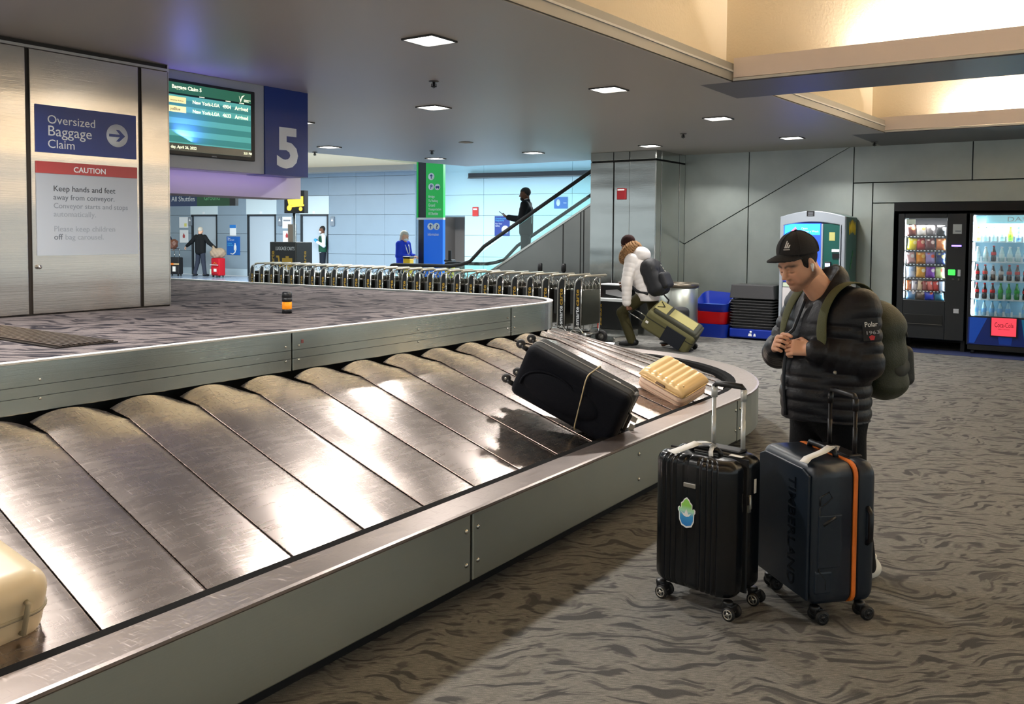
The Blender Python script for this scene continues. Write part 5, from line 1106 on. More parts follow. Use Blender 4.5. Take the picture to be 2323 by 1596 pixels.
m = MB(); m.tube([(.105, -.218, .33), (.105, -.242, .35), (.105, -.244, .46), (.105, -.218, .48)], .011, 8); m.build('side_handle', M_black, sc2)
m = MB(); m.tube([(.03, -.10, .662), (.03, -.09, .685), (.03, .09, .685), (.03, .10, .662)], .013, 8); m.build('top_handle', M_black, sc2); m = MB(); m.box(.08, .145, -.12, .12, .66, .672); m.build('handle_housing', M_black, sc2, bevel=.005)
tele(sc2, (-.092, .092), .125, .66, .905, .010, M_black, M_black, 'y')
for x in (-.105, .105):
    for y in (-.18, .18): spinner(sc2, x, y, .03, 0, M_black)
baggage_tag(sc2, [(.02, -.08, .705), (-.03, -.10, .69), (-.12, -.13, .676), (-.16, -.165, .668)], .045, (.25, -.95, 0)); baggage_tag(sc2, [(.02, -.08, .705), (.06, -.06, .70), (.055, -.055, .68), (.02, -.06, .682)], .045, (.1, -.95, 0.2))
m = MB(); m.cyl((.03, .03, .668), (.045, .08, .67), .006, 6); m.build('zip_pull', M_orange, sc2)
# 3) soft navy suitcase lying on its side on the belt. frame: x length (wheels -> handle), y up, z toward viewer side
def place(o, cen, cols):
    o.matrix_world = Matrix(((cols[0][0], cols[1][0], cols[2][0], cen[0]), (cols[0][1], cols[1][1], cols[2][1], cen[1]), (cols[0][2], cols[1][2], cols[2][2], cen[2]), (0, 0, 0, 1)))
def orth(a, b):
    a = Vector(a).normalized(); b = (Vector(b)-a*a.dot(Vector(b))).normalized(); return a, b, a.cross(b)
sc3 = thing('soft_suitcase', 'navy black soft suitcase tied with a tan cord lying on the belt', 'suitcase')
E1, E2, E3 = orth((.853, -.317, -.415), (.361, -.216, .907)); c3 = Vector((.439, 5.21, .633))-E1*.045+W(0, .02, .0)
place(sc3, c3, (E1, E2, E3))
S = SDF((-.40, -.22, -.20), (.40, .22, .20), .006); S.rbox((0, 0, .055), (.345, .168, .085), .045, 0)
S.ell((-.04, -.02, .142), (.24, .09, .022), .02); V, F = S.mesh(); np_mesh('front_body', relax(V, F, 2), F, M_navyfab, sc3)
S = SDF((-.40, -.22, -.20), (.40, .22, .20), .006); S.rbox((0, 0, -.05), (.345, .166, .09), .045, 0); V, F = S.mesh(); np_mesh('back_body', relax(V, F, 2), F, M_navyfab, sc3)
m = MB(); m.prism(rbox_rings(.699, .344, 0, .05), -.105, .085, 'z'); m.build('gusset', M_greyfab, sc3, bevel=.01)
m = MB(); zz = rbox_rings(.702, .347, 0, .05, 6); m.tube([(x, y, -.005) for x, y in zz], .004, 6, closed=True); m.build('zip_line', mat('zip_grey', srgb(140, 138, 132), .5), sc3)
m = MB(); m.tube([(-.10+.26*math.cos(a)*.75, -.05+.13*math.sin(a), .150) for a in np.linspace(.3, PI*1.05, 18)], .007, 6); m.build('pocket_piping', M_navyfab, sc3)
M_cord = mat('tan_cord', srgb(176, 160, 124), .8)
m = MB(); q = rbox_rings(.345, .315, 0, .05, 4); m.tube([(.09+(.06 if False else .18*(-y0)), y0, z0) for y0, z0 in [(a, b) for a, b in q]], .0042, 6, closed=True); m.build('cord', M_cord, sc3)
for y, z in ((.12, .09), (.12, -.09), (-.12, .09), (-.12, -.09)):
    w = MB(); w.tube([(-.345, y, z), (-.375, y, z), (-.385, y+.012, z)], .016, 8); k_ = w.build('caster_fork', M_black, sc3); q = MB(); q.lathe([(.016, -.012), (.027, -.011), (.027, .011), (.016, .012)], (-.40, y+.012, z), 16, 'z'); q.build('wheel', M_rubber, k_); q = MB(); q.lathe([(0, -.013), (.009, -.013), (.009, .013), (0, .013)], (-.40, y+.012, z), 10, 'z'); q.build('hub', M_zip, k_)
m = MB(); m.box(.18, .23, .169, .174, -.03, -.005); m.build('brand_badge', M_zip, sc3, bevel=.002)
m = MB(); m.rbox = None; m.box(.325, .352, .06, .165, -.06, .02); m.build('corner_guard', mat('guard_grey', srgb(70, 72, 74), .4), sc3, bevel=.012, seg=3)
m = MB(); m.tube([(.345, -.07, .02), (.368, -.06, .02), (.368, .04, .02), (.345, .05, .02)], .01, 8); m.build('carry_handle', M_black, sc3)
m = MB(); m.box(.36, .40, -.035, .0, -.10, -.098).box(.372, .405, -.11, -.05, -.10, -.098); m.build('baggage_tag', M_paper, sc3)
# 4) champagne ribbed suitcase lying flat
sc4 = thing('champagne_suitcase', 'small champagne ribbed suitcase with pink beige base lying on the belt corner', 'suitcase')
A1, A2, A3 = orth((.719, -.594, -.361), (.113, -.413, .904)); c4 = Vector((1.2012, 6.1705, .509))+W(0.10, .10, .02)
place(sc4, c4, (A1, A2, A3))
m = MB(); n = 7; base = rbox_rings(.385, .35, 0, .05, 5); N = len(base); vs = []
for yy, o in ((-.075, .02), (-.068, .006), (-.055, 0), (.03, 0)): vs += [(x*(1-o/.19), yy, z*(1-o/.17)) for x, z in base]
m.add(vs, [(i*N+q, i*N+(q+1) % N, (i+1)*N+(q+1) % N, (i+1)*N+q) for i in range(3) for q in range(N)]+[tuple(range(N)), tuple(range(3*N, 4*N))], True); m.build('base_body', M_beige, sc4)
for yy in (-.045, -.012, .026): m = MB(); m.tube([(x*1.004, yy, z*1.004) for x, z in base], .0035, 5, closed=True); m.build('piping', mat('piping_rose', srgb(190, 156, 134), .6), sc4)
m = MB(); nu, nv = 60, 30
def lid(u, v):
    x = (u-.5)*.385; z = (v-.5)*.35; e = min(u, 1-u)*.385; g = min(v, 1-v)*.35; k = min(1, e/.05); k2 = min(1, g/.05)
    h = .055*math.sqrt(max(0, 1-(1-k)**2))*math.sqrt(max(0, 1-(1-k2)**2)); rb_ = .007*abs(math.sin(PI*x/.052))*min(1, k*1.2)*min(1, k2)
    return (x, .032+h+rb_, z)
m.grid(lid, nu, nv); m.build('ribbed_lid', M_gold, sc4, solid=.003)
m = MB(); m.tube([(x*1.003, .031, z*1.003) for x, z in base], .005, 6, closed=True); m.build('lid_frame', M_gold, sc4)
m = MB(); m.prism([(-.045, .034), (.045, .034), (.035, .056), (-.035, .056)], .172, .18, 'z'); m.build('lid_handle', mat('handle_umber', srgb(90, 66, 40), .4), sc4, bevel=.004)
m = MB(); m.lathe([(0, 0), (.008, 0), (.006, .012)], (.15, .085, .12), 10, 'y'); m.build('lid_stud', M_gold, sc4)
# 5) cream suitcase at the near left end of the belt
sc5 = thing('cream_suitcase', 'cream hard shell suitcase cut off at the near left of the belt', 'suitcase', W(.90, 2.80, .55), ANG)
sc5.rotation_euler = (.27, 0, ANG+.12)
S = SDF((-.45, -.36, -.18), (.45, .36, .18), .008); S.rbox((0, 0, 0), (.40, .27, .115), .07, 0); S.cut(lambda x, y, z: -(np.abs(z)-.004)*(np.abs(x) > -1)*0-1.0); V, F = S.mesh(); np_mesh('shell', relax(V, F, 2), F, M_cream_sh, sc5)
m = MB(); m.tube([(x, y, 0) for x, y in rbox_rings(.802, .542, 0, .072, 6)], .006, 6, closed=True); m.build('seam_band', mat('cream_seam', srgb(150, 140, 118), .5), sc5)
for x in (-.3, .3): m = MB(); m.tube([(x, -.272, -.05), (x, -.285, -.05), (x, -.285, .05), (x, -.272, .05)], .008, 6); m.build('side_foot', MATS['cream_seam'], sc5)
# ------------------------------------------------------------------ people
def rotz(a): return np.array([[math.cos(a), -math.sin(a), 0], [math.sin(a), math.cos(a), 0], [0, 0, 1]])
def roty(a): return np.array([[math.cos(a), 0, math.sin(a)], [0, 1, 0], [-math.sin(a), 0, math.cos(a)]])
def rotx(a): return np.array([[1, 0, 0], [0, math.cos(a), -math.sin(a)], [0, math.sin(a), math.cos(a)]])
def head_sdf(S, T, face=True, k=1.0):
    """T maps head coordinates (x forward, y left, z up, origin mid head) to the grid"""
    R, o = T; P = lambda *p: R@np.array(p)*k+o
    S.ell(P(-.012, 0, .035), np.array((.098, .076, .092))*k, .02, R=R)
    S.ell(P(.030, 0, -.035), np.array((.062, .060, .085))*k, .03, R=R)
    for s in (-1, 1):
        S.cone(P(-.02, s*.056, -.045), P(.055, s*.020, -.098), .022*k, .018*k, .025)
        S.ell(P(.055, s*.040, -.022), np.array((.028, .026, .03))*k, .025, R=R)
    S.ell(P(.066, 0, -.100), np.array((.022, .026, .020))*k, .02, R=R)
    if face:
        S.cone(P(.080, -.034, .024), P(.080, .034, .024), .013*k, .013*k, .018)
        for s in (-1, 1):
            S.ell(P(.098, s*.033, .002), np.array((.018, .020, .012))*k, .012, op='s', R=R); S.ell(P(.074, s*.033, .001), np.array((.017, .019, .013))*k, .004, R=R)
        S.cone(P(.088, 0, .012), P(.113, 0, -.026), .008*k, .0115*k, .012)
        for s in (-1, 1): S.ell(P(.098, s*.012, -.032), np.array((.011, .008, .008))*k, .006, R=R)
        S.ell(P(.082, 0, -.062), np.array((.018, .026, .010))*k, .010, R=R)
        S.ell(P(.090, 0, -.0575), np.array((.010, .019, .0055))*k, .003, R=R); S.ell(P(.089, 0, -.069), np.array((.010, .017, .0065))*k, .003, R=R)
    for s in (-1, 1):
        S.ell(P(-.012, s*.079, -.004), np.array((.021, .010, .033))*k, .006, R=R@roty(.2)@rotz(s*.35)); S.ell(P(-.004, s*.088, .0), np.array((.010, .007, .018))*k, .004, op='s', R=R)
    return P
def hand_sdf(S, w, d, nrm, side, curl=(.5, .7, .6), spread=.08, sc=1.0, thumb=.6, k=.006):
    """w wrist, d direction to the fingers, nrm palm normal (palm side), side=+1 thumb on the +lateral side"""
    d = np.array(d, float); d /= np.linalg.norm(d); nrm = np.array(nrm, float); nrm -= d*(nrm@d); nrm /= np.linalg.norm(nrm); lat = np.cross(d, nrm)*side; w = np.array(w, float)
    for t in (-.026, -.009, .009, .026): S.cone(w+d*.012*sc+lat*t*.6*sc, w+d*.085*sc+lat*t*1.05*sc, .0145*sc, .0115*sc, .014)
    for i, (t, L) in enumerate(((.030, .068), (.0105, .078), (-.0095, .072), (-.029, .056))):
        p = w+d*.088*sc+lat*t*sc; a = 0; dirn = d+lat*spread*(t/.03); dirn /= np.linalg.norm(dirn)
        for j, (f, c) in enumerate(zip((.45, .32, .23), curl)):
            a += c*(1+.08*i); v = dirn*math.cos(a)+nrm*math.sin(a); q = p+v*L*f*sc; S.cone(p, q, (.0090-.0010*j)*sc, (.0082-.0011*j)*sc, k*.6); p = q
    p = w+d*.028*sc+lat*.024*sc; v = d*.65+lat*.65+nrm*.35*thumb; v /= np.linalg.norm(v); q = p+v*.042*sc; S.cone(p, q, .0145*sc, .0110*sc, .010)
    v2 = d*.85+lat*.05+nrm*thumb; v2 /= np.linalg.norm(v2); r = q+v2*.030*sc; S.cone(q, r, .0108*sc, .0095*sc, .004); v3 = d*.8-lat*.25+nrm*thumb; v3 /= np.linalg.norm(v3); S.cone(r, r+v3*.024*sc, .0095*sc, .0075*sc, .003)
def std(h=1.75):
    J = dict(pelvis=(0, 0, .94), chest=(0, 0, 1.28), neck=(-.01, 0, 1.47), head=(.015, 0, 1.625))
    for s, q in (('L', 1), ('R', -1)):
        J['sh'+s] = (0, q*.175, 1.41); J['el'+s] = (-.03, q*.235, 1.13); J['wr'+s] = (.05, q*.25, .89); J['hip'+s] = (0, q*.085, .93); J['kn'+s] = (.01, q*.095, .51); J['an'+s] = (-.03, q*.10, .09); J['fd'+s] = (1, q*.15, 0); J['hd'+s] = (.25, 0, -1); J['hn'+s] = (0, -q, 0)
    return {k: tuple(np.array(v)*(h/1.75 if not k.startswith(('fd', 'hd', 'hn')) else 1)) for k, v in J.items()}
SK = {'light': (224, 176, 146), 'tan': (206, 150, 118), 'brown': (112, 74, 54), 'pale': (232, 190, 168)}
def lin(c): return np.array(srgb(*c)[:3], np.float32)
def clothing(name, S, m0, root, it=1): V, F = S.mesh(); return np_mesh(name, relax(V, F, it, .4), F, m0, root)
def person(label, loc, yaw, J, top=None, legs=None, shoe=None, skin='tan', hair=None, hyaw=0, hpitch=0, h=.009, group=None, hem=.80, puff=0., coat=.022, curlL=(.5, .6, .5), curlR=(.5, .6, .5), sides='LR', mask=None, topname='jacket', legname='trousers', wide=1.0, hscale=1.0):
    root = thing('person', label, 'person', loc, yaw, group); g = {k: np.array(v, float) for k, v in J.items()}
    pts = np.array([v for k, v in g.items() if not k.startswith(('fd', 'hd', 'hn'))]); lo = pts.min(0)-.26; hi = pts.max(0)+.26; lo[2] = -.01
    S = SDF(lo, hi, h); R = rotz(hyaw)@roty(hpitch); HT = (R, g['head'])
    P = head_sdf(S, HT, True, hscale)
    S.cone(P(-.03, 0, -.06), g['neck'], .054*wide**.5, .060*wide**.5, .03); 
    for s in (-1, 1): S.cone(g['pelvis']+(0, s*.055, 0), g['chest']+(0, s*.07, .02), .095*wide, .10*wide, .05)
    S.cone(g['shL'], g['shR'], .058, .058, .05)
    for s in 'LR':
        q = 1 if s == 'L' else -1
        S.cone(g['sh'+s], g['el'+s], .050, .040, .03); S.cone(g['el'+s], g['wr'+s], .038, .026, .015); S.cone(g['wr'+s], g['wr'+s]+g['hd'+s]/np.linalg.norm(g['hd'+s])*.03, .026, .022, .01)
        hand_sdf(S, g['wr'+s], g['hd'+s], g['hn'+s], 1 if s == 'R' else -1, curlL if s == 'L' else curlR, sc=1.0 if h < .012 else 1.25)
        S.cone(g['hip'+s], g['kn'+s], .082, .058, .04); S.cone(g['kn'+s], g['an'+s], .056, .040, .02); f = g['fd'+s]/np.linalg.norm(g['fd'+s]); S.cone(g['an'+s]-(0, 0, .04), g['an'+s]+f*.14-(0, 0, .05), .036, .028, .02)
    V, F = S.mesh(); col = np.tile(lin(SK[skin]), (len(V), 1))
    b = np_mesh('body', relax(V, F, 1, .3), F, M_skin, root, col)
    c = coat
    if top:
        S = SDF(lo, hi, h)
        rp = (.065, .006) if puff else None
        for s in (-1, 1): S.cone(g['pelvis']+(0, s*.065, -.06), g['chest']+(0, s*.078, .03), .105*wide+c, .105*wide+c, .05, rip=rp)
        S.cone(g['shL']*.98+g['shR']*.02, g['shR']*.98+g['shL']*.02, .062+c*.6, .062+c*.6, .05); S.cone(g['neck']-(0, 0, .06), g['neck']+(0, 0, .01), .075+c*.4, .066+c*.3, .04)
        hz = hem
        S.cut(lambda x, y, z: hz-z)
        for s in 'LR': S.cone(g['sh'+s], g['el'+s], .060+c, .052+c*.9, .03, rip=rp); S.cone(g['el'+s], g['wr'+s]-(g['wr'+s]-g['el'+s])*.04, .052+c*.9, .042+c*.6, .02, rip=rp)
        clothing(topname, S, top, root, 2)
    if legs:
        S = SDF(lo, hi, h)
        for s in (-1, 1): S.cone(g['pelvis']+(0, s*.05, .03), g['pelvis']+(0, s*.06, -.04), .108*wide, .105*wide, .04)
        for s in 'LR': S.cone(g['hip'+s], g['kn'+s], .096*wide, .076, .03); S.cone(g['kn'+s], g['an'+s]+(0, 0, -.02), .076, .064, .02)
        S.cut(lambda x, y, z: .05-z); clothing(legname, S, legs, root, 2)
    for s in 'LR':
        S = SDF(g['an'+s]-.25, g['an'+s]+.25, h*.8); f = g['fd'+s]/np.linalg.norm(g['fd'+s]); a = g['an'+s]
        S.cone(a+(-f*.05)-(0, 0, .035), a+f*.15-(0, 0, .045), .046, .036, .02); S.cone(a+f*.1-(0, 0, .045), a+f*.17-(0, 0, .05), .042, .032, .02); S.cone(a, a-(0, 0, .03), .045, .045, .02); zf = a[2]-.088; S.cut(lambda x, y, z: zf-z)
        if shoe: clothing('shoe', S, shoe, root)
    if hair:
        kind, hm = hair; S = SDF(g['head']-.2, g['head']+.2, h*.7)
        S.ell(P(-.018, 0, .04), np.array((.107, .086, .099))*hscale, .02, R=R); Ri = R.T; hp = g['head']
        if kind == 'long':
            S.cone(P(-.05, .04, .0), P(-.055, .045, -.13), .05, .035, .03); S.cone(P(-.05, -.04, .0), P(-.055, -.045, -.13), .05, .035, .03); S.cone(P(-.06, 0, 0), P(-.07, 0, -.12), .055, .04, .03)
        def fc(x, y, z):
            q = [x-hp[0], y-hp[1], z-hp[2]]; hx = Ri[0, 0]*q[0]+Ri[0, 1]*q[1]+Ri[0, 2]*q[2]; hz_ = Ri[2, 0]*q[0]+Ri[2, 1]*q[1]+Ri[2, 2]*q[2]; hy = Ri[1, 0]*q[0]+Ri[1, 1]*q[1]+Ri[1, 2]*q[2]
            face = np.minimum(hx-(.0 if kind != 'beanie' else -.9), .055-hz_) if kind != 'beanie' else -1+0*hx
            low = (-.05 if kind == 'short' else (.0 if kind == 'beanie' else -.9))-hz_
            return np.maximum(face, low)
        S.cut(fc); clothing('hat' if kind == 'beanie' else 'hair', S, hm, root)
    if mask:
        S = SDF(g['head']-.2, g['head']+.2, h*.7); S.ell(P(.052, 0, -.058), np.array((.064, .062, .052))*hscale, .02, R=R); Ri = R.T; hp = g['head']; S.cut(lambda x, y, z: .03-(Ri[0, 0]*(x-hp[0])+Ri[0, 1]*(y-hp[1])+Ri[0, 2]*(z-hp[2]))); clothing('face_mask', S, mask, root)
    return root, g, P, R
M_skin = vcolmat('skin', .5, .35, .12)
cloth = lambda nm, c, r=.85, b=.25: mat(nm, srgb(*c), r, bump=b, bscale=90, spec=.2)
M_shoe_d = mat('shoe_dark', srgb(24, 24, 26), .5); M_shoe_w = mat('shoe_white', srgb(226, 224, 216), .5); M_hair_d = mat('hair_dark', srgb(26, 20, 17), .6, bump=.6, bscale=120); M_hair_g = mat('hair_grey', srgb(196, 188, 172), .6, bump=.6, bscale=120); M_mask = mat('mask_white', srgb(228, 232, 232), .7)
def CP(a, b, z=0): return P0+e1*a+e2*b+Vector((0, 0, z))
# old man seen from behind, arms spread, at the elevators
J = std(1.72)
J['elL'] = (-.02, .36, 1.20); J['wrL'] = (.02, .58, 1.06); J['elR'] = (-.02, -.36, 1.18); J['wrR'] = (.02, -.62, .98); J['knL'] = (.03, .14, .50); J['anL'] = (-.02, .24, .09); J['knR'] = (-.02, -.13, .50); J['anR'] = (-.06, -.22, .09); J['hdL'] = (.2, .8, -.6); J['hdR'] = (.2, -.8, -.6)
person('man in black jacket and jeans seen from behind with arms spread wide', CP(-8.25, -1.0), RC+PI/2+.15, J, cloth('coat_black', (24, 26, 28)), cloth('jeans_slate', (52, 58, 72)), M_shoe_d, 'light', ('short', M_hair_g), hpitch=.2, h=.012, hem=.72)
# partly hidden person by the steel wall
J = std(1.66); J['elL'] = (.10, .22, 1.12); J['wrL'] = (.30, .20, 1.05)
person('partly hidden traveller in dark blue at the edge of the steel wall', CP(-9.72, -1.25), RC-.3, J, cloth('coat_navy', (26, 32, 52)), cloth('jeans_blue', (36, 46, 74)), M_shoe_d, 'tan', ('short', M_hair_d), h=.013, hem=.75)
# worker in the elevator door
J = std(1.78); J['elL'] = (.02, .27, 1.12); J['wrL'] = (.22, .14, 1.25); J['hdL'] = (.4, -.5, .6); J['elR'] = (-.02, -.27, 1.13); J['wrR'] = (.05, -.33, .90)
r_, g_, P_, R_ = person('worker in green vest with mask and blue gloves in the open elevator', CP(-3.72, .03), RC-PI/2-.7, J, cloth('shirt_white', (214, 220, 224)), cloth('trousers_black', (30, 36, 46)), M_shoe_d, 'brown', ('short', M_hair_d), h=.012, mask=M_mask, hem=.88, topname='shirt', coat=.008)
S = SDF((-.3, -.3, .85), (.3, .3, 1.55), .012)
for s in (-1, 1): S.cone((0, s*.065, .95), (0, s*.085, 1.36), .128, .125, .05)
S.cut(lambda x, y, z: np.maximum(.90-z, z-1.47)); clothing('vest', S, cloth('vest_green', (30, 78, 58)), r_)
M_glove = mat('glove_blue', srgb(40, 150, 220), .5)
for s in 'LR':
    S = SDF(g_['wr'+s]-.2, g_['wr'+s]+.2, .01); S.cone(g_['wr'+s]-(g_['wr'+s]-g_['el'+s])*.12, g_['wr'+s]+g_['hd'+s]/np.linalg.norm(g_['hd'+s])*.10, .042, .05, .02); clothing('glove', S, M_glove, r_)
# lady in blue jacket
J = std(1.63); J['elR'] = (.02, -.22, 1.04); J['wrR'] = (.24, -.10, 1.02); J['elL'] = (.03, .22, 1.04); J['wrL'] = (.27, .06, 1.03); J['hdL'] = (1, -.2, -.1); J['hdR'] = (1, .2, -.1); J['hnL'] = (0, 0, -1); J['hnR'] = (0, 0, -1); J['head'] = (.04, 0, 1.50)
r_, g_, P_, R_ = person('grey haired lady in bright blue jacket and white mask by the pylon', CP(3.62, -6.3), RC-.05, J, cloth('jacket_blue', (36, 62, 190)), cloth('trousers_navy', (28, 30, 44)), M_shoe_d, 'light', ('long', M_hair_g), hpitch=.25, h=.010, mask=M_mask, hem=.70)
m = MB(); m.tube([(.10, .07, 1.30), (.15, .05, 1.15), (.155, .0, 1.05), (.15, -.05, 1.15), (.10, -.07, 1.30)], .014, 6); m.build('lanyard', M_white, r_)
# passenger on the escalator
J = std(1.76); J['elR'] = (.03, -.24, 1.12); J['wrR'] = (.27, -.16, 1.14); J['hdR'] = (1, .1, .25); J['hnR'] = (0, .4, 1); J['elL'] = (.06, .24, 1.12); J['wrL'] = (.34, .12, 1.17); J['hdL'] = (1, -.1, .3); J['hnL'] = (0, -.3, 1); J['head'] = (.03, 0, 1.625)
r_, g_, P_, R_ = person('bearded man in black suit riding the escalator with a phone', CP(7.72, -8.2, .735), RC+PI+.25, J, cloth('suit_black', (18, 20, 24), .7), cloth('suit_trousers', (18, 20, 24), .7), M_shoe_d, 'brown', ('short', M_hair_d), hyaw=.15, hpitch=.12, h=.010, hem=.72)
S = SDF((-.15, -.15, 1.40), (.20, .15, 1.85), .008); S.ell(P_(.045, 0, -.085), (.06, .06, .045), .02, R=R_); clothing('beard', S, mat('beard_dark', srgb(40, 26, 20), .7, bump=.6, bscale=120), r_)
S = SDF((-.15, -.15, 1.35), (.20, .15, 1.6), .008); S.cone((-.01, 0, 1.45), (-.005, 0, 1.50), .074, .068, .01); clothing('shirt_collar', S, M_white, r_)
t = thing('mobile_phone', 'dark mobile phone held up by the man on the escalator', 'phone', (0, 0, 0)); o = MB(); o.obox((0, 0, 0), (.037, .004, .075), Matrix.Identity(3)); o.build('phone_body', M_black, t, bevel=.003); o = MB(); o.obox((0, -.0045, 0), (.034, .0006, .070), Matrix.Identity(3)); o.build('phone_screen', mat('phone_glass', srgb(40, 44, 50), .1), t)
ya = RC+PI+.25; pv = CP(7.72, -8.2, .735)+Vector((math.cos(ya)*.47-math.sin(ya)*.08, math.sin(ya)*.47+math.cos(ya)*.08, 1.24)); t.location = pv; t.rotation_euler = (math.radians(-50), 0, ya-PI/2)
# their luggage by the elevators
def far_case(label, loc, rz, w, d, hh, m0, extra=None):
    t = thing('rolling_suitcase', label, 'suitcase', loc, rz); loft('body', outline(w, d, .04, None, None, 2), .06, hh, .03, m0, t); m = MB(); m.box(-w*.42, w*.42, -d/2-.03, -d/2+.01, .12, hh*.55); m.build('front_pocket', m0, t, bevel=.015)
    tele(t, (-.1, .1), d*.35, hh-.01, hh+.28, .01, M_chrome, M_black)
    for x in (-w*.38, w*.38): m = MB(); m.lathe([(.02, -.02), (.035, -.02), (.035, .02), (.02, .02)], (x, -d*.3, .035), 12, 'x'); m.build('wheel', M_rubber, t); m = MB(); m.box(x-.02, x+.02, d*.2, d*.3, 0, .07); m.build('foot', M_black, t)
    return t
M_redcase = cloth('case_red', (178, 22, 36), .6)
t = far_case('red fabric rolling suitcase held by the man with spread arms', CP(-7.28, -1.15), RC-.25, .50, .26, .66, M_redcase); m = MB(); m.box(-.26, .26, -.17, -.16, .42, .44); m.build('strap', M_white, t); m = MB(); m.box(.0, .16, -.176, -.165, .20, .30); m.build('white_label', M_paper, t); m = MB(); m.box(-.25, -.17, -.176, -.165, .10, .28); m.build('pale_label', mat('label_mint', srgb(200, 220, 200), .6), t)
for k in range(3): m = MB(); m.tube([(-.02+.07*k, -.176, .47+.05*(k % 2)), (.01+.07*k, -.176, .50), (.03+.07*k, -.176, .47)], .006, 5); m.build('gold_squiggle', M_cgold, t)
t = far_case('black rolling suitcase with tan belt at the edge of the steel wall', CP(-9.2, -1.25), RC+.15, .48, .26, .66, M_fab); m = MB(); m.box(-.26, .28, -.17, -.16, .40, .45); m.build('tan_belt', mat('belt_tan', srgb(206, 176, 130), .6), t); m = MB(); m.box(-.05, .06, -.175, -.165, .39, .46); m.build('orange_tag', M_orange, t); m = MB(); m.box(.02, .14, -.176, -.165, .16, .34); m.build('white_label', M_paper, t)
def sack(label, loc, r, m0, name='bag'):
    t = thing(name, label, 'bag', loc, 0); S = SDF((-.4, -.3, -.02), (.4, .3, .6), .012); S.ell((0, 0, r[2]*.8), r, .02); S.cone((-.10, 0, r[2]*1.3), (-.16, 0, r[2]*1.95), .07, .03, .06); S.ell((.08, .02, r[2]*1.0), (r[0]*.7, r[1]*.8, r[2]*.8), .05); S.warp(lambda x, y, z: .012*np.sin(x*38+y*20)*np.sin(z*34+x*11)); S.cut(lambda x, y, z: -z); clothing('sack', S, m0, t, 2); m = MB(); m.tube([(-.16, 0, r[2]*1.75), (-.19, 0, r[2]*2.2), (-.13, 0, r[2]*2.25), (-.12, 0, r[2]*1.8)], .012, 6); m.build('carry_loop', m0, t); return t
sack('crumpled tan sack resting on the red suitcase', CP(-7.30, -1.15, .665), (.27, .17, .19), cloth('sack_tan', (150, 132, 112), .7)); sack('shiny brown wrapped bundle on the black suitcase', CP(-9.32, -1.25, .95), (.15, .13, .19), mat('bundle_brown', srgb(104, 66, 50), .35, bump=.8, bscale=14))
# ------------------------------------------------------------------ woman in white jacket walking with a suitcase
M_wj = mat('puffer_white', srgb(226, 220, 216), .6, bump=.15, bscale=40); M_olive = cloth('trousers_olive', (62, 58, 34), .8); M_fur = mat('fur_brown', srgb(150, 112, 72), .9, bump=1.0, bscale=160, var=.5)
J = dict(pelvis=(0, 0, .78), chest=(.14, 0, 1.09), neck=(.24, 0, 1.30), head=(.33, -.02, 1.445), shL=(.20, .18, 1.24), elL=(.22, .27, .93), wrL=(.22, .27, .63), hdL=(-.25, 0, -1), hnL=(-1, 0, 0), shR=(.18, -.18, 1.24), elR=(.22, -.25, .96), wrR=(.38, -.16, .86), hdR=(1, .4, 0), hnR=(0, 1, 0),
         hipL=(.0, .09, .77), knL=(.36, .10, .48), anL=(.20, .10, .10), fdL=(1, 0, -.1), hipR=(0, -.09, .77), knR=(-.06, -.09, .42), anR=(-.32, -.09, .14), fdR=(1, 0, -.35))
WY = math.radians(150)
r_, g_, P_, R_ = person('person in white puffer jacket with fur hood pulling a green suitcase', (1.93, 12.28, 0), WY, J, M_wj, M_olive, M_shoe_d, 'brown', ('beanie', cloth('beanie_brown', (48, 28, 26), .9)), hpitch=.45, h=.008, hem=.66, puff=1, coat=.03, curlL=(1.1, 1.2, .8))
S = SDF((-.1, -.3, 1.1), (.55, .3, 1.7), .008)   # hood with fur edge
S.ell((.13, 0, 1.30), (.14, .16, .12), .03); clothing('hood', S, M_wj, r_, 2)
S = SDF((-.1, -.35, 1.1), (.6, .35, 1.75), .008)
ring = [(.285-.06*math.cos(a), .175*math.sin(a), 1.325+.10*math.cos(a)) for a in np.linspace(0, 2*PI, 49)]
for a, b in zip(ring[:-1], ring[1:]): S.cone(a, b, .066, .066, .02)
S.warp(lambda x, y, z: .009*np.sin(x*160+y*90)*np.sin(z*150+y*60)+.006*np.sin(x*230-z*210+y*120)); clothing('fur_trim', S, M_fur, r_, 0)
def backpack(label, loc, rz, sc, m0, m1, h=.007, tilt=0., straps=None, extra=None):
    t = thing('backpack', label, 'backpack', loc, rz); t.rotation_euler = (0, tilt, rz); a, b, c = sc  # x thickness, y width, z height (half)
    S = SDF((-a*1.7, -b*1.5, -c*1.3), (a*1.7, b*1.5, c*1.3), h); S.rbox((0, 0, -c*.08), (a*.9, b, c*.92), min(a, b)*.75, .0); S.ell((-a*.05, 0, c*.55), (a*.85, b*.82, c*.45), .06); S.warp(lambda x, y, z: .004*np.sin(z*45+y*18)*np.sin(y*30)); clothing('main_bag', S, m0, t, 2)
    S = SDF((-a*2.1, -b*1.4, -c*1.2), (a, b*1.4, c), h); S.rbox((-a*1.0, 0, -c*.38), (a*.42, b*.72, c*.42), a*.35, .0); clothing('front_pocket', S, m1, t, 2)
    m = MB(); m.tube([(-a*.55, y, -c*.08+c*.93*math.sqrt(max(0, 1-(y/b/1.02)**4))) for y in np.linspace(-b*.98, b*.98, 15)], .005, 6); m.build('zip_line', M_frame, t)
    m = MB(); m.tube([(a*.5, -.03, c*.92), (a*.6, -.03, c*1.06), (a*.6, .03, c*1.06), (a*.5, .03, c*.92)], .008, 6); m.build('top_loop', m1, t)
    return t
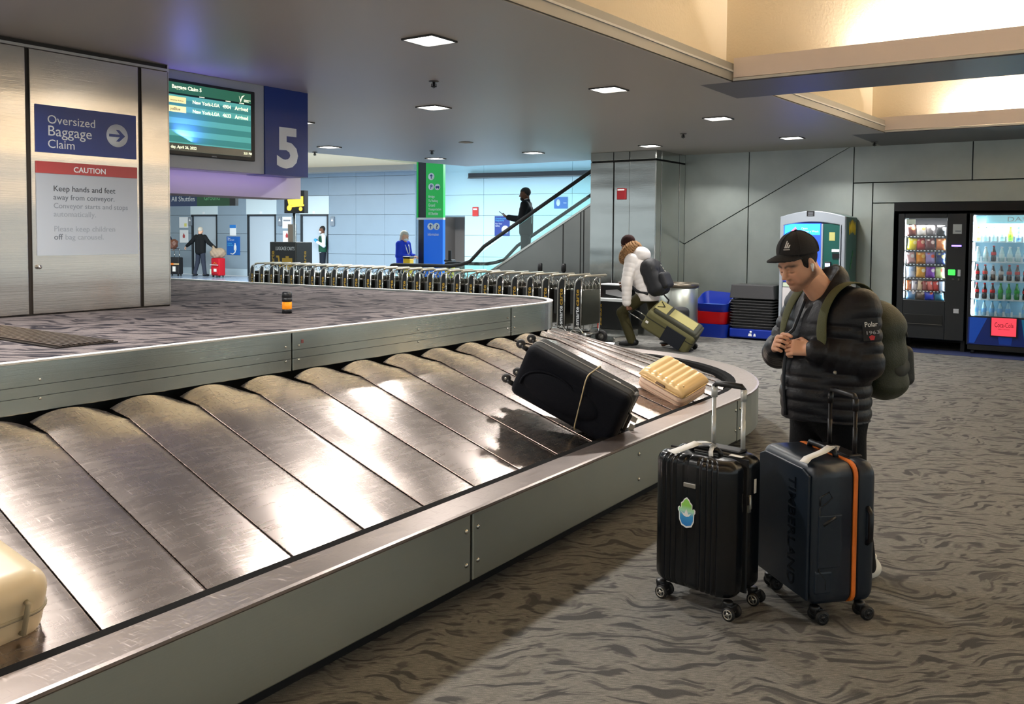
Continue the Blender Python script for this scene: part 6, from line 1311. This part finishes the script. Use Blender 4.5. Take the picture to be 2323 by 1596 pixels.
fw = Vector((math.cos(WY), math.sin(WY), 0)); lf = Vector((-math.sin(WY), math.cos(WY), 0))
M_bpk = mat('backpack_black', srgb(18, 19, 24), .65, bump=.25, bscale=200)
bp = backpack('black backpack worn by the person in the white jacket', Vector((1.93, 12.28, 1.0))+fw*-.09+lf*.03, WY, (.135, .205, .275), M_bpk, M_bpk, .008, .42)
m = MB(); m.box(-.02, .02, -.003, .003, 0, .06); 
for k in range(3): m = MB(); m.tube([(-.185, .03+.03*k, .02+.045*k), (-.19, .035+.03*k, -.01+.045*k)], .006, 6); m.build('zip_pull', M_zip, bp)
m = MB(); m.tube([(.10, .13, .23), (.20, .14, .27), (.30, .14, .20), (.34, .145, .05), (.26, .16, -.10), (.12, .16, -.20)], .020, 8); m.build('strap', M_bpk, bp); m = MB(); m.tube([(.10, -.13, .23), (.20, -.14, .27), (.30, -.14, .20), (.34, -.145, .05), (.26, -.16, -.10), (.12, -.16, -.20)], .020, 8); m.build('strap', M_bpk, bp)
# her green suitcase, tilted, pulled behind
gs = thing('green_suitcase', 'olive green soft suitcase tilted on its wheels behind the walking person', 'suitcase')
G1, G2, G3 = orth((.80, -.28, -.50), (.30, -.42, .86)); place(gs, Vector((2.22, 12.0, .325)), (G1, G2, G3))
M_gr = mat('nylon_olive', srgb(96, 92, 56), .75, bump=.3, bscale=240); M_gr2 = mat('nylon_olive_pale', srgb(150, 142, 88), .75, bump=.3, bscale=240); M_gr3 = mat('nylon_olive_dark', srgb(48, 48, 32), .75, bump=.3, bscale=240)
S = SDF((-.5, -.3, -.35), (.5, .3, .35), .008); S.rbox((0, -.02, 0), (.37, .15, .22), .05, 0); clothing('body', S, M_gr, gs, 2)
m = MB(); m.prism(rbox_rings(.746, .446, 0, .05, 5), .02, .035, 'y'); 
m.build('zip_band', M_gr3, gs)
S = SDF((-.5, .05, -.35), (.5, .3, .35), .008); S.rbox((.02, .135, 0), (.33, .045, .19), .035, 0); clothing('front_panel', S, M_gr3, gs, 2)
m = MB(); m.box(-.10, .28, .176, .186, -.13, .13); m.build('front_pocket', M_gr2, gs, bevel=.01); m = MB(); m.box(-.33, -.14, .172, .186, -.15, .15); m.build('top_pocket', M_gr2, gs, bevel=.012); m = MB(); m.tube([(-.30, .19, -.10), (-.22, .196, .0), (-.30, .19, .10)], .007, 6); m.build('pocket_zip', M_gr3, gs)
m = MB(); m.box(.30, .372, -.17, .16, -.19, .19); m.build('wheel_base', M_gr3, gs, bevel=.02)
m = MB(); m.box(-.05, .25, -.15, .08, .215, .228); m.build('side_mesh_pocket', mat('mesh_navy', srgb(22, 26, 34), .9), gs, bevel=.01)
for z in (-.15, .15): m = MB(); m.lathe([(.02, -.02), (.04, -.02), (.04, .02), (.02, .02)], (.385, -.15, z), 16, 'z'); m.build('wheel', M_rubber, gs)
for z in (-.09, .09): m = MB(); m.tube([(-.36, -.13, z), (-.60, -.13, z)], .009, 8); m.build('handle_pole', M_chrome, gs)
m = MB(); m.tube([(-.59, -.13, -.09), (-.61, -.13, -.08), (-.61, -.13, .08), (-.59, -.13, .09)], .013, 8); m.build('handle_grip', M_black, gs)
m = MB(); m.box(-.33, -.29, -.05, -.02, .222, .23); m.build('white_badge', M_paper, gs)
# small black bag on top of her suitcase and another behind
t = thing('shoulder_bag', 'black shoulder bag beside the olive suitcase', 'bag', (2.33, 12.42, .36), .3); S = SDF((-.3, -.2, -.25), (.3, .2, .3), .01); S.rbox((0, 0, 0), (.20, .11, .20), .07, 0); clothing('bag_body', S, M_bpk, t, 2); m = MB(); m.tube([(-.15, 0, .17), (-.10, 0, .30), (-.22, 0, .42), (-.35, 0, .50)], .012, 6); m.build('bag_strap', M_bpk, t); m = MB(); m.box(-.08, -.02, -.115, -.108, .06, .12); m.build('white_logo', M_paper, t)
# ------------------------------------------------------------------ man with cap looking at his hands
MY = math.radians(-160); HY = math.radians(-155)-MY
man = thing('person', 'man in dark puffer jacket and black cap standing behind two suitcases', 'person', (1.497, 4.12, 0), MY)
g = dict(pelvis=(-.02, 0, .80), chest=(-.01, 0, 1.13), neck=(.01, 0, 1.33), head=(.175, 0, 1.468))
g.update(shL=(-.045, .170, 1.275), elL=(-.055, .205, 1.015), wrL=(.160, .105, 1.075), shR=(.0, -.175, 1.27), elR=(.085, -.255, 1.01), wrR=(.225, -.085, 1.068))
g = {k: np.array(v) for k, v in g.items()}
HS = .94; Rh = rotz(HY)@roty(math.radians(27)); 
lo = np.array((-.35, -.42, -.01)); hi = np.array((.42, .42, 1.70))
# body, one continuous surface
S = SDF(lo, hi, .006)
for s in (-1, 1): S.cone(g['pelvis']+(0, s*.06, 0), g['chest']+(0, s*.08, .03), .12, .12, .05)
S.cone(g['shL'], g['shR'], .06, .06, .05); S.cone((.11, 0, 1.40), (.015, 0, 1.30), .057, .064, .03)
for s, q in (('L', 1), ('R', -1)):
    S.cone(g['sh'+s], g['el'+s], .052, .042, .03); S.cone(g['el'+s], g['wr'+s], .040, .028, .015)
S.cone((-.01, .09, .80), (-.04, .12, .44), .09, .062, .04); S.cone((-.04, .12, .44), (-.09, .16, .09), .06, .042, .02); S.cone((-.01, -.09, .80), (.03, -.10, .44), .09, .062, .04); S.cone((.03, -.10, .44), (.03, -.11, .09), .06, .042, .02)
for a in ((-.09, .16), (.03, -.11)): S.cone((a[0], a[1], .06), (a[0]+.14, a[1]+.02, .045), .038, .03, .02)
Vb, Fb = S.mesh(); Vb = relax(Vb, Fb, 1, .4)
# fine head
S = SDF((-.10, -.20, 1.24), (.34, .20, 1.66), .0026); P = head_sdf(S, (Rh, g['head']), True, HS); S.cone(P(-.035, 0, -.06), (.01, 0, 1.30), .056, .062, .03)
S.cone(P(.065, .052, -.062), P(.0, .068, -.02), .010, .012, .03)
Vh, Fh = S.mesh(); Vh = relax(Vh, Fh, 2, .4)
# fine hands: fingertips meet in front of the belly
S = SDF((.10, -.16, .96), (.40, .20, 1.18), .0026)
hand_sdf(S, g['wrL'], (.80, -.62, .10), (-.35, -.75, -.55), -1, (.55, 1.0, .75), .06, 1.04, .9, .004)
S.cone(g['wrL']-np.array((.03, -.01, .005)), g['wrL']+np.array((.02, -.01, .003)), .029, .027, .01)
V1, F1 = S.mesh(); V1 = relax(V1, F1, 1, .4)
S = SDF((.10, -.26, .94), (.42, .12, 1.18), .0026)
hand_sdf(S, g['wrR'], (.55, .70, .32), (-.75, .25, -.35), 1, (.75, 1.1, .8), .05, 1.04, .9, .004)
S.cone(g['wrR']-np.array((.02, .03, .01)), g['wrR']+np.array((.01, .012, .005)), .029, .027, .01)
V2, F2 = S.mesh(); V2 = relax(V2, F2, 1, .4)
skin = lin((224, 172, 142)); Vs = [Vb, Vh, V1, V2]; Fs = []; o_ = 0
for V, F in ((Vb, Fb), (Vh, Fh), (V1, F1), (V2, F2)): Fs.append(F+o_); o_ += len(V)
V = np.concatenate(Vs); F = np.concatenate(Fs); C = np.tile(skin, (len(V), 1))
q = (V-g['head'])@Rh/HS    # into head coordinates
ishead = np.zeros(len(V), bool); ishead[len(Vb):len(Vb)+len(Vh)] = True
def blob(c, r): return np.exp(-(((q-np.array(c))/np.array(r))**2).sum(1))*ishead
def tint(w, c): 
    global C
    w = np.clip(w, 0, 1)[:, None]; C = C*(1-w)+lin(c)*w
rs = np.random.default_rng(3).random(len(V))
jaw = (blob((.04, .06, -.075), (.055, .04, .035))+blob((.04, -.06, -.075), (.055, .04, .035))+blob((.085, 0, -.10), (.04, .045, .022))+.7*blob((.10, 0, -.047), (.02, .028, .008))+blob((-.005, .075, -.045), (.02, .02, .04)))
tint(np.clip(jaw, 0, 1)*(.58+.2*rs), (74, 52, 44))
tint(.55*blob((.098, 0, -.0575), (.014, .022, .006))+.5*blob((.096, 0, -.069), (.014, .02, .006)), (176, 104, 96)); tint(.8*blob((.104, 0, -.0632), (.012, .022, .0018)), (110, 60, 54))
for s in (-1, 1):
    br = np.zeros(len(V))
    for t in np.linspace(0, 1, 12): br = np.maximum(br, blob((.092-.016*t, s*(.014+.042*t), .025+.008*math.sin(t*PI)-.004*t), (.022, .0075, .0062)))
    tint(br*.95, (34, 24, 20)); tint(.95*blob((.090, s*.034, -.006), (.014, .016, .0032)), (24, 18, 16)); tint(.35*blob((.085, s*.033, .008), (.02, .02, .006)), (150, 100, 82)); tint(.3*blob((.10, s*.01, -.036), (.012, .008, .004)), (120, 70, 60))
tint(.25*blob((.07, .045, -.03), (.03, .025, .022))+.25*blob((.112, 0, -.028), (.012, .014, .012)), (220, 140, 118))
body = np_mesh('body', V, F, M_skin, man, C)
# hair under the cap, sideburns
M_hairm = mat('hair_black_short', srgb(22, 18, 16), .75, bump=.8, bscale=300)
S = SDF((-.10, -.20, 1.34), (.34, .20, 1.70), .003); S.ell(P(-.014, 0, .034), (.102*HS, .0805*HS, .095*HS), .02, R=Rh)
for s in (-1, 1): S.cone(P(.018, s*.071, .01), P(.012, s*.069, -.03), .011, .007, .01)
Ri = Rh.T; hp = g['head']
def hc(x, y, z): q = [x-hp[0], y-hp[1], z-hp[2]]; return [Ri[i, 0]*q[0]+Ri[i, 1]*q[1]+Ri[i, 2]*q[2] for i in range(3)]
def hcut(x, y, z):
    a, b, c = hc(x, y, z); return np.maximum(np.minimum(a-.03, 1.0-c), np.where(a > -.005, -.036-c, -.062-c+0*a-.0))
S.cut(hcut); clothing('hair', S, M_hairm, man, 1)
# cap, worn tipped back a little
Rc = Rh@roty(-.33); Pc = lambda *p: Rc@(np.array(p)*HS)+g['head']+Rh@np.array((.000, 0, .016)); cp_ = g['head']+Rh@np.array((.000, 0, .016)); Rci = Rc.T
def cc(x, y, z): q = [(x-cp_[0])/HS, (y-cp_[1])/HS, (z-cp_[2])/HS]; return [Rci[i, 0]*q[0]+Rci[i, 1]*q[1]+Rci[i, 2]*q[2] for i in range(3)]
M_cap = mat('cap_charcoal', srgb(38, 37, 38), .85, bump=.3, bscale=320)
S = SDF((-.14, -.22, 1.36), (.42, .22, 1.74), .0035); S.ell(Pc(-.008, 0, .048), (.112*HS, .090*HS, .096*HS), .0, R=Rc); S.cut(lambda x, y, z: .034-cc(x, y, z)[2])
crown = clothing('cap', S, M_cap, man, 1); crown.name = 'cap'
S = SDF((-.14, -.22, 1.30), (.46, .22, 1.74), .003); sl, PP = S.blk(S.lo, S.lo+S.h*(S.n-1)); a, b, c = cc(*PP)
surf = c-(.046-.18*np.maximum(0, a-.06)-4.5*b*b-1.6*np.maximum(0, a-.09)**2); rr = np.sqrt(((a-.055)/.118)**2+(b/.082)**2)
S.D = np.maximum(np.maximum(np.abs(surf)-.0042, (rr-1)*.08), .04-a).astype(np.float32); clothing('cap_brim', S, M_cap, crown, 1)
def hm(x, y, z): return tuple(Pc(x, y, z))
def hh_(x, y, z): return tuple(P(x, y, z))
def capsurf(ang, el, off=.0015): # point on the crown in head coordinates
    return (-.008+.112*math.cos(el)*math.cos(ang)*(1+off/.1), .090*math.cos(el)*math.sin(ang)*(1+off/.1), .048+.096*math.sin(el)*(1+off/.1))
m = MB(); cen = .42
for k in range(3):   # three slanted bars
    A0 = cen+.115-.095*k
    hh = (.14, .26, .38)[::-1][k] if False else (.38, .27, .16)[2-k] 
    quad = [(A0, .27), (A0-.065, .27), (A0-.065+.06, .27+hh), (A0+.06, .27+hh)]
    vs = [hm(*capsurf(a_, e_, .002)) for a_, e_ in quad]+[hm(*capsurf(a_, e_, -.002)) for a_, e_ in quad]; m.add(vs, [(0, 1, 2, 3), (4, 7, 6, 5), (0, 4, 5, 1), (1, 5, 6, 2), (2, 6, 7, 3), (3, 7, 4, 0)])
m.build('cap_logo', M_white, crown)
m = MB()
for k in range(6):
    A0 = cen+.15-.058*k; quad = [(A0, .17), (A0-.04, .17), (A0-.04, .215), (A0, .215)]; vs = [hm(*capsurf(a_, e_, .002)) for a_, e_ in quad]+[hm(*capsurf(a_, e_, -.002)) for a_, e_ in quad]; m.add(vs, [(0, 1, 2, 3), (0, 4, 5, 1), (1, 5, 6, 2), (2, 6, 7, 3), (3, 7, 4, 0)])
m.build('cap_logo_word', M_white, crown)
m = MB()
for k in range(3):
    aa = PI/3*k; m.tube([hm(*capsurf(aa, e, .003)) for e in np.linspace(.02, PI-.02, 25)], .0018, 5)
m.build('cap_seam', MATS['cap_charcoal'], crown); m = MB(); m.lathe([(0, -.004), (.008, -.002), (.009, .002), (0, .006)], hm(-.008, 0, .147), 10); m.build('cap_button', M_cap, crown)
# earbud
m = MB(); m.tube([hh_(.0, .090, .0), hh_(.003, .0945, -.006), hh_(.008, .093, -.022), hh_(.010, .090, -.034)], [.008, .0085, .0045, .004], 10); tag(m.build('earbud', mat('earbud_white', srgb(245, 245, 245), .25)), 'small white wireless earbud in the ear of the capped man', 'earbud'); eb = bpy.data.objects['earbud']; eb.location = man.location; eb.rotation_euler = (0, 0, MY)
# jacket
M_puf = mat('puffer_navy_black', srgb(15, 16, 23), .46, bump=.22, bscale=55, spec=.42)
S = SDF((-.36, -.44, .68), (.40, .44, 1.48), .005); RP = (.054, .0105)
for s in (-1, 1): S.cone((-.005, s*.075, .70), (-.015, s*.078, 1.20), .146, .140, .04, rip=RP)
S.cone((.075, 0, .72), (.05, 0, 1.13), .138, .115, .05, rip=RP); S.cone((.10, .0, .84), (.10, .0, .96), .125, .115, .06, rip=RP)
S.cone(g['shL'], g['shR'], .080, .080, .06); S.cone((-.0, 0, 1.22), (.005, 0, 1.32), .13, .09, .05)
S.cone((-.02, 0, 1.30), (-.015, 0, 1.385), .085, .082, .02); S.cone((.10, 0, 1.36), (.03, 0, 1.46), .066, .066, .02, 's'); S.cone((.13, 0, 1.29), (.06, 0, 1.40), .026, .048, .015, 's')
S.cut(lambda x, y, z: .742-z)
for s in 'LR':
    S.cone(g['sh'+s], g['el'+s], .078, .070, .03, rip=RP); S.cone(g['el'+s], g['el'+s]*.10+g['wr'+s]*.90, .070, .056, .03, rip=(.050, .007)); S.cone(g['el'+s]*.08+g['wr'+s]*.92, g['wr'+s], .049, .046, .012)
jk = clothing('jacket', S, M_puf, man, 1)
m = MB()   # zip down the front
def front(z): return .05+.115+.02*math.exp(-((z-.93)/.16)**2) if z < 1.15 else .165-(z-1.15)*.45
zp = [(front(z)+.055 if z < 1.15 else front(z)+.03, -.005, z) for z in np.linspace(.76, 1.30, 24)]
m.tube([(x+.0, y, z) for x, y, z in zp], .008, 6); m.build('zip', mat('zip_dark', srgb(40, 42, 48), .4, .3), jk)
for p in ((.125, .205, .985), (.10, .215, .90)): m = MB(); m.lathe([(0, -.004), (.009, -.003), (.009, .003), (0, .005)], p, 12, 'y'); m.build('snap_button', M_zip, jk)
# sleeve patch on the left upper arm
ax = (g['elL']-g['shL']); ax /= np.linalg.norm(ax); pc = g['shL']*.62+g['elL']*.38; outv = np.array((.35, 1, .0)); outv -= ax*(ax@outv); outv /= np.linalg.norm(outv); lt = np.cross(-ax, outv)
pt = bpy.data.objects.new('sleeve_patch_frame', None)
bpy.data.objects.remove(pt)
# columns: x right (lt reversed for reading), y up (-ax), z out
Xr = np.cross(-ax, outv); Mx = Matrix(((Xr[0], -ax[0], outv[0], 0), (Xr[1], -ax[1], outv[1], 0), (Xr[2], -ax[2], outv[2], 0), (0, 0, 0, 1)))
base = pc+outv*.081
def on_patch(o, dz=0.): o.matrix_basis = Matrix.Translation(Vector(base+outv*dz))@Mx@o.matrix_basis; return o
m = MB(); m.add([(x, y, -.002-.9*x*x*8*.5) for y in (-.055, .045) for x in np.linspace(-.036, .036, 9)], [(i, i+1, i+10, i+9) for i in range(8)]); pa = on_patch(m.build('sleeve_patch', mat('patch_black', srgb(16, 16, 18), .6), jk, solid=.002))
for s_, y_, h_, c_ in (('Polar', .008, .022, M_white), ('1963', -.026, .016, mat('patch_grey', srgb(170, 170, 174), .6))):
    o = ftext('patch_lettering', s_, .058, c_, jk, (-.029, y_, .0015), (0, 0, 0), h=h_, bold=.012); on_patch(o)
m = MB(); m.prism([(-.014, -.036), (0, -.030), (.014, -.036), (.008, -.052), (-.008, -.052)], .0005, .002, 'z'); on_patch(m.build('patch_leaf', mat('leaf_red', srgb(200, 40, 44), .5), jk))
# trousers and shoes
S = SDF((-.3, -.35, 0), (.35, .35, .95), .007)
for s in (-1, 1): S.cone((-.015, s*.07, .86), (-.015, s*.07, .76), .135, .13, .04)
S.cone((-.01, .095, .80), (-.04, .12, .44), .108, .08, .03); S.cone((-.04, .12, .44), (-.09, .16, .07), .08, .066, .02); S.cone((-.01, -.095, .80), (.03, -.10, .44), .108, .08, .03); S.cone((.03, -.10, .44), (.03, -.11, .07), .08, .066, .02); S.cut(lambda x, y, z: np.maximum(.045-z, z-.90)); clothing('trousers', S, cloth('trousers_black2', (12, 12, 14), .8), man, 2)
for a in ((-.09, .16), (.03, -.11)):
    S = SDF((a[0]-.2, a[1]-.15, 0), (a[0]+.3, a[1]+.15, .2), .005); S.cone((a[0]-.055, a[1], .05), (a[0]+.14, a[1]+.02, .04), .048, .04, .02); S.cone((a[0]+.12, a[1]+.015, .04), (a[0]+.19, a[1]+.025, .035), .042, .034, .02); S.cone((a[0]-.02, a[1], .06), (a[0]-.02, a[1], .11), .05, .052, .02); S.cut(lambda x, y, z: np.maximum(.003-z, z-.12)); clothing('shoe', S, M_shoe_w, man)
# backpack on his back
M_bo = mat('backpack_olive', srgb(52, 56, 38), .55, bump=.3, bscale=160, var=.25); M_bo2 = mat('backpack_dark', srgb(30, 32, 27), .6, bump=.3, bscale=160); M_bo3 = mat('strap_olive', srgb(82, 84, 50), .75, bump=.3, bscale=240)
mfw = Vector((math.cos(MY), math.sin(MY), 0)); mlf = Vector((-math.sin(MY), math.cos(MY), 0))
bp2 = backpack('olive backpack on the back of the capped man', Vector((1.497, 4.12, 1.055))+mfw*-.262+mlf*.01, MY, (.11, .165, .235), M_bo, M_bo2, .006, .10)
m = MB(); m.lathe([(0, 0), (.045, .002), (.045, .006), (0, .008)], (-.02, .158, -.07), 18, 'y'); m.build('mesh_pocket', mat('mesh_grey', srgb(64, 66, 62), .7), bp2)
def strap(name, pts, w, m0, parent, nrm):
    mb = MB(); vs = []
    for i, p in enumerate(pts):
        a = Vector(pts[max(0, i-1)]); b = Vector(pts[min(len(pts)-1, i+1)]); tt = (b-a).normalized(); sd = tt.cross(Vector(nrm[i])).normalized()*w/2; vs += [Vector(p)-sd, Vector(p)+sd]
    mb.add(vs, [(2*i, 2*i+1, 2*i+3, 2*i+2) for i in range(len(pts)-1)], True); o = mb.build(name, m0, parent, solid=.012); o.modifiers.new('sub', 'SUBSURF').levels = 2; o.modifiers['sub'].render_levels = 2; return o
for s in (1, -1):
    pl = [(-.20, s*.10, 1.24), (-.155, s*.11, 1.34), (-.06, s*.115, 1.392), (.04, s*.115, 1.37), (.115, s*.12, 1.29), (.15, s*.13, 1.19), (.15, s*.15, 1.09)]
    nr = [(-1, 0, .3), (-.7, 0, .7), (0, 0, 1), (.5, 0, .85), (.9, 0, .45), (1, .1*s, .1), (1, .4*s, 0)]
    pw = [Vector((1.497, 4.12, 0))+mfw*p[0]+mlf*p[1]+Vector((0, 0, p[2])) for p in pl]; nw = [mfw*n_[0]+mlf*n_[1]+Vector((0, 0, n_[2])) for n_ in nr]
    inv = Matrix.Translation(bp2.location)@Euler(bp2.rotation_euler).to_matrix().to_4x4(); inv.invert(); pw = [inv@p for p in pw]; nw = [inv.to_3x3()@n_ for n_ in nw]
    strap('strap', [tuple(p) for p in pw], .062, M_bo3, bp2, [tuple(n_) for n_ in nw])
